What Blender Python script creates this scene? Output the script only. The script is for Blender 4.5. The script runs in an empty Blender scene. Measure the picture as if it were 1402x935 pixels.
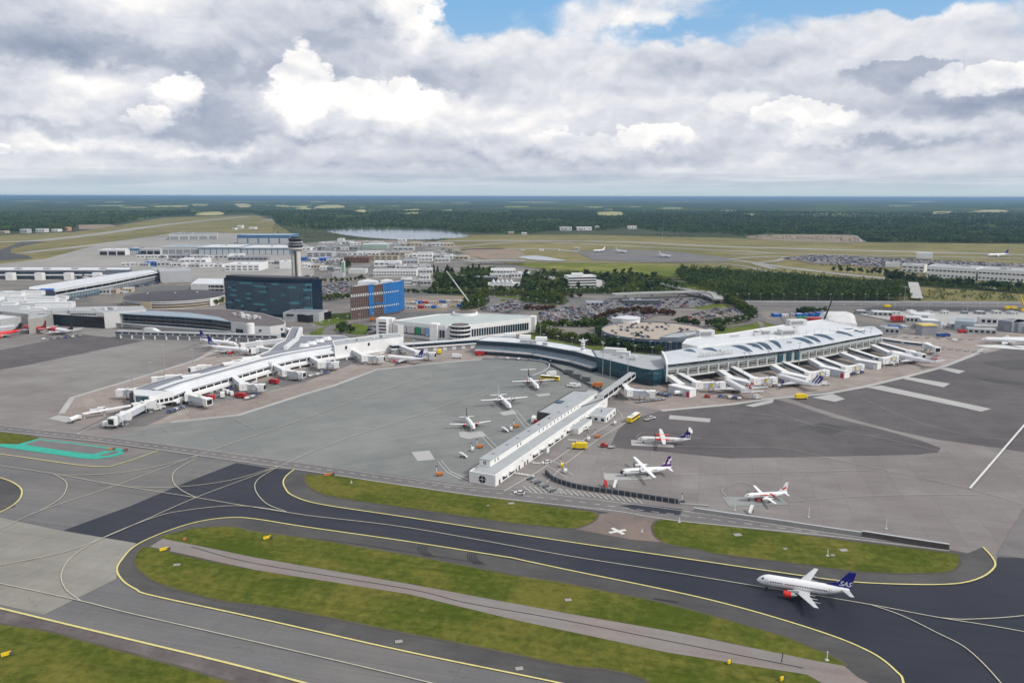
import bpy, math, random
from mathutils import Vector, Matrix
from mathutils.geometry import tessellate_polygon
R = math.radians
rnd = random.Random(7)
S = bpy.context.scene
COL = S.collection

# ---------------------------------------------------------------- camera
FPX = 1080.0; HCAM = 125.0
PITCH = math.atan((467.5-269.2)/FPX); ROLL = R(0.11)
cam_data = bpy.data.cameras.new('camera'); cam = bpy.data.objects.new('camera', cam_data); COL.objects.link(cam)
RM = Matrix.Rotation(math.pi/2-PITCH, 3, 'X') @ Matrix.Rotation(ROLL, 3, 'Z')
cam.matrix_world = Matrix.Translation((0, 0, HCAM)) @ RM.to_4x4()
cam_data.sensor_width = 36; cam_data.lens = FPX/1402*36
cam_data.clip_start = 1; cam_data.clip_end = 200000
S.camera = cam

# ---------------------------------------------------------------- sun, sky, exposure
SUN_EL = R(44); SUN_AZ = R(112)          # azimuth from +Y towards +X
sd = Vector((math.sin(SUN_AZ)*math.cos(SUN_EL), math.cos(SUN_AZ)*math.cos(SUN_EL), math.sin(SUN_EL)))
sun_data = bpy.data.lights.new('sun', 'SUN'); sun_data.energy = 2.55; sun_data.angle = R(7); sun_data.color = (1, .95, .88)
sun = bpy.data.objects.new('sun', sun_data); COL.objects.link(sun); sun.rotation_euler = (-sd).to_track_quat('-Z', 'Y').to_euler()
sun.location = (0, 0, 300)
S.view_settings.view_transform = 'Standard'; S.view_settings.look = 'None'
S.view_settings.exposure = 0.12; S.view_settings.gamma = 1; S.view_settings.use_curve_mapping = False
S.render.resolution_x = 1024; S.render.resolution_y = 682
S.cycles.volume_bounces = 0; S.cycles.max_bounces = 4; S.cycles.diffuse_bounces = 2; S.cycles.glossy_bounces = 2
S.cycles.transparent_max_bounces = 8; S.cycles.adaptive_threshold = .02

world = bpy.data.worlds.new('World'); S.world = world; world.use_nodes = True
class NG:
    """tiny expression builder over shader nodes"""
    def __init__(s, tree): s.t = tree; s.n = tree.nodes; s.l = tree.links
    def put(s, sock, v):
        if isinstance(v, (int, float)): sock.default_value = v
        elif isinstance(v, (tuple, list)):
            sock.default_value = tuple(v) if len(sock.default_value) == len(v) else (*v, 1)
        else: s.l.new(v, sock)
    def m(s, op, a, b=0.0, c=0.0, clamp=False):
        n = s.n.new('ShaderNodeMath'); n.operation = op; n.use_clamp = clamp
        s.put(n.inputs[0], a); s.put(n.inputs[1], b); s.put(n.inputs[2], c); return n.outputs[0]
    def v(s, op, a, b=(0, 0, 0)):
        n = s.n.new('ShaderNodeVectorMath'); n.operation = op; s.put(n.inputs[0], a)
        if op == 'SCALE': s.put(n.inputs['Scale'], b)
        else: s.put(n.inputs[1], b)
        return n.outputs['Value'] if op in ('DOT_PRODUCT', 'LENGTH') else n.outputs[0]
    def sep(s, a): n = s.n.new('ShaderNodeSeparateXYZ'); s.put(n.inputs[0], a); return n.outputs
    def comb(s, a, b, c):
        n = s.n.new('ShaderNodeCombineXYZ')
        for i, x in enumerate((a, b, c)): s.put(n.inputs[i], x)
        return n.outputs[0]
    def noise(s, vec, scale, detail=4, rough=.5, dist=0, color=False):
        n = s.n.new('ShaderNodeTexNoise'); s.put(n.inputs['Vector'], vec); n.inputs['Scale'].default_value = scale
        n.inputs['Detail'].default_value = detail; n.inputs['Roughness'].default_value = rough; n.inputs['Distortion'].default_value = dist
        return n.outputs['Color' if color else 0]
    def ramp(s, f, lo, hi, a=0.0, b=1.0, smooth=True):
        n = s.n.new('ShaderNodeMapRange'); n.interpolation_type = 'SMOOTHSTEP' if smooth else 'LINEAR'
        s.put(n.inputs[0], f); s.put(n.inputs[1], lo); s.put(n.inputs[2], hi); s.put(n.inputs[3], a); s.put(n.inputs[4], b); return n.outputs[0]
    def mix(s, f, a, b):
        n = s.n.new('ShaderNodeMix'); n.data_type = 'RGBA'; s.put(n.inputs[0], f); s.put(n.inputs[6], a); s.put(n.inputs[7], b); return n.outputs[2]

def build_sky():
    t = world.node_tree
    for n in list(t.nodes): t.nodes.remove(n)
    g = NG(t)
    out = t.nodes.new('ShaderNodeOutputWorld'); bg = t.nodes.new('ShaderNodeBackground'); t.links.new(bg.outputs[0], out.inputs[0])
    sky = t.nodes.new('ShaderNodeTexSky'); sky.sky_type = 'NISHITA'; sky.sun_disc = False
    sky.sun_elevation = SUN_EL; sky.sun_rotation = SUN_AZ; sky.altitude = 100; sky.air_density = 1.2; sky.dust_density = .6; sky.ozone_density = 2.2
    STR = 0.10
    D = t.nodes.new('ShaderNodeTexCoord').outputs['Generated']
    x, y, z = g.sep(D)
    zc = g.m('MAXIMUM', z, 0.0)
    az = g.m('MULTIPLY', g.m('ARCTAN2', x, y), 57.2958)      # degrees right of the view's heading
    el = g.m('MULTIPLY', g.m('ARCSINE', z), 57.2958)
    def vor(vec, scale, detail=2.0, rough=.5, sm=.35):
        n = t.nodes.new('ShaderNodeTexVoronoi'); n.feature = 'SMOOTH_F1'; n.voronoi_dimensions = '2D'; g.put(n.inputs['Vector'], vec); n.inputs['Scale'].default_value = scale
        n.inputs['Detail'].default_value = detail; n.inputs['Roughness'].default_value = rough; n.inputs['Smoothness'].default_value = sm; n.normalize = True
        return n.outputs['Distance']
    def field(da, de):
        """height of the cloud relief seen in the direction (az+da, el+de): big masses, then cauliflower puffs on them"""
        A = g.m('ADD', az, da); E = g.m('ADD', el, de)
        p = g.comb(A, g.m('MULTIPLY', E, 1.75), 3.1)
        w = g.v('SCALE', g.v('SUBTRACT', g.noise(p, .16, 3, .5, 0, True), (.5, .5, .5)), 5.0); pw = g.v('ADD', p, w)
        w2 = g.v('SCALE', g.v('SUBTRACT', g.noise(p, 1.1, 3, .6, 0, True), (.5, .5, .5)), .9)
        big = g.noise(pw, .085, 7, .48)
        puff = g.m('SUBTRACT', 1.0, vor(g.v('ADD', pw, w2), .30, 3.0, .55))
        return big, puff, g.m('ADD', g.m('MULTIPLY', big, 1.0), g.m('MULTIPLY', g.m('SUBTRACT', puff, .5), .34))
    big, puff, h0 = field(0.0, 0.0)
    _, _, h1 = field(-.3, .75)
    rim = g.m('MULTIPLY', g.m('SUBTRACT', puff, .55), 1.15)
    fineN = g.noise(g.comb(az, g.m('MULTIPLY', el, 1.6), 9), .9, 6, .62)
    azw = g.m('ADD', az, g.m('MULTIPLY', g.m('SUBTRACT', g.noise(g.comb(az, g.m('MULTIPLY', el, 1.4), 2), .22, 6, .6), .5), 7.0)); elw = g.m('ADD', el, g.m('MULTIPLY', g.m('SUBTRACT', g.noise(g.comb(az, g.m('MULTIPLY', el, 1.4), 20), .30, 6, .6), .5), 3.6))
    def blob(u, v, ru, rv, hard=0):
        a = math.degrees(math.atan((u-701)/FPX/math.cos(PITCH))); e = (269.2-v)*57.3/FPX*.985; ra = ru*57.3/FPX; re = rv*57.3/FPX
        dx = g.m('DIVIDE', g.m('SUBTRACT', azw, a), ra); dy = g.m('DIVIDE', g.m('SUBTRACT', elw, e), re); r2 = g.m('ADD', g.m('MULTIPLY', dx, dx), g.m('MULTIPLY', dy, dy))
        if hard:                                          # billowed outline, crisp above and melting below
            edge = g.ramp(dy, -.6, .5, 1.0, .20); return g.ramp(g.m('SUBTRACT', r2, rim), g.m('SUBTRACT', .95, edge), g.m('ADD', .95, edge), 1, 0)
        return g.m('EXPONENT', g.m('MULTIPLY', r2, -1.0))
    def total(lst):
        acc = None
        for (u, v, ru, rv, k, *h) in lst:
            b = g.m('MULTIPLY', blob(u, v, ru, rv, 1 if h else 0), k); acc = b if acc is None else g.m('ADD', acc, b)
        return acc
    cover = total([(680, 4, 112, 38, -.70), (632, 48, 42, 34, -.62), (730, 52, 60, 16, -.30), (1110, 26, 190, 30, -.60), (1215, 52, 60, 14, -.32), (905, 66, 120, 14, -.34), (560, 30, 50, 45, .3), (240, 60, 420, 90, .4), (318, 118, 46, 18, -.2), (350, 135, 30, 22, -.18)])
    c = g.ramp(g.m('ADD', g.m('MULTIPLY', h0, .9), cover), .12, .42)
    rel = g.m('MULTIPLY', g.m('SUBTRACT', h0, h1), 1.3)
    glow = total([(432, 132, 36, 46, .5, 1), (520, 142, 90, 20, .34, 1), (590, 150, 60, 22, .18, 1), (572, 22, 34, 44, .42, 1), (262, 146, 34, 26, .46, 1), (222, 176, 30, 13, .34, 1), (120, 140, 90, 30, .26), (180, 45, 120, 40, .2), (225, 30, 60, 40, .14, 1),
                  (872, 188, 46, 15, .34, 1), (790, 198, 46, 18, .18, 1), (985, 150, 40, 14, .14, 1), (1070, 166, 60, 13, .34, 1), (1310, 133, 60, 12, .34, 1), (135, 208, 60, 8, .30), (12, 214, 24, 9, .34, 1), (280, 219, 50, 6, .3), (345, 216, 30, 5, .25), (860, 45, 100, 26, .22), (1330, 50, 120, 35, .12), (640, 85, 60, 26, .15), (660, 178, 140, 24, .14), (1180, 185, 120, 12, .16)])
    dark = total([(150, 70, 230, 34, .16), (470, 80, 60, 24, .12), (170, 110, 260, 15, .34), (60, 92, 90, 16, .14), (320, 165, 62, 42, .26), (250, 178, 70, 18, .26), (1198, 122, 66, 17, .26, 1), (1310, 158, 110, 16, .26), (1375, 150, 60, 14, .22), (1180, 204, 150, 8, .24), (612, 112, 60, 26, .22), (548, 62, 46, 20, .16), (440, 196, 190, 9, .16), (80, 188, 60, 8, .22), (160, 205, 30, 8, .2), (928, 108, 56, 12, .16), (700, 222, 900, 9, .10), (40, 50, 80, 26, .10), (780, 110, 120, 20, .06)])
    shade = g.m('ADD', g.m('ADD', .70, rel), g.m('MULTIPLY', g.m('SUBTRACT', big, .5), .55)); shade = g.m('ADD', shade, g.m('MULTIPLY', g.m('SUBTRACT', fineN, .5), .10))
    shade = g.m('SUBTRACT', g.m('ADD', shade, glow), g.m('MULTIPLY', dark, 1.3)); shade = g.m('MAXIMUM', g.m('MINIMUM', shade, 1.3), 0.0)
    col = g.mix(g.ramp(shade, 0.05, .5, 0, 1, False), (.28, .33, .44), (.46, .50, .59)); col = g.mix(g.ramp(shade, .45, .80, 0, 1, False), col, (.72, .735, .78)); col = g.mix(g.ramp(shade, .80, 1.15, 0, 1, False), col, (1.03, 1.0, .955))
    blue = g.mix(g.ramp(el, 4, 15), (.40, .56, .76), (.19, .46, .80)); skyc = g.v('SCALE', sky.outputs[0], STR); skyc = g.mix(.72, skyc, blue)
    final = g.mix(c, skyc, col)
    bands = g.noise(g.comb(g.m('MULTIPLY', az, .10), g.m('MULTIPLY', el, 1.9), 5), 1.0, 6, .6)
    low = g.mix(g.ramp(bands, .38, .66), (.36, .44, .54), (.60, .65, .71)); low = g.mix(g.ramp(el, 0, 1.6), (.50, .60, .66), low)
    final = g.mix(g.ramp(el, .3, 2.6, .95, 0), final, low)
    t.links.new(final, bg.inputs[0]); bg.inputs[1].default_value = 1.0
build_sky()
world.cycles.sampling_method = 'MANUAL'; world.cycles.sample_map_resolution = 512

# ---------------------------------------------------------------- geometry of the place: pixel of the photo (1402 x 935) -> point on a level plane
def P(u, v, z=0.0):
    d = RM @ Vector(((u-701)/FPX, -(v-467.5)/FPX, -1))
    t = (z-HCAM)/d.z
    return Vector((d.x*t, d.y*t, z))
def hgt(u, vb, vt):
    """height of an upright whose foot is at pixel (u, vb) and top at (u, vt)"""
    b = P(u, vb); lo, hi = 0.0, 124.0
    for _ in range(40):
        mid = (lo+hi)/2
        q = RM.transposed() @ Vector((b.x, b.y, mid-HCAM)); vv = 467.5-FPX*q.y/(-q.z)
        if vv > vt: lo = mid
        else: hi = mid
    return lo

# ---------------------------------------------------------------- tagging
def tag(o, label=None, cat=None, group=None, kind=None):
    if label: o['label'] = label
    if cat: o['category'] = cat
    if group: o['group'] = group
    if kind: o['kind'] = kind
    return o
def thing(name, label, cat, loc=(0, 0, 0), rz=0.0, group=None):
    o = bpy.data.objects.new(name, None); COL.objects.link(o); o.empty_display_size = 1
    o.location = loc; o.rotation_euler = (0, 0, rz)
    return tag(o, label, cat, group)
def copy_tree(o, parent=None):
    c = o.copy(); COL.objects.link(c); c.parent = parent
    for ch in [k for k in COL.objects if k.parent == o]: copy_tree(ch, c)
    return c
_kids = {}
def dup(root, loc, rz=0.0, label=None, group=None, scale=None):
    c = root.copy(); COL.objects.link(c); c.location = loc; c.rotation_euler = (0, 0, rz)
    if scale: c.scale = (scale, scale, scale)
    if label: c['label'] = label
    if group: c['group'] = group
    if root.name not in _kids: _kids[root.name] = [(k, [j for j in k.children]) for k in root.children]
    for k, js in _kids[root.name]:
        kc = k.copy(); COL.objects.link(kc); kc.parent = c
        for j in js:
            jc = j.copy(); COL.objects.link(jc); jc.parent = kc
    return c

# ---------------------------------------------------------------- mesh builder
class MB:
    def __init__(s, off=(0, 0, 0)): s.v = []; s.f = []; s.m = []; s.off = Vector(off); s.cur = 0
    def face(s, pts, m=None):
        i = len(s.v); s.v += [Vector(p)-s.off for p in pts]; s.f.append(tuple(range(i, i+len(pts)))); s.m.append(s.cur if m is None else m)
    def box(s, c, size, rz=0.0, m=None, tilt=None):
        hx, hy, hz = size[0]/2, size[1]/2, size[2]/2
        M = Matrix.Rotation(rz, 3, 'Z')
        if tilt is not None: M = M @ Matrix.Rotation(tilt, 3, 'Y')
        P8 = [Vector(c)+M @ Vector((x*hx, y*hy, z*hz)) for z in (-1, 1) for x, y in ((-1, -1), (1, -1), (1, 1), (-1, 1))]
        i = len(s.v); s.v += [p-s.off for p in P8]
        for q in ((3, 2, 1, 0), (4, 5, 6, 7), (0, 1, 5, 4), (1, 2, 6, 5), (2, 3, 7, 6), (3, 0, 4, 7)):
            s.f.append(tuple(i+k for k in q)); s.m.append(s.cur if m is None else m)
    def beam(s, a, b, w, h, m=None):
        """box beam from a to b, w wide and h high, horizontal-ish"""
        a = Vector(a); b = Vector(b); d = (b-a).normalized(); up = Vector((0, 0, 1))
        if abs(d.z) > .95: up = Vector((0, 1, 0))
        sx = d.cross(up).normalized(); uz = sx.cross(d).normalized()
        i = len(s.v)
        for p in (a, b):
            for x, y in ((-1, -1), (1, -1), (1, 1), (-1, 1)): s.v.append(p+sx*x*w/2+uz*y*h/2-s.off)
        for q in ((0, 1, 2, 3), (7, 6, 5, 4), (1, 0, 4, 5), (2, 1, 5, 6), (3, 2, 6, 7), (0, 3, 7, 4)):
            s.f.append(tuple(i+k for k in q)); s.m.append(s.cur if m is None else m)
    def tube(s, a, b, r0, r1=None, n=8, m=None, caps=True):
        a = Vector(a); b = Vector(b); r1 = r0 if r1 is None else r1; d = (b-a).normalized()
        up = Vector((0, 0, 1)) if abs(d.z) < .9 else Vector((1, 0, 0)); x = d.cross(up).normalized(); y = d.cross(x).normalized()
        s.rings([[p+(x*math.cos(2*math.pi*k/n)+y*math.sin(2*math.pi*k/n))*r for k in range(n)] for p, r in ((a, r0), (b, r1))], m, caps)
    def rings(s, rs, m=None, caps=True, ms=None):
        n = len(rs[0]); i = len(s.v)
        for r in rs: s.v += [Vector(p)-s.off for p in r]
        for j in range(len(rs)-1):
            for k in range(n):
                a, b = i+j*n+k, i+j*n+(k+1) % n
                s.f.append((a, b, b+n, a+n)); s.m.append(ms[j] if ms else (s.cur if m is None else m))
        if caps:
            s.f.append(tuple(i+k for k in reversed(range(n)))); s.m.append(ms[0] if ms else (s.cur if m is None else m))
            e = i+(len(rs)-1)*n; s.f.append(tuple(e+k for k in range(n))); s.m.append(ms[-1] if ms else (s.cur if m is None else m))
    def prism(s, pts, z0, z1, m=None, top=True, mt=None, sides=True):
        """pts: plan outline (Vectors), z0/z1 heights (z1 may be list)"""
        pts = ccw([Vector((p[0], p[1], 0)) for p in pts]); n = len(pts)
        lo = [Vector((p.x, p.y, z0)) for p in pts]; hi = [Vector((p.x, p.y, z1)) for p in pts]
        if sides:
            for k in range(n): s.face([lo[k], lo[(k+1) % n], hi[(k+1) % n], hi[k]], m)
        if top: s.flat(hi, mt if mt is not None else m)
    def flat(s, pts, m=None):
        pts = [Vector(p) for p in pts]; i = len(s.v); s.v += [p-s.off for p in pts]
        for t in tessellate_polygon([pts]):
            a, b, c = (pts[k] for k in t)
            if (b-a).cross(c-a).z < 0: t = t[::-1]
            s.f.append(tuple(i+k for k in t)); s.m.append(s.cur if m is None else m)
    def build(s, name, mats, parent=None, smooth=False, link=True):
        me = bpy.data.meshes.new(name); me.from_pydata([tuple(v) for v in s.v], [], s.f)
        mats = mats if isinstance(mats, (list, tuple)) else [mats]
        for m in mats: me.materials.append(m)
        if len(mats) > 1: me.polygons.foreach_set('material_index', [min(k, len(mats)-1) for k in s.m])
        if smooth: me.polygons.foreach_set('use_smooth', [True]*len(me.polygons))
        me.update()
        o = bpy.data.objects.new(name, me); COL.objects.link(o)
        if parent: o.parent = parent
        return o
def smooth_angle(o, deg=35):
    me = o.data; me.polygons.foreach_set('use_smooth', [True]*len(me.polygons))
    if hasattr(me, 'set_sharp_from_angle'): me.set_sharp_from_angle(angle=R(deg))
def ccw(pts):
    a = sum(pts[i].x*pts[(i+1) % len(pts)].y-pts[(i+1) % len(pts)].x*pts[i].y for i in range(len(pts)))
    return pts if a > 0 else pts[::-1]
def spline(pts, n=6, closed=False):
    """Catmull-Rom through pixel points"""
    out = []; N = len(pts)
    rng = range(N) if closed else range(N-1)
    for i in rng:
        p0 = pts[(i-1) % N] if closed or i > 0 else pts[0]; p1 = pts[i]; p2 = pts[(i+1) % N]
        p3 = pts[(i+2) % N] if closed or i+2 < N else pts[-1]
        for k in range(n):
            t = k/n
            out.append(tuple(.5*((2*p1[j])+(-p0[j]+p2[j])*t+(2*p0[j]-5*p1[j]+4*p2[j]-p3[j])*t*t+(-p0[j]+3*p1[j]-3*p2[j]+p3[j])*t**3) for j in (0, 1)))
    if not closed: out.append(tuple(pts[-1]))
    return out

# ---------------------------------------------------------------- materials
_mats = {}
def mat(name, col, rough=.7, var=.12, scale=.3, metal=0.0, detail=4, spec=.4, bump=0.0):
    if name in _mats: return _mats[name]
    m = bpy.data.materials.new(name); m.use_nodes = True; t = m.node_tree; g = NG(t); b = t.nodes['Principled BSDF']
    pos = t.nodes.new('ShaderNodeTexCoord').outputs['Object']
    n1 = g.noise(pos, scale, detail, .6); n2 = g.noise(pos, scale*9, 3, .6)
    f = g.m('ADD', g.m('MULTIPLY', g.m('SUBTRACT', n1, .5), 2.6*var), g.m('MULTIPLY', g.m('SUBTRACT', n2, .5), 1.2*var))
    c = g.v('SCALE', g.comb(*col), g.m('ADD', 1.0, f))
    g.put(b.inputs['Base Color'], c); b.inputs['Roughness'].default_value = rough; b.inputs['Metallic'].default_value = metal
    b.inputs['Specular IOR Level'].default_value = spec
    if bump:
        bn = t.nodes.new('ShaderNodeBump'); bn.inputs['Distance'].default_value = bump; bn.inputs['Strength'].default_value = .6; t.links.new(n2, bn.inputs['Height']); t.links.new(bn.outputs[0], b.inputs['Normal'])
    _mats[name] = m; return m
def ground_mat(name, col, col2, s1=.006, s2=.05, fine=1.2, amt=1.0, rough=.85, streak=None, var=.22, spec=.25, slabs=None):
    """mottled ground: two colours mixed by large patches, plus mid and fine grain; streak=(angle, strength) adds worn lanes"""
    if name in _mats: return _mats[name]
    m = bpy.data.materials.new(name); m.use_nodes = True; t = m.node_tree; g = NG(t); b = t.nodes['Principled BSDF']
    pos = t.nodes.new('ShaderNodeNewGeometry').outputs['Position']
    n1 = g.noise(pos, s1, 5, .6, .6); n2 = g.noise(pos, s2, 5, .65, .3); n3 = g.noise(pos, fine, 3, .7)
    f = g.ramp(g.m('ADD', g.m('MULTIPLY', n1, .65), g.m('MULTIPLY', n2, .35)), .38, .62)
    c = g.mix(g.m('MULTIPLY', f, amt), col, col2)
    k = g.m('ADD', 1.0, g.m('ADD', g.m('MULTIPLY', g.m('SUBTRACT', n2, .5), var*2), g.m('MULTIPLY', g.m('SUBTRACT', n3, .5), var*1.6)))
    if streak:
        for ang, st, sc in streak:
            ca, sa = math.cos(R(ang)), math.sin(R(ang))
            px, py, _ = g.sep(pos)
            u_ = g.m('ADD', g.m('MULTIPLY', px, ca), g.m('MULTIPLY', py, sa)); v_ = g.m('SUBTRACT', g.m('MULTIPLY', py, ca), g.m('MULTIPLY', px, sa))
            ns = g.noise(g.comb(g.m('MULTIPLY', u_, .012), g.m('MULTIPLY', v_, sc), 0), 1.0, 6, .62, .4)
            k = g.m('ADD', k, g.m('MULTIPLY', g.m('SUBTRACT', ns, .5), st))
    if slabs:                                            # poured bays of slightly different tone, joints between them, oil and rubber spots
        ang, sx, sy, amp = slabs; ca, sa = math.cos(R(ang)), math.sin(R(ang)); px, py, _ = g.sep(pos)
        u_ = g.m('DIVIDE', g.m('ADD', g.m('MULTIPLY', px, ca), g.m('MULTIPLY', py, sa)), sx); v_ = g.m('DIVIDE', g.m('SUBTRACT', g.m('MULTIPLY', py, ca), g.m('MULTIPLY', px, sa)), sy)
        for mul, a_ in ((1.0, amp), (.17, amp*1.3)):
            wn = t.nodes.new('ShaderNodeTexWhiteNoise'); wn.noise_dimensions = '2D'; g.put(wn.inputs['Vector'], g.comb(g.m('FLOOR', g.m('MULTIPLY', u_, mul)), g.m('FLOOR', g.m('MULTIPLY', v_, mul)), 0)); k = g.m('ADD', k, g.m('MULTIPLY', g.m('SUBTRACT', wn.outputs[0], .5), a_))
        ju = g.m('ABSOLUTE', g.m('SUBTRACT', g.m('FRACT', u_), .5)); jv = g.m('ABSOLUTE', g.m('SUBTRACT', g.m('FRACT', v_), .5))
        j = g.m('MAXIMUM', g.ramp(ju, .5-.16/sx, .5-.08/sx), g.ramp(jv, .5-.16/sy, .5-.08/sy)); k = g.m('SUBTRACT', k, g.m('MULTIPLY', j, .16))
        sp = g.ramp(g.noise(pos, .16, 6, .7, .8), .60, .72); k = g.m('SUBTRACT', k, g.m('MULTIPLY', sp, .20))
    c = g.v('SCALE', c, k)
    g.put(b.inputs['Base Color'], c); b.inputs['Roughness'].default_value = rough; b.inputs['Specular IOR Level'].default_value = spec
    _mats[name] = m; return m
def glass(name, col, rough=.12):
    if name in _mats: return _mats[name]
    m = mat(name, col, rough, .25, .15, 0.0, 3, .7); return m
WHITE = mat('white_paint', (.78, .78, .775), .55, .09, .25, detail=7)
OFFW = mat('offwhite_cladding', (.60, .60, .59), .6, .13, .2, detail=7)
LGREY = mat('light_grey_cladding', (.46, .47, .48), .6, .10, .2)
MGREY = mat('mid_grey_metal', (.27, .28, .30), .55, .15, .2)
DGREY = mat('dark_grey_metal', (.09, .095, .105), .55, .2, .3)
ROOFW = mat('white_roof_membrane', (.60, .62, .64), .7, .17, .08, detail=6)
ROOFG = mat('grey_roof_felt', (.21, .22, .25), .85, .18, .12, detail=6)
ROOFL = mat('light_grey_roof', (.36, .38, .39), .8, .14, .1, detail=6)
ROOFGREEN = mat('pale_green_roof', (.42, .47, .46), .8, .10, .08, detail=6)
ROOFBRN = mat('brown_roof_felt', (.13, .11, .11), .9, .2, .12, detail=6)
ROOFBLUE = mat('blue_grey_roof_metal', (.25, .32, .37), .45, .12, .1)
GLASS = glass('dark_blue_glass', (.012, .03, .05))
GLASSB = glass('blue_green_glass', (.02, .075, .10))
GLASSK = glass('black_glass', (.012, .015, .02))
GLASSL = glass('pale_glass', (.20, .28, .33))
CONC = mat('concrete_wall', (.34, .335, .32), .85, .14, .2)
BLACK = mat('black_rubber', (.015, .015, .016), .7, .2, 2)
RED = mat('red_paint', (.46, .03, .03), .45, .08, 1)
ORANGE = mat('orange_paint', (.50, .17, .04), .5, .08, 1)
YELLOW = mat('yellow_paint', (.80, .58, .02), .5, .08, 1)
BLUE = mat('blue_paint', (.015, .13, .50), .5, .12, .5)
NAVY = mat('navy_paint', (.012, .018, .19), .4, .06, .5)
GREEN = mat('green_paint', (.02, .27, .13), .5, .1, .5)
BROWN = mat('brown_brick', (.20, .10, .07), .85, .2, .5)
TAN = mat('tan_render', (.48, .40, .30), .8, .12, .4)
STEEL = mat('galvanised_steel', (.42, .43, .44), .45, .1, 1, .4)
# ================================================================ GROUND
ZT = {}
def sheet(name, px, z, m, smooth=0, kind='structure', label=None, cat=None, world_pts=None):
    pts = world_pts if world_pts else [P(u, v, z) for u, v in (spline(px, smooth, True) if smooth else px)]
    b = MB(); b.flat(ccw([Vector((p[0], p[1], z)) for p in pts])); o = b.build(name, m); tag(o, label, cat, None, kind); return o
def ribbon_mb(b, px, w, z, sm=5, closed=False, taper=None):
    pts = [P(u, v, z) for u, v in (spline(px, sm, closed) if sm else px)]
    n = len(pts); L = []; Rr = []
    for i, p in enumerate(pts):
        a = pts[max(i-1, 0)]; c = pts[min(i+1, n-1)]
        if closed: a = pts[i-1]; c = pts[(i+1) % n]
        d = (c-a); d.z = 0; d.normalize(); nn = Vector((-d.y, d.x, 0))
        L.append(p+nn*w/2); Rr.append(p-nn*w/2)
    for i in range(n-1 if not closed else n):
        j = (i+1) % n; b.face([L[i], Rr[i], Rr[j], L[j]][::-1] if (Rr[i]-L[i]).cross(L[j]-L[i]).z < 0 else [L[i], Rr[i], Rr[j], L[j]])
def ribbon(name, px, w, z, m, sm=5):
    b = MB(); ribbon_mb(b, px, w, z, sm); o = b.build(name, m); return tag(o, kind='structure')
def dashes(b, px, w, z, on, off, sm=4):
    pts = [P(u, v, z) for u, v in spline(px, sm)]
    seg = []; 
    for a, c in zip(pts, pts[1:]):
        L = (c-a).length; t = 0
        seg.append((a, c, L))
    pos = 0.0; per = on+off
    for a, c, L in seg:
        d = (c-a)/L; nn = Vector((-d.y, d.x, 0)); s = 0.0
        while s < L:
            ph = (pos+s) % per
            if ph < on:
                e = min(L, s+on-ph); q0 = a+d*s; q1 = a+d*e
                b.face([q0+nn*w/2, q0-nn*w/2, q1-nn*w/2, q1+nn*w/2]); s = e+1e-3
            else: s += per-ph+1e-3
        pos += L

G_TERR = ground_mat('terrain_ground', (.030, .042, .016), (.06, .066, .028), .0006, .004, .05, 1, .95)
G_APRON = ground_mat('apron_concrete', (.198, .178, .168), (.238, .226, .215), .005, .03, .8, 1, .82, [(-20, .26, .25), (12, .16, .3)], .14, slabs=(-14, 12, 7, .09))
G_URB = ground_mat('urban_paving', (.23, .205, .18), (.13, .13, .125), .012, .05, .3, 1, .9)
G_PINK = ground_mat('stand_concrete', (.265, .22, .195), (.31, .27, .245), .01, .06, .8, 1, .85, [(35, .18, .3)], .16, slabs=(33, 7, 7, .12))
G_DPATCH = ground_mat('dark_apron', (.095, .085, .088), (.12, .108, .108), .01, .06, .8, 1, .8, [(-20, .3, .3)], .16, slabs=(-16, 30, 6, .06))
G_DARK = ground_mat('new_asphalt', (.010, .013, .025), (.021, .022, .031), .008, .03, .9, 1, .6, [(-14, 1.1, .28), (-14, .7, .9), (25, .35, .4)], .2, .4)
G_SHOULD = ground_mat('shoulder_asphalt', (.062, .062, .064), (.092, .088, .084), .01, .05, .8, 1, .85, [(-14, .5, .35)], .2)
G_TAXI = ground_mat('worn_asphalt', (.138, .138, .142), (.170, .160, .150), .008, .03, .9, 1, .8, [(-14, .40, .25), (-14, .25, .8)], .14, slabs=(-14, 60, 5, .05))
G_BEIGE = ground_mat('beige_concrete', (.235, .225, .195), (.265, .255, .225), .01, .05, .9, 1, .85, [(-14, .22, .3), (20, .12, .4)], .12, slabs=(-14, 9, 9, .08))
G_GREYC = ground_mat('grey_green_concrete', (.186, .196, .188), (.212, .220, .208), .01, .05, .9, 1, .8, [(28, .30, .22), (-16, .16, .3)], .12, slabs=(30, 16, 6, .07))
G_GRASS = ground_mat('mown_grass', (.060, .084, .009), (.128, .124, .024), .035, .35, 2.2, 1, .95, [(-14, .7, .55), (-14, .4, 1.6)], .40, .1)
G_MEADOW = ground_mat('meadow_grass', (.10, .13, .02), (.20, .20, .05), .006, .03, .2, 1, .95, None, .25, .1)
G_DRY = ground_mat('dry_airfield_grass', (.155, .145, .055), (.23, .20, .09), .004, .02, .2, 1, .95, None, .2, .1)
G_STRIP = ground_mat('strip_paving', (.235, .195, .178), (.215, .205, .195), .02, .06, .8, 1, .88, [(-14, .5, .35)], .16)
G_ROAD = ground_mat('road_asphalt', (.145, .14, .14), (.18, .165, .16), .02, .08, .8, 1, .85, None, .16)
G_FROAD = ground_mat('far_pavement', (.27, .26, .24), (.33, .315, .29), .004, .02, .2, 1, .85, None, .1)
G_LIGHT = ground_mat('light_concrete', (.42, .42, .40), (.36, .36, .35), .03, .2, 1, 1, .85, None, .12)
G_WORN = ground_mat('worn_pink_asphalt', (.23, .175, .15), (.14, .12, .11), .03, .12, .8, 1, .88, None, .25)
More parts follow.
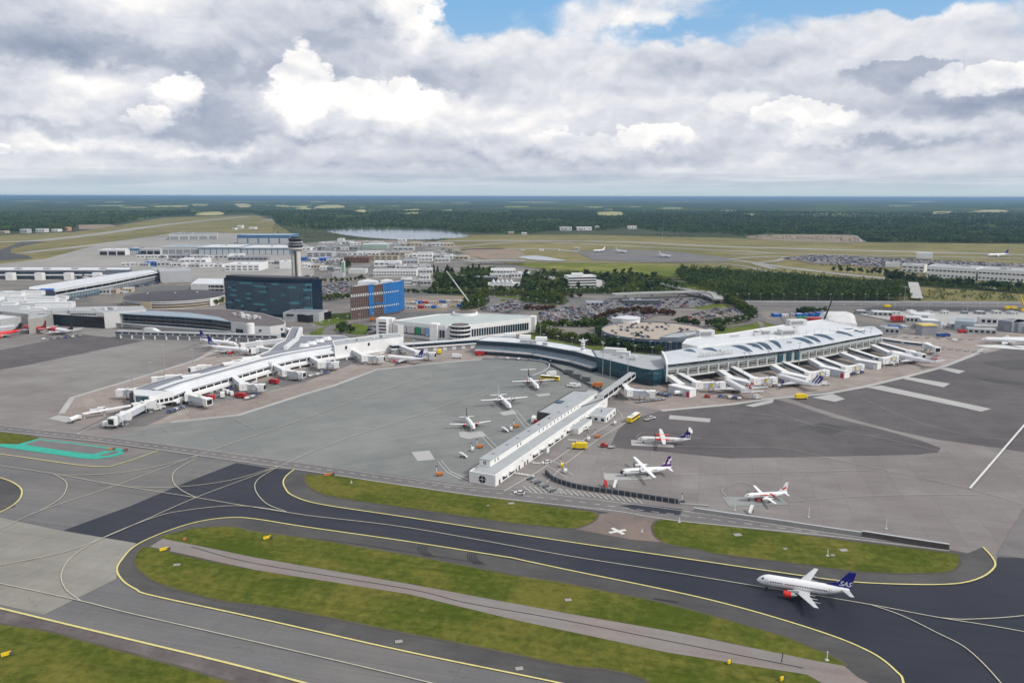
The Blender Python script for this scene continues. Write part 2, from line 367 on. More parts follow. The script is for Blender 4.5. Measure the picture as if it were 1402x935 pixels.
G_SITE = ground_mat('bare_earth', (.30, .22, .15), (.20, .18, .15), .02, .1, .5, 1, .95, None, .3)
PAINT_W = mat('white_marking', (.62, .62, .58), .7, .3, .8, detail=6)
PAINT_Y = mat('yellow_marking', (.62, .55, .22), .7, .25, .8, detail=6)
PAINT_T = mat('faded_marking', (.44, .42, .33), .75, .3, .8, detail=6)
PAINT_TEAL = mat('teal_marking', (.03, .36, .27), .8, .35, .35, detail=7)

# the terrain: one sheet to the horizon
b = MB(); N = 48; RAD = 80000.0
rings_ = [0, 400, 1200, 3000, 8000, 20000, 45000, RAD]
for j in range(len(rings_)-1):
    for k in range(N):
        a0, a1 = 2*math.pi*k/N, 2*math.pi*(k+1)/N; r0, r1 = rings_[j], rings_[j+1]
        q = [Vector((r0*math.cos(a0), r0*math.sin(a0), -.6)), Vector((r1*math.cos(a0), r1*math.sin(a0), -.6)), Vector((r1*math.cos(a1), r1*math.sin(a1), -.6)), Vector((r0*math.cos(a1), r0*math.sin(a1), -.6))]
        b.face(q if r0 else q[1:])
        if not r0: b.v[-3:] = [q[0], q[1], q[2]]
tag(b.build('terrain', G_TERR), kind='structure')

# airfield far beyond the terminals (dry grass) and the long pale runways
sheet('airfield_grass', [(-260, 352), (-260, 326), (0, 322), (100, 318), (160, 309), (225, 298), (350, 294.5), (372, 301), (330, 320), (300, 345), (100, 356), (0, 366)], -.3, G_DRY)
sheet('airfield_grass', [(580, 334), (640, 322), (800, 321.5), (1000, 326), (1180, 332), (1402, 334), (1700, 338), (1700, 430), (1402, 412), (1250, 412), (1000, 385), (700, 372), (600, 350)], -.3, G_DRY)
ribbon('runway', [(-300, 334), (0, 331.5), (105, 324), (225, 308), (340, 296.5)], 55, 0, G_FROAD)
ribbon('taxiway', [(-300, 347), (0, 347), (60, 343), (125, 336), (225, 322.5), (330, 305)], 40, .1, G_FROAD)
sheet('far_apron', [(-300, 385), (-300, 362), (0, 361), (60, 355), (125, 337.5), (225, 324.5), (330, 306), (372, 300), (390, 320), (430, 340), (430, 384), (200, 384)], .08, G_FROAD)
sheet('far_apron_patch', [(-200, 349), (0, 342), (30, 331), (62, 331), (15, 340), (14, 346), (38, 350), (45, 354), (0, 357), (-200, 358)], .2, G_SHOULD)
sheet('airfield_grass', [(228, 327), (250, 322), (300, 319), (330, 319.5), (400, 320), (385, 311), (372, 302), (345, 303), (300, 308), (235, 321)], .22, G_DRY)
for px in ([(15, 342.5), (30, 338), (100, 328), (200, 321), (226, 318), (215, 323), (125, 333), (75, 338), (40, 344), (20, 347)], [(37, 348), (60, 344), (98, 341), (100, 343), (75, 347.5), (45, 350)]):
    sheet('grass_patch', px, .3, G_DRY, 3)
ribbon('runway', [(600, 330.5), (700, 329.5), (857, 331.5), (1000, 338), (1402, 348.8), (1700, 356)], 45, .12, G_FROAD)
ribbon('taxiway', [(585, 341), (640, 336.5), (720, 331.5), (800, 334), (1000, 343.5), (1110, 348), (1402, 354)], 26, .1, G_FROAD)
ribbon('taxiway', [(585, 345), (655, 341), (745, 341), (800, 346), (860, 354.5), (1000, 356.5), (1060, 364), (1150, 375), (1290, 389), (1402, 400), (1600, 414)], 24, .2, G_FROAD)
ribbon('taxiway', [(1000, 355), (1040, 352), (1075, 352), (1063, 357), (1035, 361), (1062, 368)], 16, .4, G_FROAD)
ribbon('taxiway', [(1000, 348.5), (1050, 347), (1100, 347.5), (1200, 350), (1402, 354)], 16, .3, G_FROAD)
ribbon('access_road', [(460, 366), (560, 362), (640, 358.5), (715, 358.5), (870, 359), (990, 361), (1060, 373), (1150, 384), (1200, 391), (1248, 393)], 10, .5, G_FROAD)
ribbon('access_road', [(600, 342), (625, 353), (655, 360), (700, 362)], 9, .5, G_FROAD)
ribbon('access_road', [(608, 340), (640, 352), (672, 360)], 7, .5, G_FROAD)
sheet('far_apron', [(790, 345), (845, 340.5), (930, 345), (1005, 354), (1005, 358), (885, 358.5), (812, 356)], .3, G_TAXI)
sheet('meadow', [(712, 360.5), (842, 360.8), (942, 364.5), (1000, 367.5), (1050, 376), (1000, 378), (885, 379), (842, 376), (800, 371), (728, 366)], .3, G_MEADOW, 3)
sheet('water', [(710, 352), (735, 350), (760, 354), (775, 357), (735, 356)], .4, mat('pond_water', (.16, .20, .24), .12, .1, .02), 3)
sheet('bare_ground', [(630, 341), (700, 341), (720, 352), (690, 357), (660, 354)], .2, G_SITE, 3)
sheet('bare_ground', [(1025, 326), (1045, 321.5), (1170, 322.5), (1182, 331.5), (1100, 331)], .2, G_SITE, 3)
ribbon('gravel_track', [(1140, 322), (1172, 323), (1182, 331)], 14, .5, G_LIGHT)
sheet('bare_ground', [(108, 314), (108, 308), (150, 307.5), (160, 309.5), (130, 314)], .3, G_SITE)
sheet('bare_ground', [(430, 340), (470, 330), (600, 331), (640, 345), (640, 362), (430, 362)], -.1, G_SITE, 3)
sheet('far_parking', [(1069, 353.5), (1105, 349), (1143, 349.4), (1258, 355.5), (1402, 361.5), (1500, 366), (1500, 378), (1402, 376), (1270, 366), (1200, 366), (1115, 361)], .4, G_WORN)
# lake
LAKE = [(444, 315.5), (470, 313.4), (540, 313), (600, 314.5), (628, 318.5), (642, 322), (625, 326), (560, 328.5), (500, 325), (462, 320)]
WATER = mat('lake_water', (.10, .14, .18), .10, .15, .003, 0, 6, .6)
sheet('lake', LAKE, -.1, WATER, 4)
# built-up ground between terminals and fields
sheet('built_up_ground', [(-500, 383), (0, 378), (200, 362), (200, 350), (300, 347), (400, 335), (470, 328), (600, 333), (640, 352), (700, 362), (760, 372), (900, 384), (985, 386), (1000, 412), (1250, 413), (1402, 413), (1900, 430), (1900, 520), (-500, 520)], .0, G_URB)
sheet('apron_strip', [(980, 415), (1402, 414), (1900, 425), (1900, 440), (1402, 430), (1140, 424), (1100, 428), (1060, 424), (985, 421)], .1, G_ROAD)
# grass and roads among the car parks
GR = [[(425, 437), (440, 431), (520, 427), (470, 440), (440, 446)], [(466, 449), (478, 443), (505, 447), (500, 457), (480, 457)],
      [(716, 460), (735, 450), (840, 470), (880, 476), (880, 487), (800, 480), (740, 470)], [(962, 461), (985, 447), (1030, 439), (1040, 447), (1036, 455), (1000, 458)],
      [(1045, 438), (1072, 446), (1052, 449)], [(948, 419), (970, 414), (1000, 418), (990, 422), (955, 423)], [(620, 399), (720, 402), (720, 407), (640, 407)], [(690, 408), (760, 412), (760, 418), (700, 417)],
      [(860, 386), (985, 388), (985, 398), (870, 397)], [(425, 455), (470, 440), (475, 446), (440, 460)]]
sheet('dry_bank', [(1120, 395), (1240, 413), (1402, 413), (1600, 424), (1600, 416), (1402, 403), (1300, 395), (1180, 385)], .12, G_DRY)
for gi, q in enumerate(GR): sheet('lawn', q, .15+.011*gi, ground_mat('lawn_grass', (.07, .11, .012), (.13, .15, .03), .02, .1, .5, 1, .95, None, .3, .1), 4)
RZ = .3
for px, w in (([(420, 470), (446, 462), (455, 447), (500, 440), (560, 436), (620, 424), (668, 407), (760, 420), (840, 425)], 10), ([(700, 470), (780, 478), (850, 486), (930, 492)], 12),
              ([(570, 402), (700, 404), (840, 403), (960, 404), (985, 402)], 11), ([(870, 380), (900, 386), (930, 396), (965, 404), (983, 411)], 10), ([(668, 407), (690, 398), (640, 392), (500, 398), (440, 402)], 9),
              ([(900, 462), (960, 451), (1010, 445), (1034, 438), (1035, 428), (1010, 420)], 9), ([(1034, 428), (1050, 440), (1085, 448)], 9), ([(1087, 447), (1075, 432), (1100, 424), (1200, 422), (1402, 423)], 10),
              ([(440, 372), (470, 366), (520, 364), (600, 370), (690, 378)], 8), ([(400, 400), (440, 380), (470, 372), (500, 366)], 9), ([(1240, 413), (1180, 418), (1000, 418)], 9)):
    RZ = RZ+.017; ribbon('road', px, w, RZ, G_ROAD)
SITE = [(548, 408), (640, 404), (672, 410), (655, 425), (600, 427), (548, 424)]
sheet('building_site_ground', SITE, .2, G_SITE)
LOTS = {'A': [(652, 424), (700, 410), (736, 418), (700, 429)], 'B': [(738, 428), (770, 421), (842, 423), (806, 443), (742, 440)], 'C': [(800, 441), (842, 428), (900, 431), (858, 447)],
        'D': [(806, 424), (830, 412), (960, 410), (985, 415), (950, 421), (870, 423)], 'E': [(918, 437), (960, 425), (1000, 421), (1012, 431), (990, 436), (930, 440)], 'F': [(437, 394), (470, 386), (482, 392), (478, 402), (440, 404)],
        'G': [(505, 445), (520, 438), (521, 456), (505, 456)], 'H': [(1070, 446), (1100, 440), (1130, 440), (1120, 452)]}
for k, q in LOTS.items(): sheet('car_park_surface', q, .55+.01*ord(k)-.65, G_WORN if k in 'BE' else G_ROAD)

# ---- the apron in the foreground
sheet('apron', [(-900, 2400), (-900, 470), (-300, 455), (0, 450), (110, 445), (250, 462), (420, 462), (600, 470), (700, 478), (900, 500), (1200, 470), (1402, 440), (1900, 440), (2200, 2400)], .25, G_APRON)
sheet('apron_concrete_bay', [(150, 597.5), (420, 633.5), (632, 664), (660, 640), (800, 560), (860, 510), (790, 490), (700, 487), (660, 492), (614, 495.6), (589, 498), (515, 506), (456, 528), (420, 538.5), (326, 568), (233, 578), (190, 590)], .27, G_GREYC)
sheet('apron_patch', [(-200, 510), (0, 479), (109, 457.6), (121, 459), (197, 466.5), (36, 500), (-200, 540)], .28, G_DPATCH)
sheet('stand_surface', [(84, 566), (99, 544), (210, 511), (270, 491), (290, 478), (540, 466), (700, 478), (720, 492), (660, 492), (614, 495.6), (589, 498), (515, 506), (456, 528), (420, 538.5), (326, 568), (233, 578), (190, 583), (105, 579)], .29, G_PINK)
sheet('apron_patch', [(105, 590), (180, 553), (300, 540), (410, 508), (480, 488), (500, 492), (420, 522), (330, 545), (250, 560), (200, 583)], .30, G_ROAD)
ribbon('stand_edge_strip', [(84, 566), (99, 544), (210, 511), (268, 493), (300, 478)], 3.5, .31, G_LIGHT, 0)
ribbon('stand_edge_strip', [(233.7, 578), (326.5, 568), (420, 538.5), (456.6, 528), (515.6, 506), (589, 498), (614, 495.6), (660, 492)], 3.2, .31, G_LIGHT, 0)
sheet('stand_surface', [(640, 661), (632, 655), (720, 600), (735, 575), (760, 578), (700, 628), (665, 650)], .30, G_WORN)
sheet('stand_surface', [(855, 552), (905, 562), (1000, 553), (1035, 548), (1183, 529), (1235, 516), (1287, 503), (1330, 486), (1402, 470), (1402, 455), (1250, 455), (900, 515), (850, 530)], .30, G_PINK)
sheet('apron_patch', [(835, 612), (846, 588), (862, 575), (905, 562), (1015, 553), (1060, 546), (1083, 552), (1143, 572), (1201, 586), (1258, 602), (1288, 613), (1284, 619), (1258, 622), (1115, 625), (1000, 627), (906, 618)], .30, G_DPATCH)  # darker tone laid over the apron within a curved outline
sheet('apron_patch', [(1083, 546), (1183, 531), (1235, 518), (1287, 505), (1330, 488), (1402, 472), (1600, 470), (1600, 640), (1402, 618.5), (1367, 613), (1287, 602), (1229, 590), (1172, 575), (1110, 556)], .30, G_DPATCH)
for px in ([(1340, 496), (1402, 492), (1500, 492), (1500, 508), (1380, 506)], [(1330, 516), (1402, 523), (1500, 530), (1500, 538), (1360, 524)], [(1092, 585), (1125, 578), (1163, 586), (1137, 596)]):
    sheet('apron_repair', px, .33, G_SHOULD)
ribbon('stand_edge_strip', [(905, 562), (1000, 553.5), (1060, 545), (1130, 539), (1183, 529.5), (1235, 517), (1287, 503.5), (1330, 487), (1345, 478), (1402, 468)], 3.6, .34, G_LIGHT, 0)
for px in ([(1186, 530), (1206, 527.5), (1357, 559.5), (1343, 563.5), (1320, 558)], [(1236, 518.5), (1244, 516), (1301, 525), (1292, 530)], [(1287, 505), (1296, 503), (1322, 508), (1312, 511.5)], [(1112, 544), (1140, 539), (1157, 546), (1143, 550)],
           [(1020, 555), (1060, 546), (1058, 551), (1032, 557)], [(917, 568), (973, 573), (971.6, 578), (915.5, 573.5)], [(864, 602), (880, 603), (922.7, 608.7), (922.7, 612.5), (864.5, 609.6)],
           [(824.6, 647.6), (888, 649.6), (893, 655.8), (828.6, 657.5)], [(563, 618.6), (588, 616.5), (595.6, 629), (571.7, 631)], [(641, 601), (665, 597), (660, 590), (628, 591), (630, 598)], [(683, 565), (702, 560), (708, 566), (690, 569)], [(733, 540), (752, 538), (754, 541), (738, 543)]):
    sheet('stand_marking_slab', px, .36, G_LIGHT)
sheet('stand_marking_slab', [(988.4, 679.8), (1070, 681), (1080, 690.5), (998.7, 693)], .36, ground_mat('stand_slab_grey', (.24, .26, .25), (.28, .29, .28), .05, .2, 1, 1, .8, None, .1))
# taxiway region at the bottom
sheet('taxiway', [(-600, 2300), (-600, 640), (0, 612), (129, 630), (217, 616), (403, 642), (388, 656), (401, 678), (560, 708), (500, 724), (314, 708), (225, 728), (186, 746), (160, 779), (186, 806), (350, 845), (770, 935), (1500, 1110), (1500, 2300)], .34, G_TAXI)
sheet('old_concrete_taxiway', [(-500, 655), (0, 708), (87, 727), (186, 743), (163, 770), (159, 792), (60, 841), (-30, 820), (-500, 760)], .36, G_BEIGE)
sheet('taxiway_shoulder', [(403, 642), (425, 640), (700, 683), (850, 700), (925, 712), (1120, 731), (1300, 752), (1325, 757), (1346, 748.5), (1359, 763), (1366, 776), (1347, 791), (1312, 800), (1252, 802), (1095, 800), (700, 745), (401, 690), (385, 668), (384, 655)], .38, G_SHOULD)
sheet('taxiway_shoulder', [(314, 706), (420, 718), (700, 760), (970, 818), (1117, 860), (1192, 890), (1228, 918), (1240, 940), (1240, 1100), (770, 1000), (770, 937), (560, 894), (350, 847), (210, 817), (186, 807), (168, 796), (158, 779), (168, 762), (186, 745), (225, 727), (270, 713)], .38, G_SHOULD)
sheet('taxiway_new_asphalt', [(323.6, 633.4), (372, 641), (403, 643)]+spline([(396, 648), (388, 656), (390, 668), (401, 678), (440, 690), (560, 708), (770, 740), (910, 760), (1095, 787), (1168, 796), (1252, 800), (1312, 799), (1347, 790), (1364, 775)], 4)
      + [(1366, 762), (1402, 764), (1700, 800), (1700, 1300), (1240, 1100)]+spline([(1237, 935), (1228, 919), (1192, 892), (1117, 862), (970, 820), (770, 779), (560, 741), (420, 722), (350, 710), (314.6, 708), (270, 714), (225, 728), (190, 745)], 4)+[(186, 743), (87, 725.7), (180, 692), (250, 662)], .40, G_DARK)
sheet('taxiway_repair', [(1364, 760), (1402, 695), (1600, 640), (1700, 800), (1402, 764)], .39, G_ROAD)
sheet('asphalt_patch', [(-200, 640), (-20, 652), (12, 658), (28, 672), (20, 688), (0, 698), (-200, 720)], .40, G_SHOULD, 3)
# grass islands
def grass(px, z=.46, sm=3): return sheet('grass', px, z, G_GRASS, sm)
G_VERGE = ground_mat('worn_verge', (.11, .095, .07), (.075, .07, .05), .05, .3, 1.5, 1, .95, None, .4)
def plain(px, z=.46):
    o = sheet('grass', px, z, G_GRASS, 0); bb = MB(); ribbon_mb(bb, px, 1.9, z-.012, 0, True); tag(bb.build('worn_verge', G_VERGE), kind='structure'); return o
def jag(px, amp=.5, n=7):
    """edges of mown turf are never ruler straight"""
    out = []; r = random.Random(len(px)); 
    for (a, c) in spline(px, n, True): out.append((a+r.uniform(-amp, amp), c+r.uniform(-amp, amp)*.5))
    return out
plain(jag([(419, 654), (428, 649.5), (518, 657), (590, 668), (665, 679.4), (770, 695.3), (805, 700), (817, 704.4), (811, 713.4), (787, 722.4), (740, 719), (700, 715), (650, 708), (590, 699), (482, 684), (440, 675), (423, 664)]))
plain(jag([(895, 719), (904, 712), (928, 712), (1000, 719), (1120, 735), (1200, 745), (1299.6, 757), (1311, 761), (1311.5, 771), (1299.6, 781), (1251.6, 784), (1174, 781), (1080, 769), (982, 757), (955, 751), (915, 744), (898, 733)]))
plain(jag([(223, 737), (240, 729), (270, 723), (314.6, 721), (350, 728), (420, 737), (560, 760), (700, 787), (770, 798), (895, 823), (1000, 850), (1074.5, 872), (1116, 889), (1132, 895), (1156, 910), (1116, 904), (1020, 884), (925, 865), (770, 838), (700, 826), (560, 799), (450, 780), (350, 763), (290, 750)]), .45)
plain(jag([(203, 749), (260, 763), (350, 780), (450, 796), (560, 813), (700, 847), (770, 858), (910, 892), (1000, 904), (1105, 923), (1140, 940), (1200, 990), (1200, 1100), (1000, 1010), (880, 928), (770, 908), (700, 893), (560, 866), (420, 838), (350, 827), (300, 820.6), (225, 800), (195, 783), (186, 770), (188, 758)]), .45)
sheet('closed_taxiway_strip', [(223, 737), (205, 748)]+[(350, 780), (560, 813), (700, 847), (910, 892), (1105, 923), (1130, 937), (1240, 1000), (1240, 960), (1175, 927), (1156, 911), (1116, 904), (925, 865), (770, 838), (560, 799), (350, 763)], .50, G_STRIP)
for px, w in (([(262, 748), (350, 771), (560, 806), (640, 825), (770, 848), (925, 879), (1100, 914)], .35), ([(1070, 906), (1072, 893)], .25)):
    bb = MB(); ribbon_mb(bb, px, w, .53, 8); tag(bb.build('crack_seal', BLACK), kind='structure')
plain(jag([(-400, 800), (0, 855), (60, 864), (144, 886), (225, 908), (300, 930), (400, 960), (600, 1040), (600, 1800), (-700, 1800), (-500, 1000)], .4, 5))
sheet('taxiway_shoulder', [(-500, 730), (0, 834), (150, 870), (300, 906), (420, 937), (700, 1010), (700, 1200), (0, 870), (-500, 850)], .42, ground_mat('dirty_shoulder', (.10, .085, .085), (.15, .13, .125), .02, .1, .8, 1, .9, [(-14, .5, .35)], .25))
plain([(-200, 585), (0, 591.5), (30, 595), (51, 599), (45, 603), (30, 607), (0, 608.5), (-200, 600)], .40)
# teal painted blind area with a bare middle
sheet('painted_area', [(-120, 598), (0, 607.5), (25, 608), (51, 600.5), (100, 606), (150, 612.5), (165, 613.5), (171, 615.5), (168, 621.4), (150, 626), (129, 628.3), (114, 627.4), (60, 620), (0, 611.5), (-120, 601)], .42, PAINT_TEAL)
sheet('painted_area_middle', [(34, 608.5), (53, 602), (100, 607.5), (150, 614.2), (149, 615.5), (129, 621), (118, 620.5), (80, 615.5)], .44, G_ROAD)
sheet('painted_area_middle', [(133, 624), (158, 616.8), (163, 618), (160, 620.5), (146, 623.8)], .44, G_ROAD)
# worn connector with its cross
sheet('closed_connector', [(817, 704.4), (850, 699), (904, 710), (895, 719), (893, 728), (905, 742), (860, 738), (787, 724), (811, 713.4)], .44, G_WORN)
bb = MB(); ribbon_mb(bb, [(834, 729), (857, 725)], 1.6, .5, 0); ribbon_mb(bb, [(838, 722.5), (854, 731)], 1.6, .503, 0); tag(bb.build('closed_cross_marking', PAINT_W), kind='structure')
# airside road
RT = [(-200, 556), (0, 581), (150, 597.5), (300, 617), (420, 633.5), (560, 655), (632, 666), (770, 684), (850, 698), (925, 711), (1120, 731), (1300, 754)]
RB = [(-200, 566), (0, 590), (150, 606), (300, 627), (420, 643.5), (540, 661), (650, 677)]
sheet('airside_road', [(-200, 558), (0, 582), (150, 598.5), (300, 618), (420, 634), (560, 653), (642, 664), (700, 668), (760, 674), (886, 690), (970, 702), (1120, 725), (1240, 741), (1299, 749), (1299, 755), (1120, 733.5), (925, 713), (770, 693), (650, 679), (540, 663), (420, 645), (300, 628), (150, 607), (0, 591), (-200, 568)], .47, G_ROAD)
sheet('airside_road_patch', [(848, 692), (870, 690), (935, 697), (930, 705), (880, 700)], .49, G_DARK)
bb = MB(); ribbon_mb(bb, [(-200, 558), (0, 582), (150, 598.5), (300, 618), (420, 634.5), (560, 655), (632, 665.5), (700, 670)], .22, .52); ribbon_mb(bb, [(-200, 566), (0, 590), (150, 606), (300, 627), (420, 644), (540, 662), (650, 677.5), (770, 691), (850, 700), (925, 712), (1120, 731.5), (1300, 753.5)], .3, .52)
ribbon_mb(bb, [(700, 671), (760, 677), (886, 692.5), (970, 704), (1120, 727), (1240, 743)], .25, .52)
dashes(bb, [(0, 586), (150, 602.5), (300, 622.5), (420, 639), (560, 659), (650, 671), (770, 684), (925, 704), (1120, 729)], .25, .52, 3.0, 3.0)
tag(bb.build('road_marking', PAINT_W), kind='structure')

# taxi lines
def lines(name, L, m, w, z=.56):
    bb = MB()
    for i, px in enumerate(L): ribbon_mb(bb, px, w if not isinstance(px[0], float) else px[0], z+.002*i, 7)
    return tag(bb.build(name, m), kind='structure')
lines('edge_line', [[(0, 832), (150, 868), (300, 904), (420, 935), (600, 985)], [(0, 832), (-200, 792)]], PAINT_Y, .75)
lines('edge_line', [[(700, 763), (560, 741), (420, 721), (350, 710), (314.6, 708), (270, 714), (225, 728), (186, 746), (168, 764), (160, 779), (168, 794), (186, 806), (210, 815), (350, 845), (560, 892), (770, 935), (1000, 985)], [(700, 763), (770, 778), (970, 820), (1117, 862), (1192, 892), (1228, 919), (1237, 935), (1243, 990)]], PAINT_Y, .62)
lines('edge_line', [[(403, 642), (393, 650), (388, 658), (390, 667), (401, 678), (440, 690), (560, 708), (770, 740), (910, 760), (1095, 787), (1168, 796), (1252, 799.5), (1312, 798), (1345, 789), (1362, 775), (1359, 763), (1346, 748.5)]], PAINT_Y, .6, .6)
lines('edge_line', [[(-40, 645), (0, 653.5), (21, 662), (30, 672), (24, 686), (0, 701), (-40, 716)], [(-150, 600), (0, 621), (126, 638), (168, 633), (217, 616)]], PAINT_Y, .6, .64)
CEN = [[(-100, 778), (0, 798), (111, 822), (183, 840), (350, 878), (590, 934), (900, 1010)],
       [(111, 822), (90, 806), (84, 785), (99, 761), (138, 737), (210, 708), (255, 698), (315, 692), (360, 695), (420, 705), (560, 722), (770, 759), (910, 781), (1044.5, 803), (1114, 814), (1192, 827), (1282, 844), (1402, 864), (1600, 905)],
       [(1192, 827), (1235, 842), (1282, 865), (1326, 889), (1371, 935), (1400, 980)], [(1288, 845), (1326, 847), (1402, 842), (1500, 826)],
       [(-60, 785), (0, 773), (84, 756), (138, 737), (192, 714), (270, 680), (374, 641), (420, 621), (473, 600), (560, 572), (670, 533)],
       [(-60, 741), (0, 723), (54, 699), (162, 663), (270, 623), (420, 571), (542, 528), (600, 510)], [(73, 648), (90, 659), (90, 671), (81, 683), (54, 699)],
       [(-100, 623), (0, 637), (73, 648), (156, 663), (270, 681), (330, 691), (420, 705)], [(81, 650), (150, 648), (210, 639), (270, 624)],
       [(270, 626), (240, 644), (237, 659), (249, 671), (270, 681)], [(180, 666), (246, 666), (315, 657), (374, 640)], [(380, 639), (353, 656), (350, 671), (365, 689), (392, 700)]]
lines('centre_line', CEN, PAINT_T, .38, .66)
STANDL = [[(317, 570), (352, 590)], [(220, 583), (235, 594)], [(1000, 561), (1059, 569), (1110, 580), (1160, 590), (1230, 604), (1290, 618)], [(1055, 561), (1117, 584)], [(905, 610), (1000, 612), (1068, 613), (1110, 621), (1199, 640), (1328, 668), (1402, 690)], [(918, 650), (1000, 647), (1190, 643)],
          [(1080, 686), (1190, 678), (1340, 676)], [(1070, 679), (1020, 660), (1000, 664), (988, 672), (1000, 682)], [(1180, 545), (1250, 575), (1330, 596), (1402, 603)], [(828, 650), (826, 642), (845, 634), (880, 633)], [(872, 600), (874, 595), (890, 592), (960, 600)],
          [(600, 575), (636, 580)], [(545, 600), (600, 575), (705, 528)], [(500, 555), (600, 520), (660, 500)], [(420, 510), (455, 520), (470, 528)], [(490, 500), (560, 520)]]
lines('stand_line', STANDL, mat('thin_faded_marking', (.36, .34, .30), .8, .3, .8), .22, .70)
lines('stop_line', [[(1328, 668), (1365, 625), (1402, 582), (1450, 526)]], PAINT_W, 1.0, .74)
# walkways with painted edges beside the pier, hatched bays and crossings
bb = MB()
for (x0, y0, x1, y1) in ((655, 592, 676, 615), (660, 591, 684, 615), (702, 563, 718, 584), (707, 561, 724, 582), (600, 632, 612, 646), (604, 630, 617, 645)):
    ribbon_mb(bb, [(x0, y0), (x1, y1)], .25, .42, 0)
for (x0, y0, x1, y1) in ((676, 615, 683, 618), (612, 646, 640, 660), (617, 645, 642, 657), (718, 584, 726, 589)): ribbon_mb(bb, [(x0, y0), (x1, y1)], .4, .425, 0)
for k in range(16):
    t = k/15; x = 760+t*120; y = 674.5+t*14.5
    ribbon_mb(bb, [(x-9, y-7.5), (x, y)], .3, .53, 0)
for k in range(7):
    x = 718+k*7; y = 672+k*.2; ribbon_mb(bb, [(x-2+k, y-7+k*.3), (x+10, y+2)], .3, .53, 0)
for k in range(8): ribbon_mb(bb, [(703+k*3.7, 646+k*.55), (705+k*3.7, 648.3+k*.55)], .9, .55, 0)
for k in range(7): ribbon_mb(bb, [(778+k*3.4, 601+k*.3), (780+k*3.4, 602.5+k*.3)], .8, .55, 0)
for k in range(6): ribbon_mb(bb, [(729+k*3.3, 632.3+k*.4), (731+k*3.3, 634+k*.4)], .8, .55, 0)
ribbon_mb(bb, [(690, 672), (737, 645), (800, 601), (842, 576)], .3, .55, 0); ribbon_mb(bb, [(748, 660), (775, 634), (820, 600), (857, 578)], .25, .55, 0)
for px in ([(745, 634), (778, 655)], [(752, 629), (770, 637)], [(765, 637), (785, 650)], [(842, 576), (853, 572), (850, 566), (845, 560)]): ribbon_mb(bb, px, .22, .55, 0)
tag(bb.build('hatch_marking', PAINT_W), kind='structure')
# stand bays beside the left pier: white equipment lines
bb = MB()
for k in range(9): ribbon_mb(bb, [(283+k*4, 549-k*.9), (291+k*4, 553-k*.9)], .25, .45, 0)
for k in range(7): ribbon_mb(bb, [(357+k*3.5, 533-k*.9), (368+k*3.5, 538-k*.9)], .25, .45, 0)
for k in range(8): ribbon_mb(bb, [(412+k*4, 508-k*.6), (416+k*4, 513-k*.6)], .25, .45, 0)
for k in range(5): ribbon_mb(bb, [(240+k*3, 560-k*.8), (246+k*3, 568-k*.8)], .25, .45, 0)
ribbon_mb(bb, [(103, 595), (145, 575), (180, 560)], .3, .46, 0); ribbon_mb(bb, [(107, 592), (107, 595), (120, 598)], .3, .46, 0)
tag(bb.build('bay_marking', PAINT_W), kind='structure')
sheet('stand_edge_strip', [(66, 573), (80, 568), (105, 572), (95, 579)], .33, G_LIGHT)
# tyre marks and drains in the grass islands
bb = MB()
for k in range(5):
    x = 575+k*3; ribbon_mb(bb, [(x, 746), (x-3, 753), (x+8, 762)], .3, .43)
    x = 640+k*3; ribbon_mb(bb, [(x, 757), (x+1, 765), (x+12, 772)], .3, .43)
ribbon_mb(bb, [(417, 735), (500, 746), (590, 760), (660, 771)], .3, .434); ribbon_mb(bb, [(895, 819), (927, 824)], .8, .434)
tag(bb.build('tyre_mark', BLACK), kind='structure')
for (u, v, w, lb_) in ((242, 773, 3.2, 'near the rounded left tip of the lower grass island'), (700, 689, 3.6, 'on the grass edge just below the pier end wall'), (1010, 732, 4.2, 'in the right grass island, nearest its left tip'),
      (1075, 751, 2.2, 'in the middle of the right grass island, worn into the turf'), (1155, 753, 4, 'with white rim, right part of the right grass island'), (1140, 760, 2.2, 'below the white-rimmed one in the right grass island'),
      (778, 821, 3, 'in the long upper grass strip above the pinkish closed strip'), (668, 692, 1.6, 'smallest one, in the grass island below the pier'), (546, 878, 3, 'in the grey shoulder above the lower left taxiway line'), (711, 915, 3, 'in the shoulder at the bottom centre of the view')):
    p = P(u, v, .56); bb = MB(); bb.box((p.x, p.y, .6), (w*.7, w*.5, .14), .2); tag(bb.build('drain_cover', G_FROAD), 'pale concrete slab '+lb_, 'drain cover', 'drain covers in the grass islands')
# ================================================================ BUILDINGS
def centre(pts):
    c = Vector((0, 0, 0))
    for p in pts: c += Vector((p[0], p[1], 0))
    return c/len(pts)
def win_row(root, a, b, z, n, w, h, m, name='window', out=.06, start=.5, cap=None):
    """n separate windows along the wall from a to b (world points), sill height z; shares one mesh"""
    a = Vector((a[0], a[1], 0)); b = Vector((b[0], b[1], 0)); d = (b-a); L = d.length; d.normalize(); nn = Vector((d.y, -d.x, 0))
    mb = MB(); mb.box((0, 0, 0), (w, .16, h)); first = None; rz = math.atan2(d.y, d.x)
    for k in range(n):
        p = a+d*(L*(k+start)/n)+nn*out+Vector((0, 0, z+h/2))-Vector(root.location)
        if first is None: o = first = mb.build(name, m, root)
        else: o = first.copy(); COL.objects.link(o); o.parent = root
        o.location = p; o.rotation_euler = (0, 0, rz)
    return first
def slab(root, name, pts, z0, z1, m, mt=None):
    mb = MB(root.location); mb.prism(pts, z0, z1, 0, True, 1 if mt else 0); return mb.build(name, [m, mt] if mt else m, root)
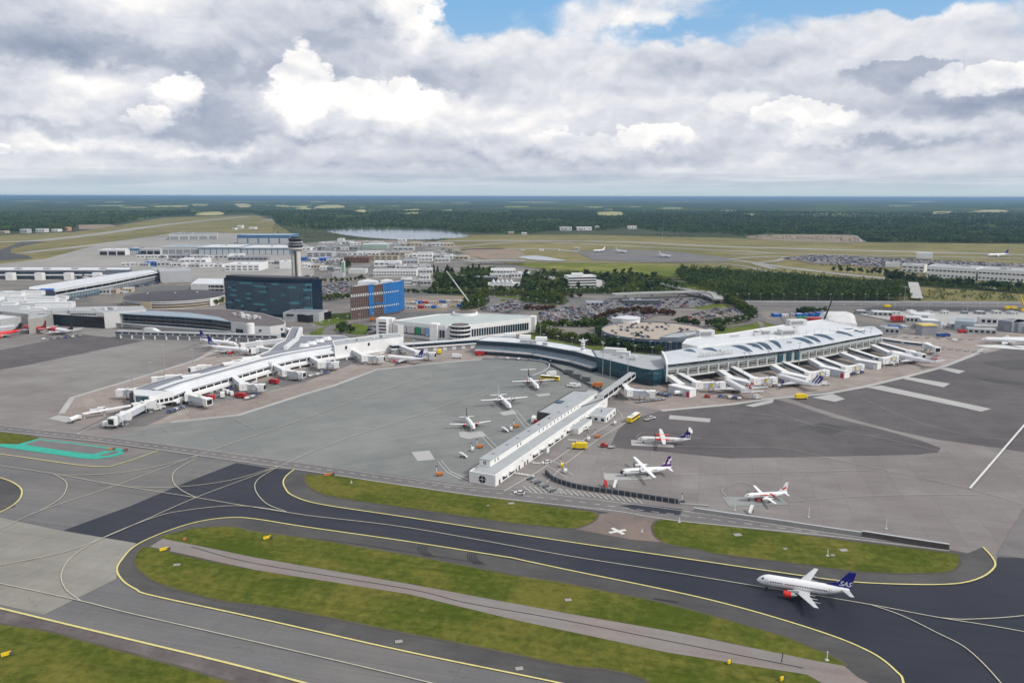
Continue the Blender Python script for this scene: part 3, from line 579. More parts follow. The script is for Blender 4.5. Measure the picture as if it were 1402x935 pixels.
def inset(pts, d):
    pts = ccw([Vector((p[0], p[1], 0)) for p in pts]); n = len(pts); out = []
    for i in range(n):
        a, b, c = pts[i-1], pts[i], pts[(i+1) % n]
        e0 = (b-a).normalized(); e1 = (c-b).normalized(); n0 = Vector((-e0.y, e0.x, 0)); n1 = Vector((-e1.y, e1.x, 0))
        k = (n0+n1); k = k/max(k.dot(n0), .3) if k.length > 1e-4 else n0
        out.append(b+k*d)
    return out
def block(name, label, cat, pts, h, wall, roof, group=None, parapet=.5, z0=0.0, root=None, sx=None):
    """building from a plan outline: wall (with parapet), roof sheet a little below the parapet"""
    c = centre(pts); r = root or thing(name, label, cat, (c.x, c.y, z0), 0, group)
    pts = ccw([Vector((p[0], p[1], 0)) for p in pts]); n = len(pts)
    mb = MB(r.location); inn = inset(pts, .5)
    for k in range(n):
        k2 = (k+1) % n; A, B, C, D = pts[k], pts[k2], inn[k2], inn[k]
        up = lambda p, z: Vector((p.x, p.y, z))
        mb.face([up(A, z0), up(B, z0), up(B, h), up(A, h)])
        mb.face([up(A, h), up(B, h), up(C, h), up(D, h)])
        mb.face([up(D, h), up(C, h), up(C, h-parapet), up(D, h-parapet)])
    mb.build('wall', wall, r)
    mb = MB(r.location); mb.flat([Vector((p.x, p.y, h-parapet)) for p in inn]); mb.build('roof', roof, r)
    return r
def roofpx(px, z): return [P(u, v, z) for u, v in px]
def fbox(u0, v0, u1, v1, depth):
    """plan from a front foot line in the photo and a depth away from the camera"""
    a, b = P(u0, v0), P(u1, v1); d = (b-a).normalized(); n = Vector((-d.y, d.x, 0))
    return [a, b, b+n*depth, a+n*depth]
def rooftop(root, pts, h, n, seed, mats=(LGREY, OFFW), smax=6):
    """plant boxes, vents and ducts on a roof, each its own part"""
    r = random.Random(seed); pts = [Vector((p[0], p[1], 0)) for p in pts]
    for i in range(n):
        for _ in range(20):
            w = [r.random() for _ in pts]; s = sum(w); p = Vector((0, 0, 0))
            for q, ww in zip(pts, w): p += q*(ww/s)
            break
        mb = MB(root.location); e = pts[1]-pts[0]; rz = math.atan2(e.y, e.x); kind = r.random()
        hh = h-.5
        if kind < .5:
            sx, sy, sz = r.uniform(2, smax), r.uniform(2, smax*.6), r.uniform(1, 2.4); mb.box((p.x, p.y, hh+sz/2), (sx, sy, sz), rz); mb.box((p.x, p.y, hh+sz+.15), (sx+.3, sy+.3, .3), rz); nm = 'plant_room'
        elif kind < .8:
            rr = r.uniform(.4, .9); mb.tube((p.x, p.y, hh), (p.x, p.y, hh+1.2), rr); mb.tube((p.x, p.y, hh+1.2), (p.x, p.y, hh+1.6), rr*1.3, rr*.8); nm = 'roof_vent'
        else:
            L = r.uniform(5, 12); d = Vector((math.cos(rz), math.sin(rz), 0)); mb.beam(p-d*L/2+Vector((0, 0, hh+.6)), p+d*L/2+Vector((0, 0, hh+.6)), .9, .8); nm = 'roof_duct'
        mb.build(nm, r.choice(mats), root)

# ---- long white pier building in the foreground
r0 = P(642, 661); r1 = P(678.3, 667)
axis = (P(831.7, 556.5)-r1); axis.z = 0; L = axis.length; ax = axis.normalized(); nx = Vector((ax.y, -ax.x, 0))   # nx points to the right-hand wall
wid = abs((r1-r0).dot(nx)) if abs((r1-r0).dot(nx)) > 6 else 13
hb = hgt(678.3, 667, 650.6); WHITEP = mat('white_wall_panels', (.80, .80, .78), .6, .06, .6)
pier = thing('pier_building', 'long white pier building with raised gallery and round cross window in its end', 'terminal pier', r1)
def q(s, t, z=0): p = r1+ax*s-nx*t; return Vector((p.x, p.y, z))      # s along, t inward from right wall
block('', '', '', [q(0, 0), q(L, 0), q(L, wid), q(0, wid)], hb, WHITEP, ROOFL, root=pier, parapet=.25)
# raised gallery
s0 = 9.0; g0 = wid*.56; g1 = wid-.4
hc = hb+2.7
slab(pier, 'gallery_wall', [q(s0, g0), q(L+2, g0), q(L+2, g1), q(s0, g1)], hb-.24, hc, WHITEP)
slab(pier, 'gallery_roof', [q(s0-.3, g0-.3), q(L+2, g0-.3), q(L+2, g1+.3), q(s0-.3, g1+.3)], hc, hc+.3, ROOFL)
for k, s in enumerate([14, 17, 38, 41.5]+[64+5*i for i in range(12)]):
    if s < L-3: mb = MB(pier.location); c = q(s, g0-.03, hb+1.4); mb.box(c, (.7, .12, 1.3), math.atan2(ax.y, ax.x)); mb.build('gallery_window', GLASSK, pier)
def round_win(c, rad, parent, nrm):
    mb = MB(parent.location); mb.tube(c, c+nrm*.08, rad, rad, 20); o = mb.build('round_window', GLASSK, parent)
    mb = MB(parent.location); mb.tube(c, c+nrm*.13, .16, .16, 4); t = nrm.cross(Vector((0, 0, 1)))
    mb.beam(c-t*rad+nrm*.1, c+t*rad+nrm*.1, .14, .14); mb.beam(c-Vector((0, 0, rad))+nrm*.1, c+Vector((0, 0, rad))+nrm*.1, .14, .14); mb.build('window_cross', WHITEP, o)
round_win(q(0, wid*.5, hb*.48), 1.75, pier, -ax); round_win(q(s0, (g0+g1)/2, hb+1.4), .8, pier, -ax)
mb = MB(pier.location)
for k in range(1, 9): c = q(-.02, wid*k/9, hb/2); mb.box(c, (.05, .05, hb-.1), math.atan2(ax.y, ax.x))
for z in (1.6, 3.3): mb.beam(q(-.03, 0, z), q(-.03, wid, z), .05, .05)
mb.build('panel_joint', LGREY, pier)
# doors, awnings and low annexes on the long wall
rr = random.Random(3); s = 4.0
while s < L-6:
    k = rr.random()
    if k < .33:
        mb = MB(pier.location); mb.box(q(s, -.06, 1.15), (1.3, .1, 2.3), math.atan2(ax.y, ax.x)); mb.build('door', DGREY, pier); s += 3.2
    elif k < .7:
        wl = rr.uniform(3, 7); mb = MB(pier.location); mb.box(q(s+wl/2, -.06, 1.6), (wl, .1, 1.5), math.atan2(ax.y, ax.x)); mb.build('window', GLASS, pier)
        mb = MB(pier.location); mb.box(q(s+wl/2, -.7, 2.9), (wl+.6, 1.4, .12), math.atan2(ax.y, ax.x)); mb.build('awning', OFFW, pier); s += wl+2
    else:
        mb = MB(pier.location); mb.box(q(s, -.06, 3.7), (.9, .12, .5), math.atan2(ax.y, ax.x)); mb.build('wall_lamp', DGREY, pier); s += 3
for (s, ln, dp, hh) in ((52, 3, 2.2, 2.8), (88, 21, 5, 3.4), (119, 3.5, 2.6, 2.6)):
    if s+ln < L: slab(pier, 'annex', [q(s, 0), q(s+ln, 0), q(s+ln, -dp), q(s, -dp)], 0, hh, WHITEP, ROOFL)
for k, (s, t) in enumerate(((18, 9.5), (33, 10.5), (44, 9.8), (58, 10.5), (70, 10), (84, 9.6), (97, 10.4), (110, 9.8))):
    if s < L: mb = MB(pier.location); mb.box(q(s, (g0+g1)/2, hc+.55), (2.2 if k % 2 else 1.2, 1.1, .6), math.atan2(ax.y, ax.x)); mb.build('roof_vent', STEEL, pier)
for s in range(6, int(L), 9): c = q(s, wid-.7, hb+.15); mb = MB(pier.location); mb.box(c, (3.0, .5, .5), math.atan2(ax.y, ax.x)); mb.build('roof_rail', STEEL, pier)
# dark flat-roofed wing beside the pier and the low annex on its right
pts = roofpx([(735.5, 563.5), (762, 567.5), (826, 546), (821, 537), (785, 534)], 5.6); hl = 5.6
w1 = block('pier_wing', 'low dark-walled wing with pale flat roof on the left of the white pier', 'building', pts, hl, mat('charcoal_cladding', (.05, .053, .06), .5, .2, .3), ROOFL, parapet=.3)
for u, v in ((766, 550), (773, 561)):
    c = P(u, v, hl); mb = MB(w1.location); mb.box(c, (6, 4, .3), math.atan2(ax.y, ax.x)); mb.build('roof_opening', GLASS, w1)
pts = roofpx([(803, 566.5), (829.5, 570.5), (843, 559), (818, 556.5)], 3.8)
w2 = block('pier_annex', 'square white annex with grey roof on the right of the white pier', 'building', pts, 3.8, WHITEP, ROOFL, parapet=.3)
pp = ccw([Vector(p) for p in pts]); win_row(w2, P(829.5, 570.5, 3.8), P(843, 559, 3.8), 1, 3, 2.0, 1.6, GLASS); win_row(w2, P(803, 566.5, 3.8), P(829.5, 570.5, 3.8), .9, 3, 1.8, 1.5, GLASS)
c = centre(pts); mb = MB(w2.location); mb.tube((c.x, c.y, 3.5), (c.x, c.y, 4.8), .3); mb.build('roof_vent', DGREY, w2)

# glazed foot bridge from the pier to the terminal
A = P(822, 541, 7.6); B = P(866, 509.5, 9.2)
fb = thing('foot_bridge', 'long white covered foot bridge sloping from the pier gallery up to the glass terminal', 'foot bridge', (A.x, A.y, 0))
mb = MB(fb.location); mb.beam(A-Vector((0, 0, .2)), B-Vector((0, 0, .2)), 4.4, .4); mb.build('roof', ROOFL, fb)
mb = MB(fb.location); mb.beam(A-Vector((0, 0, 3.2)), B-Vector((0, 0, 3.2)), 4.4, .9); mb.build('deck', WHITE, fb)
d = (B-A); nn = Vector((d.y, -d.x, 0)).normalized()
for sg in (1, -1):
    for k in range(7):
        a = A+d*((k+.12)/7)+nn*2.0*sg-Vector((0, 0, 1.6)); b_ = A+d*((k+.88)/7)+nn*2.0*sg-Vector((0, 0, 1.6))
        mb = MB(fb.location); mb.beam(a, b_, .2, 2.2); mb.build('window', GLASSK, fb)
for k in range(8):
    c = A+d*(k/7)-Vector((0, 0, 1.6)); mb = MB(fb.location); mb.box(c, (.5, 4.3, 2.3), math.atan2(d.y, d.x)); mb.build('frame', WHITE, fb)
for t in (.3, .7):
    c = A+d*t; mb = MB(fb.location); mb.tube((c.x, c.y, 0), (c.x, c.y, c.z-3.4), .45); mb.build('pillar', CONC, fb)

# ---- right-hand terminal with the long curved roof
HT = 14.8
eave = [(913.4, 497.7), (960, 492.3), (1000, 487.5), (1040, 483), (1075, 478.6), (1097, 475.5), (1130, 470), (1160, 464.3), (1190, 459), (1208.6, 455.8)]
back = [(907, 482), (955, 474.5), (992, 470.5), (1028, 466), (1062, 462.5), (1085, 459.5), (1115, 455.5), (1143, 452), (1170, 449), (1190, 446.5)]
E = [P(u, v, HT) for u, v in eave]; K = [P(u, v, 17.5) for u, v in back]
t5 = thing('terminal_building', 'long white terminal with curved roof, crescent skylights and a row of window bays', 'terminal', (E[0].x, E[0].y, 0))
mb = MB(t5.location); prof = [(-.05, -.6), (0, 0), (.06, .9), (.2, 1.9), (.45, 2.7), (.75, 3.0), (1, 2.7)]
rows = []
for (t, z) in prof: rows.append([Vector((e.x+(k.x-e.x)*t, e.y+(k.y-e.y)*t, HT+z)) for e, k in zip(E, K)])
for j in range(len(rows)-1):
    for i in range(len(E)-1): mb.face([rows[j][i], rows[j][i+1], rows[j+1][i+1], rows[j+1][i]])
rf = mb.build('roof', mat('white_metal_roof', (.50, .53, .56), .5, .12, .1), t5, True)
mb = MB(t5.location)                                    # walls: front set back under the eave, ends and back
Fw = [e+(k-e)*.05 for e, k in zip(E, K)]
outline = [Vector((p.x, p.y, 0)) for p in Fw]+[Vector((p.x, p.y, 0)) for p in reversed(K)]
for i in range(len(outline)):
    a = outline[i]; b_ = outline[(i+1) % len(outline)]
    zt = HT-.3 if i < len(Fw)-1 else HT+1.5
    mb.face([a, b_, b_+Vector((0, 0, zt)), a+Vector((0, 0, zt))])
mb.build('wall', mat('silver_cladding', (.40, .43, .43), .5, .1, .3), t5)
def along(pts, t):
    Ls = [(pts[i+1]-pts[i]).length for i in range(len(pts)-1)]; T = sum(Ls)*t
    for i, l in enumerate(Ls):
        if T <= l or i == len(Ls)-1: return pts[i]+(pts[i+1]-pts[i])*(T/l), (pts[i+1]-pts[i]).normalized()
        T -= l
NB = 26
for k in range(NB):                                     # high ribbon of glass, then bays with sills, all separate windows
    p, d = along(Fw, (k+.5)/NB); n = Vector((d.y, -d.x, 0)); rz = math.atan2(d.y, d.x); w = 9.0
    mb = MB(t5.location); mb.box((p.x+n.x*.1, p.y+n.y*.1, 12.9), (w*.93, .2, 1.7), rz); mb.build('high_window', GLASSK if k % 3 else GLASSB, t5)
    if k in (11, 12, 13): 
        mb = MB(t5.location); mb.box((p.x+n.x*.4, p.y+n.y*.4, 8.5), (w*.5, 1.2, 6.5), rz); mb.build('stair_glazing', GLASSB, t5); continue
    mb = MB(t5.location); mb.box((p.x+n.x*.15, p.y+n.y*.15, 7.4), (w*.6, .3, 3.6), rz); o = mb.build('window_bay', GLASSK, t5)
    mb = MB(t5.location)
    for z in (6.6, 8.4): mb.box((p.x+n.x*.5, p.y+n.y*.5, z), (w*.62, .9, .7), rz)
    mb.build('sun_screen', mat('grey_screen', (.33, .33, .30), .6, .15, .5), o)
    mb = MB(t5.location); mb.box((p.x+n.x*.6+d.x*w*.42, p.y+n.y*.6+d.y*w*.42, 7.7), (w*.14, 1.2, 4.6), rz); mb.build('pier_column', LGREY, t5)
mb = MB(t5.location)
for i in range(len(E)-1): mb.beam(Vector((Fw[i].x, Fw[i].y, 4.9))-Vector((0, 1.2, 0)), Vector((Fw[i+1].x, Fw[i+1].y, 4.9))-Vector((0, 1.2, 0)), 3.4, .8)
mb.build('gallery', OFFW, t5)
mb = MB(t5.location)
for i in range(len(E)-1): mb.beam(Vector((Fw[i].x, Fw[i].y, 2.3))-Vector((0, .25, 0)), Vector((Fw[i+1].x, Fw[i+1].y, 2.3))-Vector((0, .25, 0)), .4, 4.2)
mb.build('ground_floor_glazing', GLASSK, t5)
# curved end frame
mb = MB(t5.location); ee = [Vector((r_[0].x-.2, r_[0].y, r_[0].z+.15)) for r_ in rows]; ee = [Vector((ee[0].x, ee[0].y, 2.5))]+ee
for a, b_ in zip(ee, ee[1:]): mb.beam(a, b_, 1.1, 1.1)
mb.build('end_frame', WHITE, t5)
# crescent skylights
for (u0, v0, u1, v1) in ((931, 481, 956.5, 485), (957.6, 479, 986, 483), (996, 474, 1032, 482), (1017, 471.5, 1046, 478.5), (1030, 469, 1058.5, 479.5), (1048, 466.5, 1071, 476.5), (1079, 463.5, 1115.5, 471), (1094, 461, 1125.6, 468.8), (1106, 459, 1144, 465.5), (1127, 455.5, 1170, 460), (1145, 452.5, 1185, 456.5)):
    a = P(u0, v0, 17.0); b_ = P(u1, v1, 16.4); d = b_-a; n = Vector((-d.y, d.x, 0)).normalized(); mb = MB(t5.location); ns = 14; lo = []; hi = []; mid = []
    for k in range(ns+1):
        t = k/ns; s = math.sin(math.pi*t); c = a+d*t
        lo.append(c-n*1.2*s+Vector((0, 0, -.1*s))); mid.append(c+n*1.0*s+Vector((0, 0, 2.0*s))); hi.append(c+n*2.6*s+Vector((0, 0, 2.3*s)))
    for k in range(ns): mb.face([lo[k], lo[k+1], mid[k+1], mid[k]]); mb.face([mid[k], mid[k+1], hi[k+1], hi[k]])
    o = mb.build('crescent_skylight', mat('skylight_glass', (.09, .14, .20), .65, .2, .4), t5)
    mb = MB(t5.location)
    for k in range(ns): mb.beam(hi[k]+Vector((0, 0, .1)), hi[k+1]+Vector((0, 0, .1)), .5, .25)
    mb.build('skylight_rim', WHITE, o)
def text_mesh(body, size, depth, m, name, parent, M4, align='LEFT', shear=0.0):
    c = bpy.data.curves.new(name, 'FONT'); c.body = body; c.size = size; c.extrude = depth; c.align_x = align; c.shear = shear; c.offset = size*.012
    tmp = bpy.data.objects.new(name, c); COL.objects.link(tmp); bpy.context.view_layer.update()
    me = bpy.data.meshes.new_from_object(tmp.evaluated_get(bpy.context.evaluated_depsgraph_get())); bpy.data.objects.remove(tmp); bpy.data.curves.remove(c)
    me.materials.clear(); me.materials.append(m); me.name = name
    o = bpy.data.objects.new(name, me); COL.objects.link(o); o.parent = parent; o.matrix_local = M4; return o
a = P(957, 487.5, 16.9); b_ = P(1003, 482.5, 16.9); d = (b_-a); d.z = 0
Mt = Matrix.Translation(a-t5.location) @ Matrix.Rotation(math.atan2(d.y, d.x), 4, 'Z') @ Matrix.Rotation(R(80), 4, 'X')
tx = text_mesh('ARLANDA TERMINAL 5', 2.9, .15, mat('sign_letter', (.55, .53, .50), .5, .05), 'roof_lettering', t5, Mt)
tx.scale.x = min(1.6, d.length/max(tx.dimensions.x, .1))
mb = MB(t5.location); mb.beam(a-Vector((0, 0, .5)), b_-Vector((0, 0, .5)), .3, .3)
for k in range(10): c = a+(b_-a)*(k/9); mb.beam(c-Vector((0, 0, 1.5)), c, .2, .2)
mb.build('sign_frame', LGREY, t5)
for k, t in enumerate((.2, .35, .5, .63, .8, .9)):
    p, d = along([e+(k_-e)*.35 for e, k_ in zip(E, K)], t); 
    for j in range(3): mb = MB(t5.location); mb.tube((p.x+j*1.3, p.y, 16.5), (p.x+j*1.3, p.y, 18.0), .4); mb.build('roof_vent', DGREY, t5)
# landside block behind the curved roof
lb = block('terminal_landside_block', 'flat white landside block with stair penthouses behind the curved-roof terminal', 'terminal', roofpx([(934, 470), (955, 474), (1028, 466), (1085, 459.5), (1183, 449.5), (1172, 446), (1127, 437), (1092, 441.5), (1050, 448), (1000, 456), (970, 459), (940, 464)], 19), 19, WHITE, ROOFW, parapet=.6)
for (u, v, w, dd, hh) in ((965.5, 460.5, 13, 6, 5), (1090, 444.5, 16, 7, 4.5), (1078, 457.5, 14, 7, 4), (1048, 457, 8, 5, 3)):
    c = P(u, v, 18.5); mb = MB(lb.location); mb.box((c.x, c.y, 18.5+hh/2), (w, dd, hh), R(15)); o = mb.build('penthouse', OFFW, lb)
    mb = MB(lb.location); mb.box((c.x-.2, c.y-dd/2-.4, 18.5+hh/2), (w*.7, .3, hh*.5), R(15)); mb.build('louvre', MGREY, o)
rooftop(lb, roofpx([(940, 468), (1028, 463), (1120, 453), (1125, 441), (1050, 451)], 19), 19, 16, 5)
for k in range(12): p = P(1052+k*10.5, 461-k*1.15, 20.5); mb = MB(lb.location); mb.tube((p.x, p.y, 18.5), (p.x, p.y, 22), .12, .12, 5); mb.build('lightning_rod', STEEL, lb)

# ---- dark glass connector left of it
def glazed(name, label, px, h, nfloor, band, roofm, n_win=None, base=0):
    pts = roofpx(px, h); r = block(name, label, 'terminal', pts, h, OFFW, roofm, parapet=.4); return r, pts
fr = [(652, 466), (690, 468), (733, 471.5), (788, 481), (817, 489)]; bk = [(811, 478), (770, 470), (733, 464.5), (700, 461.5), (668, 460)]
ca = block('connector_building', 'long low terminal wing with dark blue glass and pale roof, bending to the left', 'terminal', roofpx(fr+bk, 11), 11, mat('blue_grey_cladding', (.16, .19, .23), .5, .15, .3), ROOFW, parapet=.4)
fw = [P(u, v, 11) for u, v in fr]
for i in range(len(fw)-1):
    a, b_ = fw[i], fw[i+1]; n = max(2, int((b_-a).length/9)); win_row(ca, a, b_, 7.4, n, (b_-a).length/n*.985, 2.9, GLASS, 'upper_glazing', .1); win_row(ca, a, b_, 4.3, n, (b_-a).length/n*.985, 1.5, GLASSL, 'lower_glazing', .1)
mb = MB(ca.location)
for i in range(len(fw)-1):
    d = (fw[i+1]-fw[i]).normalized(); n = Vector((d.y, -d.x, 0))*5; a = fw[i]; b_ = fw[i+1]
    mb.prism([a, b_, b_+n, a+n], 3.2, 4.0)
o = mb.build('canopy', LGREY, ca)
mb = MB(ca.location)
for i in range(len(fw)-1):
    d = (fw[i+1]-fw[i]).normalized(); n = Vector((d.y, -d.x, 0))*4.2; a = fw[i]; b_ = fw[i+1]; mb.prism([a, b_, b_+n, a+n], 0, 3.15)
mb.build('ground_floor', GLASS, ca)
for (u, v) in ((698, 460.5), (719, 463), (741, 465.5)):
    c = P(u, v, 11); mb = MB(ca.location); mb.box((c.x, c.y, 12.2), (9, 5, 2.6), R(-10)); mb.build('penthouse', WHITE, ca)
rooftop(ca, roofpx(fr+bk, 11), 11, 8, 12)
fr2 = [(817, 488.8), (845, 496), (880, 504.5), (894, 506.5), (911, 504)]; bk2 = [(907, 486.5), (885, 484.5), (860, 482), (835, 479), (811, 478.5)]
cb = block('connector_building', 'blue-green glass terminal wing with wedge-shaped pale roof, left of the curved-roof terminal', 'terminal', roofpx(fr2+bk2, 11.4), 11.4, mat('teal_cladding', (.02, .06, .08), .35, .2, .3), ROOFL, parapet=.4)
fw = [P(u, v, 11.4) for u, v in fr2]
for i in range(len(fw)-1):
    a, b_ = fw[i], fw[i+1]; n = max(2, int((b_-a).length/5))
    for z in (1.4, 4.8, 8.0): win_row(cb, a, b_, z, n, (b_-a).length/n*.96, 2.7, GLASSB if z > 4 else GLASS, 'glazing', .1)
for (u, v, w, dd) in ((842, 482, 16, 7), (853, 486, 10, 5)):
    c = P(u, v, 11.4); mb = MB(cb.location); mb.box((c.x, c.y, 12.6), (w, dd, 3.2), R(-20)); mb.build('penthouse', OFFW, cb)
rooftop(cb, roofpx(fr2+bk2, 11.4), 11.4, 5, 14)
# little white roof tower
c = P(798, 480, 11); tw = thing('roof_tower', 'small white ribbed ventilation tower on the connector roof, carrying a flat cross arm', 'tower', (c.x, c.y, 11))
mb = MB(tw.location); mb.tube((c.x, c.y, 10.6), (c.x, c.y, 18), 1.6, 1.6, 12)
mb.build('shaft', WHITE, tw)
for z in (12.5, 14.5, 16.5): mb = MB(tw.location); mb.tube((c.x, c.y, z), (c.x, c.y, z+.5), 1.7, 1.7, 12); mb.build('band', DGREY, tw)
mb = MB(tw.location); mb.box((c.x, c.y, 18.9), (6, 1, .8)); mb.tube((c.x, c.y, 18), (c.x, c.y, 20.5), .4); mb.build('cross_arm', WHITE, tw)

# ---- corridor linking hub and connector, and low building under it
A = P(535, 472, 7.5); B = P(652, 464, 7.5)
cr = thing('link_corridor', 'white glazed link corridor running from the left pier to the dark glass wing', 'corridor', (A.x, A.y, 0)); d = B-A; n = Vector((d.y, -d.x, 0)).normalized()
mb = MB(cr.location); mb.beam(A-Vector((0, 0, .2)), B-Vector((0, 0, .2)), 6, .5); mb.build('roof', ROOFW, cr)
mb = MB(cr.location); mb.beam(A-Vector((0, 0, 3.3)), B-Vector((0, 0, 3.3)), 6, 1.2); mb.build('deck', WHITE, cr)
win_row(cr, A+n*2.8, B+n*2.8, 4.8, 16, d.length/16*.9, 2.1, GLASS, 'window', .05); win_row(cr, B-n*2.8, A-n*2.8, 4.8, 16, d.length/16*.9, 2.1, GLASS, 'window', .05)
slab(cr, 'ground_floor', [A+n*2.2, B+n*2.2, B-n*8, A-n*8], 0, 3.6, MGREY, ROOFG)
win_row(cr, A+n*2.2, B+n*2.2, .2, 9, 3.4, 2.8, OFFW, 'shutter_door', .1)

# ---- left pier (white, stepped section) ------------------------------------------------
lp_r = [(236, 541.5), (262, 531.5), (322, 514), (370, 500), (400, 492.5), (430, 487), (480, 479), (540, 469.5)]      # right eave, z 7
ZE = 7.0
Er = [P(u, v, ZE) for u, v in lp_r]
pl = thing('terminal_pier', 'white stepped terminal pier with grey roof strips and jet bridges on both sides', 'terminal pier', (Er[0].x, Er[0].y, 0))
nrm = []
for i, p in enumerate(Er):
    a = Er[max(0, i-1)]; c = Er[min(len(Er)-1, i+1)]; d = (c-a).normalized(); nrm.append(Vector((-d.y, d.x, 0)))
def strip(name, t0, z0, t1, z1, m, i0=0, i1=None, thick=None):
    mb = MB(pl.location); i1 = len(Er)-1 if i1 is None else i1
    for i in range(i0, i1):
        a0 = Er[i]+nrm[i]*t0; a1 = Er[i]+nrm[i]*t1; b0 = Er[i+1]+nrm[i+1]*t0; b1 = Er[i+1]+nrm[i+1]*t1
        for p, z in ((a0, z0), (b0, z0), (a1, z1), (b1, z1)): p.z = z
        mb.face([a0, b0, b1, a1])
        if t0 == t1: pass
    return mb.build(name, m, pl)
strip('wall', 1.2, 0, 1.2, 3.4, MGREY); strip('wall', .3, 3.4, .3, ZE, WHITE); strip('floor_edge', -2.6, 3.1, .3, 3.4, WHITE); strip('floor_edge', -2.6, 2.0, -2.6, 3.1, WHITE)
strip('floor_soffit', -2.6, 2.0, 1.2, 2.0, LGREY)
strip('roof_slope', -.6, ZE-.2, 3.5, ZE+2.0, ROOFW); strip('roof_fascia', 3.5, ZE+2, 3.5, ZE+2.8, WHITE); strip('roof_band', 3.5, ZE+2.8, 6.5, ZE+3.0, ROOFW)
strip('grey_roof', 6.5, ZE+2.7, 11, ZE+2.7, ROOFG); strip('roof_band', 11, ZE+3.1, 14, ZE+3.3, ROOFW); strip('roof_fascia', 11, ZE+2.6, 11, ZE+3.1, WHITE)
strip('grey_roof', 14, ZE+1.2, 29, ZE+1.0, ROOFG); strip('wall', 14, ZE+1.2, 14, ZE+3.3, WHITE); strip('roof_rim', 29, ZE+1.4, 30, ZE+1.4, ROOFW); strip('wall', 30, 0, 30, ZE+1.4, OFFW)
for i in range(len(Er)-1):
    a = Er[i]+nrm[i]*.3; b_ = Er[i+1]+nrm[i+1]*.3; n = max(2, int((b_-a).length/6)); win_row(pl, a, b_, 4.3, n, (b_-a).length/n*.86, 1.4, GLASSK, 'window', .08)
    n2 = max(2, int((b_-a).length/9))
    for k in range(n2):
        c = a+(b_-a)*((k+.5)/n2)-nrm[i]*2.2; mb = MB(pl.location); mb.box((c.x, c.y, 1.0), (1.2, 1.2, 2.0), math.atan2((b_-a).y, (b_-a).x)); mb.build('column', WHITE, pl)
tips = [Er[0]-nrm[0]*.6, Er[0]+nrm[0]*27]; d0 = (Er[0]-Er[1]).normalized()
hd = [tips[0], tips[0]+d0*12+nrm[0]*7, tips[0]+d0*12+nrm[0]*17, tips[1]]
o = slab(pl, 'head_block', hd, 3.2, ZE+2.6, WHITE, ROOFW)
mb = MB(pl.location); c = tips[0]+d0*12.2+nrm[0]*12; mb.box((c.x, c.y, 6.8), (.3, 8.5, 4.2), math.atan2(d0.y, d0.x)); mb.build('end_glazing', GLASSB, pl)
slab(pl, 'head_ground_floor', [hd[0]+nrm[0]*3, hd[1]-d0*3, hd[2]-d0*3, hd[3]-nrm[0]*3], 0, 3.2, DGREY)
win_row(pl, tips[0]+nrm[0]*.2, tips[0]+d0*12+nrm[0]*7.2, 4.4, 5, 2.0, 1.8, GLASSK, 'window', -.2)
# louvred roof lights and the hub
for (u, v, w, dd, hh) in ((262, 513, 12, 5, 1.0), (318, 496, 13, 6, 1.4), (331, 493, 13, 6, 1.4), (344, 489, 13, 6, 1.4)):
    c = P(u, v, ZE+2.6); mb = MB(pl.location); mb.box((c.x, c.y, ZE+2.0), (w, dd, hh), R(35)); mb.build('roof_light', WHITE, pl)
hubp = roofpx([(372, 497), (346, 488), (368, 480), (378, 471), (390, 465), (399, 447.5), (414, 448), (411, 459), (440, 459), (470, 459), (480, 464), (500, 466.5), (470, 469), (440, 474), (415, 478.5), (392, 484)], 9)
hub = block('pier_hub', 'grey-roofed hub of the left pier with four white hexagonal roof lights', 'terminal', hubp, 9, WHITE, ROOFG, parapet=.7)
for k, (u, v) in enumerate(((416, 470.5), (426.5, 467.5), (437, 464.5), (447, 461.5))):
    c = P(u, v, 10.5); mb = MB(hub.location); hx = [(c.x+4.6*math.cos(math.pi/3*j), c.y+3.4*math.sin(math.pi/3*j)) for j in range(6)]; hi = [(c.x+(x-c.x)*.6, c.y+(y-c.y)*.6) for x, y in hx]
    for j in range(6): mb.face([(hx[j][0], hx[j][1], 8.4), (hx[(j+1) % 6][0], hx[(j+1) % 6][1], 8.4), (hi[(j+1) % 6][0], hi[(j+1) % 6][1], 11), (hi[j][0], hi[j][1], 11)])
    o = mb.build('hexagonal_roof_light', WHITE, hub); mb = MB(hub.location); mb.flat([(x, y, 10.7) for x, y in hi]); mb.build('glazing', GLASSL, o)
for px in ([(404, 462), (409, 461), (414.5, 448), (410, 447.5)], [(388, 474), (393, 474), (409, 461), (404, 462)]):
    slab(hub, 'roof_band', roofpx(px, 11), 8.3, 11, WHITE, ROOFW)
ub = block('pier_upper_storey', 'long white windowless upper storey on the pier roof beside the link corridor', 'terminal', roofpx([(455, 466), (500, 460.5), (524, 456.5), (546, 456), (552, 461), (520, 465), (480, 470.5), (458, 474)], 12), 12, WHITE, ROOFL, parapet=.6)
c = P(488, 466, 10); win_row(ub, P(458, 474, 12), P(520, 465, 12), 8.6, 2, 1.5, 2.2, GLASSK, 'window')
rooftop(ub, roofpx([(460, 468), (500, 462), (540, 458), (520, 463)], 12), 12, 5, 31)
lt = block('stair_tower', 'narrow white stair tower rising between the left pier and the white car park', 'stair tower', fbox(545, 467, 553, 466, 6), 14, OFFW, ROOFL)

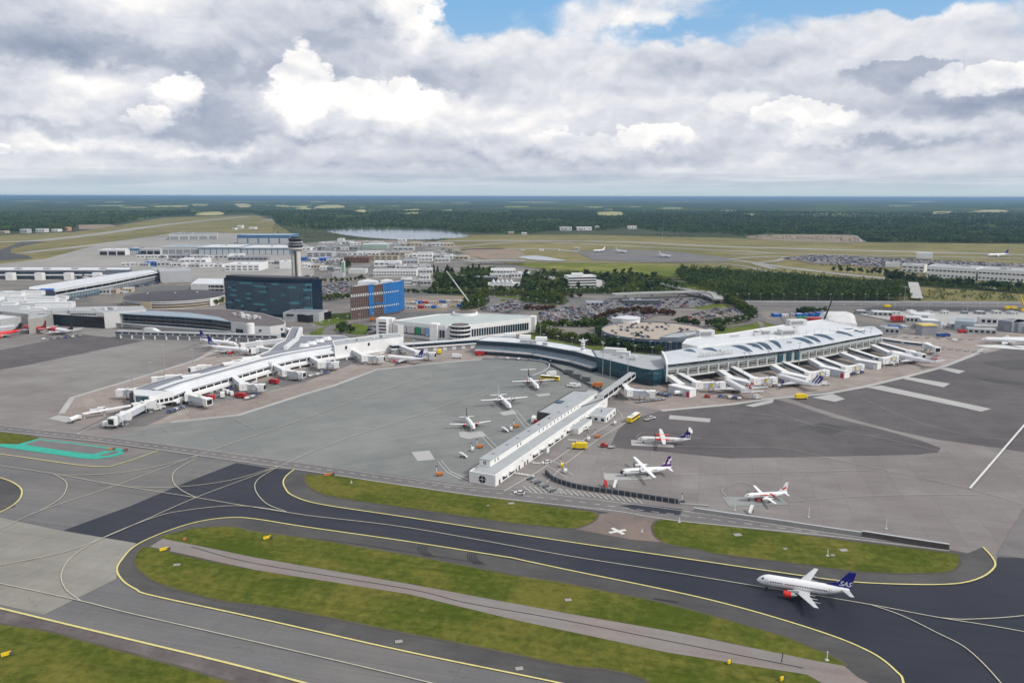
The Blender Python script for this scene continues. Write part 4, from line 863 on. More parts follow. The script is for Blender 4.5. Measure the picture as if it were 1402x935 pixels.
# ---- white multi-storey car park with ramp drum and banners
HP = 14.0
p4 = roofpx([(538, 438.5), (610, 446), (645, 444.5), (733, 434.5), (727, 431.8), (651, 428.5), (600, 430)], HP)
gp = block('car_park', 'large white car park with pale green roof, advertising panels and a round ramp tower', 'car park', p4, HP, WHITE, ROOFGREEN, parapet=.9)
def wl(u, v): return P(u, v, HP)
for (a, b_, n) in ((wl(541, 439), wl(590, 444.2), 13), (wl(601, 445.2), wl(609, 446), 2), (wl(645, 444.5), wl(724, 435.6), 24)):
    win_row(gp, a, b_, 3.2, n, (b_-a).length/n*.72, 6.6, GLASS, 'window', .1)
for u0, u1, m in ((549, 556, 'panel_a'), (557, 567.5, 'panel_b'), (569, 575.5, 'panel_c'), (576.5, 582.5, 'panel_d'), (583, 588, 'panel_e')):
    v = lambda u: 439+(u-541)*5.2/49
    a = P(u0, v(u0), HP); b_ = P(u1, v(u1), HP); c = (a+b_)/2; d = b_-a; n = Vector((d.y, -d.x, 0)).normalized()
    cm = {'panel_a': OFFW, 'panel_b': mat('banner_pink', (.62, .60, .62), .6, .5, .6), 'panel_c': GREEN, 'panel_d': mat('banner_grey', (.35, .34, .36), .6, .6, .8), 'panel_e': mat('banner_blue', (.2, .38, .62), .6, .4, .6)}[m]
    mb = MB(gp.location); mb.box((c.x+n.x*.4, c.y+n.y*.4, 7.4), (d.length, .3, 6.2), math.atan2(d.y, d.x)); mb.build('advertising_panel', cm, gp)
for (u, v, w) in ((533, 437.5, 8), (595, 445, 7), (730, 434.8, 5)):
    c = P(u, v, HP); mb = MB(gp.location); mb.box((c.x, c.y+2, (HP+1.2)/2), (w, 8, HP+1.2), R(-15)); mb.build('stair_core', WHITE, gp)
c = P(524, 436.5, 15.5); mb = MB(gp.location); mb.box((c.x, c.y+4, 7.9), (10, 12, 15.8), R(-12)); st = mb.build('stair_tower', WHITE, gp)
for z in (3, 6, 9, 12): mb = MB(gp.location); mb.box((c.x, c.y-2.2, z), (7, .5, 1.3), R(-12)); mb.build('opening', GLASSK, st)
def drum(root, c, rad, z0, z1, n_rows, m, mo):
    mb = MB(root.location); mb.tube((c.x, c.y, z0), (c.x, c.y, z1), rad, rad, 28); o = mb.build('ramp_drum', m, root)
    for k in range(n_rows):
        z = z0+(z1-z0)*(k+.5)/n_rows; nw = 9
        for j in range(nw):
            a0 = math.pi*(1.06+.88*j/nw); a1 = a0+math.pi*.82/nw; mb = MB(root.location); q_ = [Vector((c.x+(rad+.1)*math.cos(a), c.y+(rad+.1)*math.sin(a), 0)) for a in (a0, (a0+a1)/2, a1)]
            hh = (z1-z0)/n_rows*.3
            for a, b_ in zip(q_, q_[1:]): mb.face([a+Vector((0, 0, z-hh)), b_+Vector((0, 0, z-hh)), b_+Vector((0, 0, z+hh)), a+Vector((0, 0, z+hh))])
            mb.build('opening', mo, o)
    return o
dc = P(630, 445.5, HP); o = drum(gp, Vector((dc.x, dc.y, 0)), 9.2, 0, HP+.6, 4, WHITE, GLASSK)
mb = MB(gp.location); mb.tube((dc.x, dc.y, HP+.5), (dc.x, dc.y, HP+.9), 8, 8, 28); mb.build('drum_cap', ROOFBRN, gp)
dc = P(637, 429.5, HP); mb = MB(gp.location); mb.tube((dc.x, dc.y, HP-1), (dc.x, dc.y, HP+1.6), 12, 12, 28); mb.build('rear_drum', WHITE, gp); mb = MB(gp.location); mb.tube((dc.x, dc.y, HP+1.6), (dc.x, dc.y, HP+1.8), 10.6, 10.6, 28); mb.build('drum_cap', ROOFBRN, gp)

# ---- hotel: twelve dark glass storeys, gently bowed front
HH = 39.0
hf = [(306.6, 380.2), (330, 381.6), (360, 383), (395, 384), (427, 384)]; Fh = [P(u, v, HH) for u, v in hf]
dpt = Vector((.12, 1, 0)).normalized()*17
ho = thing('hotel', 'tall slab hotel of dark blue glass with scattered pale windows, standing before the control tower', 'hotel', (Fh[2].x, Fh[2].y, 0))
pts = Fh+[Fh[-1]+dpt+Vector((4, 0, 0)), Fh[0]+dpt]
block('', '', '', pts, HH, mat('hotel_glass_skin', (.008, .022, .045), .22, .25, .2), ROOFG, root=ho)
mb = MB(ho.location); pr = [p+Vector((1, 3, 0)) for p in Fh]+[Fh[-1]+dpt*.9+Vector((2, 0, 0)), Fh[0]+dpt*.9+Vector((2, 0, 0))]; mb.prism(pr, HH-.5, HH+2.2); mb.build('roof_plant_screen', mat('hotel_screen', (.02, .022, .035), .5, .1), ho)
bandm = mat('hotel_band', (.02, .075, .11), .3, .3, .3)
for fl in range(13):
    mb = MB(ho.location)
    for i in range(4):
        a, b_ = Fh[i], Fh[i+1]; d = b_-a; n = Vector((d.y, -d.x, 0)).normalized(); z = 3.2+fl*2.72
        mb.beam(a+n*.12+Vector((0, 0, z-HH-.0+.0)), b_+n*.12+Vector((0, 0, z-HH)), .25, .55)
    mb.build('floor_band', bandm, ho)
wins = []
rr = random.Random(11); ND = 44
pan = mat('hotel_window', (.42, .52, .56), .25, .25, .3); pan2 = mat('hotel_window_teal', (.10, .30, .34), .25, .3, .3)
for fl in range(12):
    for k in range(ND):
        t = (k+.5)/ND; p, d = along(Fh, t); n = Vector((d.y, -d.x, 0)); wins.append((p+n*.2, math.atan2(d.y, d.x), 4.6+fl*2.72, fl, k))
hot = set()
for (fl, k, l) in ((11, 9, 7), (10, 17, 6), (11, 26, 3), (10, 33, 4), (9, 40, 4), (8, 4, 3), (8, 19, 4), (7, 12, 3), (7, 30, 2), (6, 3, 4), (5, 12, 3), (5, 25, 2), (4, 6, 3), (4, 34, 4), (3, 16, 6), (2, 9, 2), (2, 40, 4), (1, 38, 5), (9, 2, 2), (11, 41, 3), (6, 41, 2), (3, 1, 3), (1, 20, 3)):
    for j in range(l): hot.add((fl, k+j))
stuffmb = MB(ho.location); m1 = MB(); m1.box((0, 0, 0), (.8, .14, 1.2)); m2 = MB(); m2.box((0, 0, 0), (1.9, .14, 1.9)); f1 = f2 = None; cnt = 0
for (p, rz, z, fl, k) in wins:
    lit = (fl, k) in hot
    if lit and cnt < 100:
        if f2 is None: f2 = o = m2.build('pale_window', pan2, ho)
        else: o = f2.copy(); COL.objects.link(o); o.parent = ho
        o.location = Vector((p.x, p.y, z))-Vector(ho.location); o.rotation_euler = (0, 0, rz); cnt += 1
    elif rr.random() < .95: stuffmb.box((p.x, p.y, z), (.55, .14, .95), rz)
tag(stuffmb.build('small_window', pan, ho), kind='stuff')
pod = block('hotel_podium', 'low white podium with dark end wall at the foot of the hotel', 'building', fbox(388, 440, 437, 441, 26), 9, LGREY, ROOFG)
win_row(pod, P(390, 440.2), P(420, 440.8), 5.6, 2, 8, 2, GLASSK)
blk = block('black_block', 'low black block running right from the foot of the hotel', 'building', fbox(423, 442, 454, 436, 18), 7.5, GLASSK, ROOFG)

# ---- scaffolded tower block wrapped in brown and blue netting
HB = 34.5
sf = [(478.8, 392), (500, 390), (525, 387.8), (546, 385.2)]; Fs = [P(u, v, HB) for u, v in sf]; dpt = Vector((.1, 1, 0)).normalized()*22
sb = thing('scaffolded_block', 'office block under construction wrapped in brown scaffold and bright blue netting', 'building', (Fs[1].x, Fs[1].y, 0))
block('', '', '', Fs+[Fs[-1]+dpt, Fs[0]+dpt], HB-.4, mat('raw_facade', (.13, .085, .07), .8, .3, .4), ROOFW, root=sb, parapet=.6)
BN = mat('blue_netting', (.016, .14, .40), .6, .28, .35, detail=6); BR = mat('brown_scaffold_boards', (.25, .14, .11), .85, .3, .6)
Lt = sum((Fs[i+1]-Fs[i]).length for i in range(3))
def sc_panel(t0, t1, z0, z1, m, name, out):
    mb = MB(sb.location); n_ = 5
    for k in range(n_):
        a, d = along(Fs, t0+(t1-t0)*k/n_); b_, d2 = along(Fs, t0+(t1-t0)*(k+1)/n_); n = Vector((d.y, -d.x, 0))*out
        mb.face([Vector((a.x+n.x, a.y+n.y, z0)), Vector((b_.x+n.x, b_.y+n.y, z0)), Vector((b_.x+n.x, b_.y+n.y, z1)), Vector((a.x+n.x, a.y+n.y, z1))])
    return mb.build(name, m, sb)
sc_panel(.335, .43, 2, HB, BN, 'blue_netting', 1.5); sc_panel(.61, 1.0, 2, HB+.2, BN, 'blue_netting', 1.5); sc_panel(.43, .61, 13, 14.5, BN, 'blue_netting', 1.5)
for k in range(17):
    z = 1.2+k*2.02; pale = k in (5, 11, 12); mb = MB(sb.location)
    for j in range(12):
        a, d = along(Fs, j/12); b_, d2 = along(Fs, (j+1)/12); n = Vector((d.y, -d.x, 0))
        mb.beam(Vector((a.x, a.y, z))+n*.8, Vector((b_.x, b_.y, z))+n*.8, 1.1, .45)
    mb.build('scaffold_deck', OFFW if pale else BR, sb)
    if k in (4, 11):
        for j in range(22):
            a, d = along(Fs, (j+.3)/22*.98); n = Vector((d.y, -d.x, 0)); mb = MB(sb.location); mb.box((a.x+n.x*1.62, a.y+n.y*1.62, z+1.1), (1.1, .1, 1.3), math.atan2(d.y, d.x)); mb.build('pale_panel', WHITE, sb)
mb = MB(sb.location)
for j in range(30): a, d = along(Fs, j/29); n = Vector((d.y, -d.x, 0)); mb.tube(Vector((a.x, a.y, 0))+n*1.35, Vector((a.x, a.y, HB+.8))+n*1.35, .12, .12, 4)
mb.build('scaffold_pole', STEEL, sb)
mb = MB(sb.location)
for k in range(15): z = 2.5+k*2.15; c = Fs[-1]; mb.face([(c.x+.2, c.y, z), (c.x+2.2, c.y+.5, z+1.0), (c.x+.2, c.y+1, z+2.0)])
mb.build('net_edge', BN, sb)
mb = MB(sb.location); mb.face([Fs[-1]+Vector((.5, -1.4, 2-HB)), Fs[-1]+dpt+Vector((.6, 0, 2-HB)), Fs[-1]+dpt+Vector((.6, 0, 0)), Fs[-1]+Vector((.5, -1.4, 0))]); mb.build('blue_netting', BN, sb)
for c_, w, dd, hh in ((Fs[1]+dpt*.5, 20, 10, 5), (Fs[2]+dpt*.6, 12, 9, 3)):
    mb = MB(sb.location); x, y = c_.x, c_.y
    mb.prism([(x-w/2, y-dd/2), (x+w/2, y-dd/2), (x+w/2, y+dd/2), (x-w/2, y+dd/2)], HB-.9, HB+hh*.5)
    mb.face([(x-w/2, y-dd/2, HB+hh*.5), (x+w/2, y-dd/2, HB+hh*.5), (x, y, HB+hh)]); mb.face([(x+w/2, y-dd/2, HB+hh*.5), (x+w/2, y+dd/2, HB+hh*.5), (x, y, HB+hh)]); mb.face([(x-w/2, y+dd/2, HB+hh*.5), (x-w/2, y-dd/2, HB+hh*.5), (x, y, HB+hh)])
    mb.build('tent_roof', ROOFW, sb)

# ---- control tower
D_T = 880.0; dirv = (P(408.7, 426)-Vector((0, 0, 0))); dirv.z = 0; tc = dirv.normalized()*D_T/ (dirv.normalized().y)
ct = thing('control_tower', 'tall pale concrete control tower with a wide flat dark-banded head, behind the hotel', 'control tower', (tc.x, tc.y, 0))
def tc_(x, y, z): return Vector((tc.x+x, tc.y+y, z))
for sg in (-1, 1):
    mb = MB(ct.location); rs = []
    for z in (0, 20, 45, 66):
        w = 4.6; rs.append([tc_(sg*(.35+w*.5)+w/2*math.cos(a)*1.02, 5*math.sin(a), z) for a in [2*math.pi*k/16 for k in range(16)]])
    mb.rings(rs); o = mb.build('shaft', mat('tower_concrete', (.60, .58, .54) if sg > 0 else (.30, .29, .275), .8, .08, .3) if sg > 0 else mat('tower_concrete_shaded', (.42, .41, .39), .8, .08, .3), ct); smooth_angle(o)  # left shaft: its shaded look is put into a darker concrete colour
def disc(z0, r0, z1, r1, m, nm, parent=None):
    r0 *= .88; r1 *= .88; mb = MB(ct.location); mb.tube(tc_(0, 0, z0), tc_(0, 0, z1), r0, r1, 32); o = mb.build(nm, m, parent or ct); smooth_angle(o); return o
disc(65, 6, 67.5, 9.5, OFFW, 'corbel'); disc(67.5, 9.5, 69.0, 9.8, WHITE, 'lower_gallery'); disc(69.0, 8.8, 71.3, 9.2, GLASSK, 'lower_glazing'); disc(71.3, 10.2, 72.3, 10.4, MGREY, 'gallery_deck')
disc(72.3, 8.0, 74.6, 8.4, DGREY, 'service_floor'); disc(74.6, 9.2, 75.4, 9.4, OFFW, 'upper_gallery'); disc(75.4, 7.6, 78.4, 8.6, GLASSK, 'cab_glazing'); o = disc(78.4, 9.0, 79.3, 8.8, DGREY, 'cab_roof'); disc(79.3, 5.5, 80.6, 5.2, BLACK, 'radar_housing', o)
mb = MB(ct.location)
for k in range(6): a = k; mb.tube(tc_(4*math.cos(a), 4*math.sin(a), 79), tc_(4*math.cos(a), 4*math.sin(a), 83), .1, .05, 5)
mb.build('antenna', DGREY, ct)
# ================================================================ LEFT TERMINALS AND THE HINTERLAND
# long dark glass terminal in the middle left
h5 = 13.0
fr = [(142, 428), (200, 431), (253.5, 434), (290, 437), (316, 440.5)]; bkk = [(330, 441.5), (348, 446.5), (370, 447), (389, 444.5), (391, 441), (384, 436), (360, 429), (330, 425), (298, 422), (250, 422.5), (200, 423), (150, 424.5)]
tg = block('terminal_building', 'wide dark glass terminal with blue-grey front roof and brown rear roof, left of the hotel', 'terminal', roofpx(fr+bkk, h5), h5, OFFW, ROOFBRN, parapet=.5)
fw = [P(u, v, h5) for u, v in fr]
for i in range(4):
    a, b_ = fw[i], fw[i+1]; n = max(3, int((b_-a).length/9))
    for z, gm in ((2.2, GLASS), (6.0, GLASSK), (9.6, GLASS)): win_row(tg, a, b_, z, n, (b_-a).length/n*.975, 3.3, gm, 'glazing', .15)
slab(tg, 'front_roof', roofpx(fr+[(300, 434), (262, 428.5), (215, 425.5), (160, 425.5)], h5+.4), h5-.3, h5+.4, ROOFBLUE)
slab(tg, 'canopy', [fw[0]+Vector((0, -4, 0)), fw[4]+Vector((0, -4, 0)), fw[4], fw[0]], 3.6, 4.4, ROOFL)
rooftop(tg, roofpx([(300, 432), (330, 442), (385, 441), (360, 431), (310, 424)], h5), h5, 26, 21)
dc = P(343, 443.5, h5+2); mb = MB(tg.location); mb.tube((dc.x, dc.y, 4), (dc.x, dc.y, h5+2.5), 3.2, 3.2, 14); mb.build('round_tower', WHITE, tg)
a, b_ = P(352, 447, h5), P(389, 444.8, h5); win_row(tg, a, b_, 8.5, 2, 9, 1.6, GLASSK, 'window', .2); win_row(tg, a, b_, 2.5, 4, 7, 3.5, GLASS, 'window', .2)
cc = block('canopy_building', 'flat grey canopy block below the white rear corner of the glass terminal', 'building', roofpx([(310, 448), (330, 451), (372, 453), (392, 450), (389, 446), (330, 445.5)], 7), 7, GLASS, ROOFL)
# long low gallery in front with slanted stair gantries
gl = thing('gate_gallery', 'long low silver gate gallery in front of the wide dark glass terminal', 'gallery', P(200, 459)); A = P(160, 455, 5); B = P(382, 461, 5)
mb = MB(gl.location); mb.beam(A, B, 6, 2.6); mb.build('corridor', LGREY, gl); mb = MB(gl.location); mb.beam(A-Vector((0, 0, 3)), B-Vector((0, 0, 3)), 4, 3.2); mb.build('ground_floor', MGREY, gl)
d = B-A; n = Vector((d.y, -d.x, 0)).normalized(); win_row(gl, A+n*3, B+n*3, 4.4, 22, 5.2, 1.2, GLASSK); mb = MB(gl.location); mb.beam(A+Vector((0, 0, 1.5)), B+Vector((0, 0, 1.5)), 6.6, .4); mb.build('roof', ROOFL, gl)
for k in range(14): c = A+d*((k+.5)/14)+n*2.8; mb = MB(gl.location); mb.box((c.x, c.y, 1.6), (.9, 1.6, 3.2)); mb.build('column', WHITE, gl)
for (u, v, lab) in ((205, 462.5, 'grey tower block with slanted stair gantry on the apron before the glass terminal'), (388, 462, 'small grey stair gantry at the right end of the gate gallery')):
    c = P(u, v); g_ = thing('stair_gantry', lab, 'stair gantry', c); mb = MB(g_.location); mb.box(c+Vector((0, 0, 4.5)), (7, 6, 9), 0); mb.build('tower', LGREY, g_)
    mb = MB(g_.location); mb.beam(c+Vector((4, 0, 8)), c+Vector((20, -4, 1)), 3.6, 1.6); mb.build('ramp', WHITE, g_); mb = MB(g_.location); mb.beam(c+Vector((-4, 0, 8)), c+Vector((-18, 2, 3)), 3.6, 1.6); mb.build('ramp', MGREY, g_)
# block joining at its left: control room, white service storeys
sv = block('service_block', 'beige and white service block with strip windows left of the dark glass terminal', 'building', roofpx([(95, 425), (131, 426), (142, 428.5), (200, 424), (196, 419), (140, 419.5), (96, 421)], 15), 15, OFFW, ROOFL)
win_row(sv, P(96, 425.5, 15), P(131, 426, 15), 11, 9, 2.4, 1.3, GLASSK); rooftop(sv, roofpx([(98, 424), (140, 426), (190, 422), (140, 421)], 15), 15, 8, 4)
dk = block('departure_block', 'dark glazed block behind the parked red-nosed airliner', 'building', roofpx([(69, 430), (104, 432), (142, 434), (142, 428.5), (97, 426), (70, 425)], 11.5), 11.5, GLASSK, ROOFL)
win_row(dk, P(70, 430, 11.5), P(103, 432, 11.5), 3, 10, 2.6, 6, GLASS, 'window', .15)
for k in range(3): c = P(56+k*5.5, 449-k*.3); mb = MB(); mb.tube((c.x, c.y, 0), (c.x, c.y, 13.5), 2.0 if k < 2 else 1.4, None, 12); o = mb.build('round_silo', [OFFW, LGREY, WHITE][k]); tag(o, ['leftmost beige cylindrical tower beside the red parked airliner', 'middle grey cylindrical tower beside the red parked airliner', 'slim white cylindrical tower left of the dark glazed block'][k], 'tower')
for k, (px, h, nm, lab) in enumerate((
    ([(-80, 437), (0, 437), (38, 432), (38, 428), (0, 431), (-80, 434)], 9, 'gate_wing', 'silver gate wing cut by the left edge, above the red airliner'),
    ([(-60, 449), (0, 449), (21, 446.5), (21, 444), (0, 446), (-60, 447)], 7, 'gate_wing', 'short silver gate wing at the left edge beside the red jet nose'),
    ([(38, 437), (60, 434), (72, 428), (60, 424), (40, 428)], 14, 'rotunda_block', 'grey concrete rotunda block with slotted tower, left of the dark glazed block'))):
    r_ = block(nm, lab, 'building', roofpx(px, h), h, [LGREY, LGREY, CONC][k], ROOFW if k < 2 else ROOFL)
# cluster of white roof-top plant houses
cl = block('terminal_block', 'sprawling grey-roofed terminal block crowded with white plant houses, far left', 'terminal', roofpx([(-60, 420), (20, 428), (38, 430), (95, 426), (97, 416), (72, 407), (30, 398), (0, 398), (-60, 400)], 12), 12, CONC, ROOFL)
r_ = random.Random(9)
for k, (u, v, w, dd, hh) in enumerate(((20, 405, 20, 9, 5), (45, 403.5, 24, 9, 5), (25, 411.5, 18, 9, 5), (59, 412.5, 30, 9, 5.5), (76, 420, 36, 10, 5.5), (44, 418, 18, 8, 3), (10, 403, 12, 8, 4), (88, 409.5, 7, 8, 4), (52, 424, 14, 8, 2.5), (-10, 410, 20, 10, 4), (14, 417, 14, 8, 3), (34, 423, 8, 6, 3), (-25, 404, 26, 8, 4))):
    c = P(u, v, 12); mb = MB(cl.location); mb.box((c.x, c.y, 11.4+hh/2), (w, dd, hh), R(4)); o = mb.build('plant_house', WHITE if k != 5 else OFFW, cl); mb = MB(cl.location); mb.box((c.x, c.y, 11.45+hh), (w+.6, dd+.6, .3), R(4)); mb.build('plant_roof', ROOFW, o)
c = P(87, 417.5, 12); mb = MB(cl.location); mb.tube((c.x, c.y, 11.4), (c.x, c.y, 17.4), 3.6, None, 16); mb.build('tank', OFFW, cl)
c = P(65, 400, 12); bt = thing('blue_tarpaulin_shed', 'bright blue tarpaulin-covered shed on the roof near the long windowed terminal', 'shed', (c.x, c.y, 11.5)); mb = MB(bt.location); mb.box((c.x, c.y, 13.5), (13, 6, 4)); mb.build('cover', BLUE, bt); mb = MB(bt.location); mb.box((c.x-1, c.y+1, 15.7), (16, 6, .5)); mb.build('roof', BLUE, bt)
a = P(-20, 405, 8); b_ = P(22, 423, 8); mb = MB(); mb.beam(a, b_, 6, 5); o = mb.build('sloping_roof_ridge', ROOFL); tag(o, 'long grey ridge roof running diagonally at the far left edge', 'roof')
# curved terminal with pale roof and windowed wall
HC = 15
fr = [(75, 397.5), (105, 392.5), (150, 385), (185, 378), (217, 371.8)]; bkk = [(207, 368.6), (185, 371), (162, 373.8), (120, 380), (80, 386), (40, 392), (38, 396)]
tc2 = block('terminal_building', 'curved terminal with pale roof and a row of large windows under the eave, upper left', 'terminal', roofpx(fr+bkk, HC), HC, mat('slate_cladding', (.10, .12, .15), .5, .2, .3), ROOFW)
fw = [P(u, v, HC) for u, v in fr]
for i in range(4):
    a, b_ = fw[i], fw[i+1]; n = max(2, int((b_-a).length/14)); win_row(tc2, a, b_, 10, n, (b_-a).length/n*.82, 3, GLASSK, 'window', .3); n = max(3, int((b_-a).length/5)); win_row(tc2, a, b_, 3.5, n, (b_-a).length/n*.7, 4, GLASSL if i < 2 else MGREY, 'lower_window', .3)
mb = MB(tc2.location)
for a, b_ in zip(fw, fw[1:]): mb.beam(Vector((a.x, a.y-.2, 13.8)), Vector((b_.x, b_.y-.2, 13.8)), 1.2, 1.4); mb.beam(Vector((a.x, a.y-.3, 8.8)), Vector((b_.x, b_.y-.3, 8.8)), 1.0, 1.0)
mb.build('white_fascia', WHITE, tc2)
block('terminal_link_block', 'silver boxy link block at the right end of the curved terminal', 'building', roofpx([(219, 371.5), (263, 370.5), (260, 366.5), (215, 367.5)], 17), 17, LGREY, ROOFL)
# long straight terminal behind
lt = block('terminal_building', 'long straight terminal with white roof edge and white stair towers, furthest left', 'terminal', [P(-120, 369, 14.5), P(60, 369, 14.5), P(178, 369.5, 14.5), P(180, 366, 14.5), P(60, 365.5, 14.5), P(-120, 365.5, 14.5)], 14.5, mat('steel_blue_cladding', (.14, .16, .20), .5, .2, .3), ROOFW)
a, b_ = P(-120, 369, 14.5), P(178, 369.3, 14.5); win_row(lt, a, b_, 8.6, 30, (b_-a).length/30*.93, 2.2, GLASS, 'window', .3); mb = MB(lt.location); mb.beam(Vector((a.x, a.y-.4, 13.9)), Vector((b_.x, b_.y-.4, 13.9)), 1.4, 1.2); mb.beam(Vector((a.x, a.y-3, 6.6)), Vector((b_.x, b_.y-3, 6.6)), 6, 1.2); mb.build('white_fascia', WHITE, lt)
for u in (-30, 12, 52, 92, 131): c = P(u, 384); mb = MB(lt.location); mb.box((c.x, c.y+6, 5.5), (11, 9, 11), 0); mb.build('stair_tower', WHITE, lt)
for u in (22, 61, 100, 138): c = P(u, 368.5, 15.5); mb = MB(lt.location); mb.box((c.x, c.y+6, 15.8), (9, 6, 1.5)); mb.build('roof_vent', MGREY, lt)
# round car parks
def round_park(name, label, u, v, rx, z, m, mr, deck=.0):
    c = P(u, v, z); rad = rx*(c-Vector((0, 0, HCAM))).length/FPX; r = thing(name, label, 'car park', (c.x, c.y, 0)); n = 56
    ring = lambda R_, zz: [Vector((c.x+R_*math.cos(2*math.pi*k/n), c.y+R_*math.sin(2*math.pi*k/n), zz)) for k in range(n)]
    return r, c, rad, ring
r, c, rad, ring = round_park('round_car_park', 'round car park with dark domed roof and open cream decks, left of the hotel', 240, 404, 59, 9.5, 0, 0)
mb = MB(r.location); mb.rings([ring(rad, 8.8), ring(rad+.4, 9.3), ring(rad*.7, 10.6), ring(rad*.35, 11.3), ring(2, 11.5)]); o = mb.build('roof', mat('dark_roof', (.065, .06, .07), .85, .15, .1), r); smooth_angle(o)
for z in (.2, 3.0, 5.8): mb = MB(r.location); mb.rings([ring(rad-.3, z), ring(rad, z), ring(rad, z+1.3), ring(rad-.3, z+1.3)]); mb.build('deck', TAN if z < 5 else OFFW, r)
mb = MB(r.location); mb.rings([ring(rad-2, 0), ring(rad-2, 9)]); mb.build('inner_wall', DGREY, r)
mb = MB(r.location); mb.rings([ring(rad+.1, 7.8), ring(rad+.5, 7.8), ring(rad+.5, 9.0), ring(rad+.1, 9.0)]); mb.build('eave', OFFW, r)
for ang, w, m in ((-1.75, 13, TAN), (-.35, 14, WHITE), (-2.9, 4, WHITE)): mb = MB(r.location); mb.box((c.x+(rad+.4)*math.cos(ang), c.y+(rad+.4)*math.sin(ang), 4.5), (1.4, w, 9), ang); mb.build('stair_panel', m, r)
for (du, dv) in ((-38, -1.5), (0, -2), (30, -3)): p = P(240+du, 404+dv, 10.5); mb = MB(r.location); mb.tube((p.x, p.y, 9.8), (p.x, p.y, 12), .9); mb.build('roof_vent', WHITE, r)
r, c, rad, ring = round_park('round_car_park', 'round open-roofed car park with tan top deck full of parked cars, ringed by trees', 898, 453, 73, 9.0, 0, 0)
mb = MB(r.location); mb.rings([ring(rad, 0), ring(rad, 9.9), ring(rad-.5, 9.9), ring(rad-.5, 9.0)], None, False); mb.build('wall', mat('round_wall_blue_grey', (.13, .16, .20), .6, .2, .3), r)
mb = MB(r.location); mb.flat(ring(rad-.5, 9.0)); mb.build('top_deck', G_WORN if 0 else mat('tan_deck', (.40, .34, .28), .85, .12, .1, detail=6), r)
for k in range(34): a = math.pi+math.pi*(k+.5)/34; mb = MB(r.location); mb.box((c.x+(rad+.05)*math.cos(a), c.y+(rad+.05)*math.sin(a), 4.5), (.3, rad*.075, 6.5), a); mb.build('glazing_panel', GLASS, r)
RPC, RPR = c, rad
p = P(860, 440.5, 9.2); mb = MB(r.location); mb.tube((p.x, p.y, 9), (p.x, p.y, 12.8), 11, 11, 26); mb.build('stair_drum', WHITE, r); mb = MB(r.location); mb.tube((p.x, p.y, 12.8), (p.x, p.y, 13.2), 11.6, 11.6, 26); mb.build('drum_roof', ROOFW, r); p = P(847, 441, 9.2); mb = MB(r.location); mb.box((p.x, p.y-2, 11.5), (14, 5, 4), -.3); mb.build('stair_wing', OFFW, r)
ro = block('ramp_block', 'blue-grey ramp block with yellow panels at the right of the round car park', 'building', roofpx([(903, 462), (928, 462), (941, 460), (973, 453), (968, 451), (920, 456)], 11), 11, mat('round_wall_blue_grey2', (.13, .17, .22), .6, .2, .3), ROOFL)
for k in range(5): p = P(933+k*4.5, 464-k*.8, 7); mb = MB(ro.location); mb.box((p.x, p.y-2.2, 6), (2, .4, 5), .2); mb.build('panel', [YELLOW, DGREY, YELLOW, TAN, DGREY][k], ro)
# parking deck building behind round park
dk = block('parking_deck', 'white-framed two-storey parking deck between the round car park and the hotel', 'car park', roofpx([(261, 388.5), (306, 389), (306, 381.5), (272, 381)], 11), 11, OFFW, ROOFW)
a, b_ = P(264, 388.5, 11), P(306, 389, 11); win_row(dk, a, b_, 6.2, 7, (b_-a).length/7*.9, 2.8, GLASSK, 'opening'); win_row(dk, a, b_, 1.6, 7, (b_-a).length/7*.9, 2.8, GLASSK, 'opening')

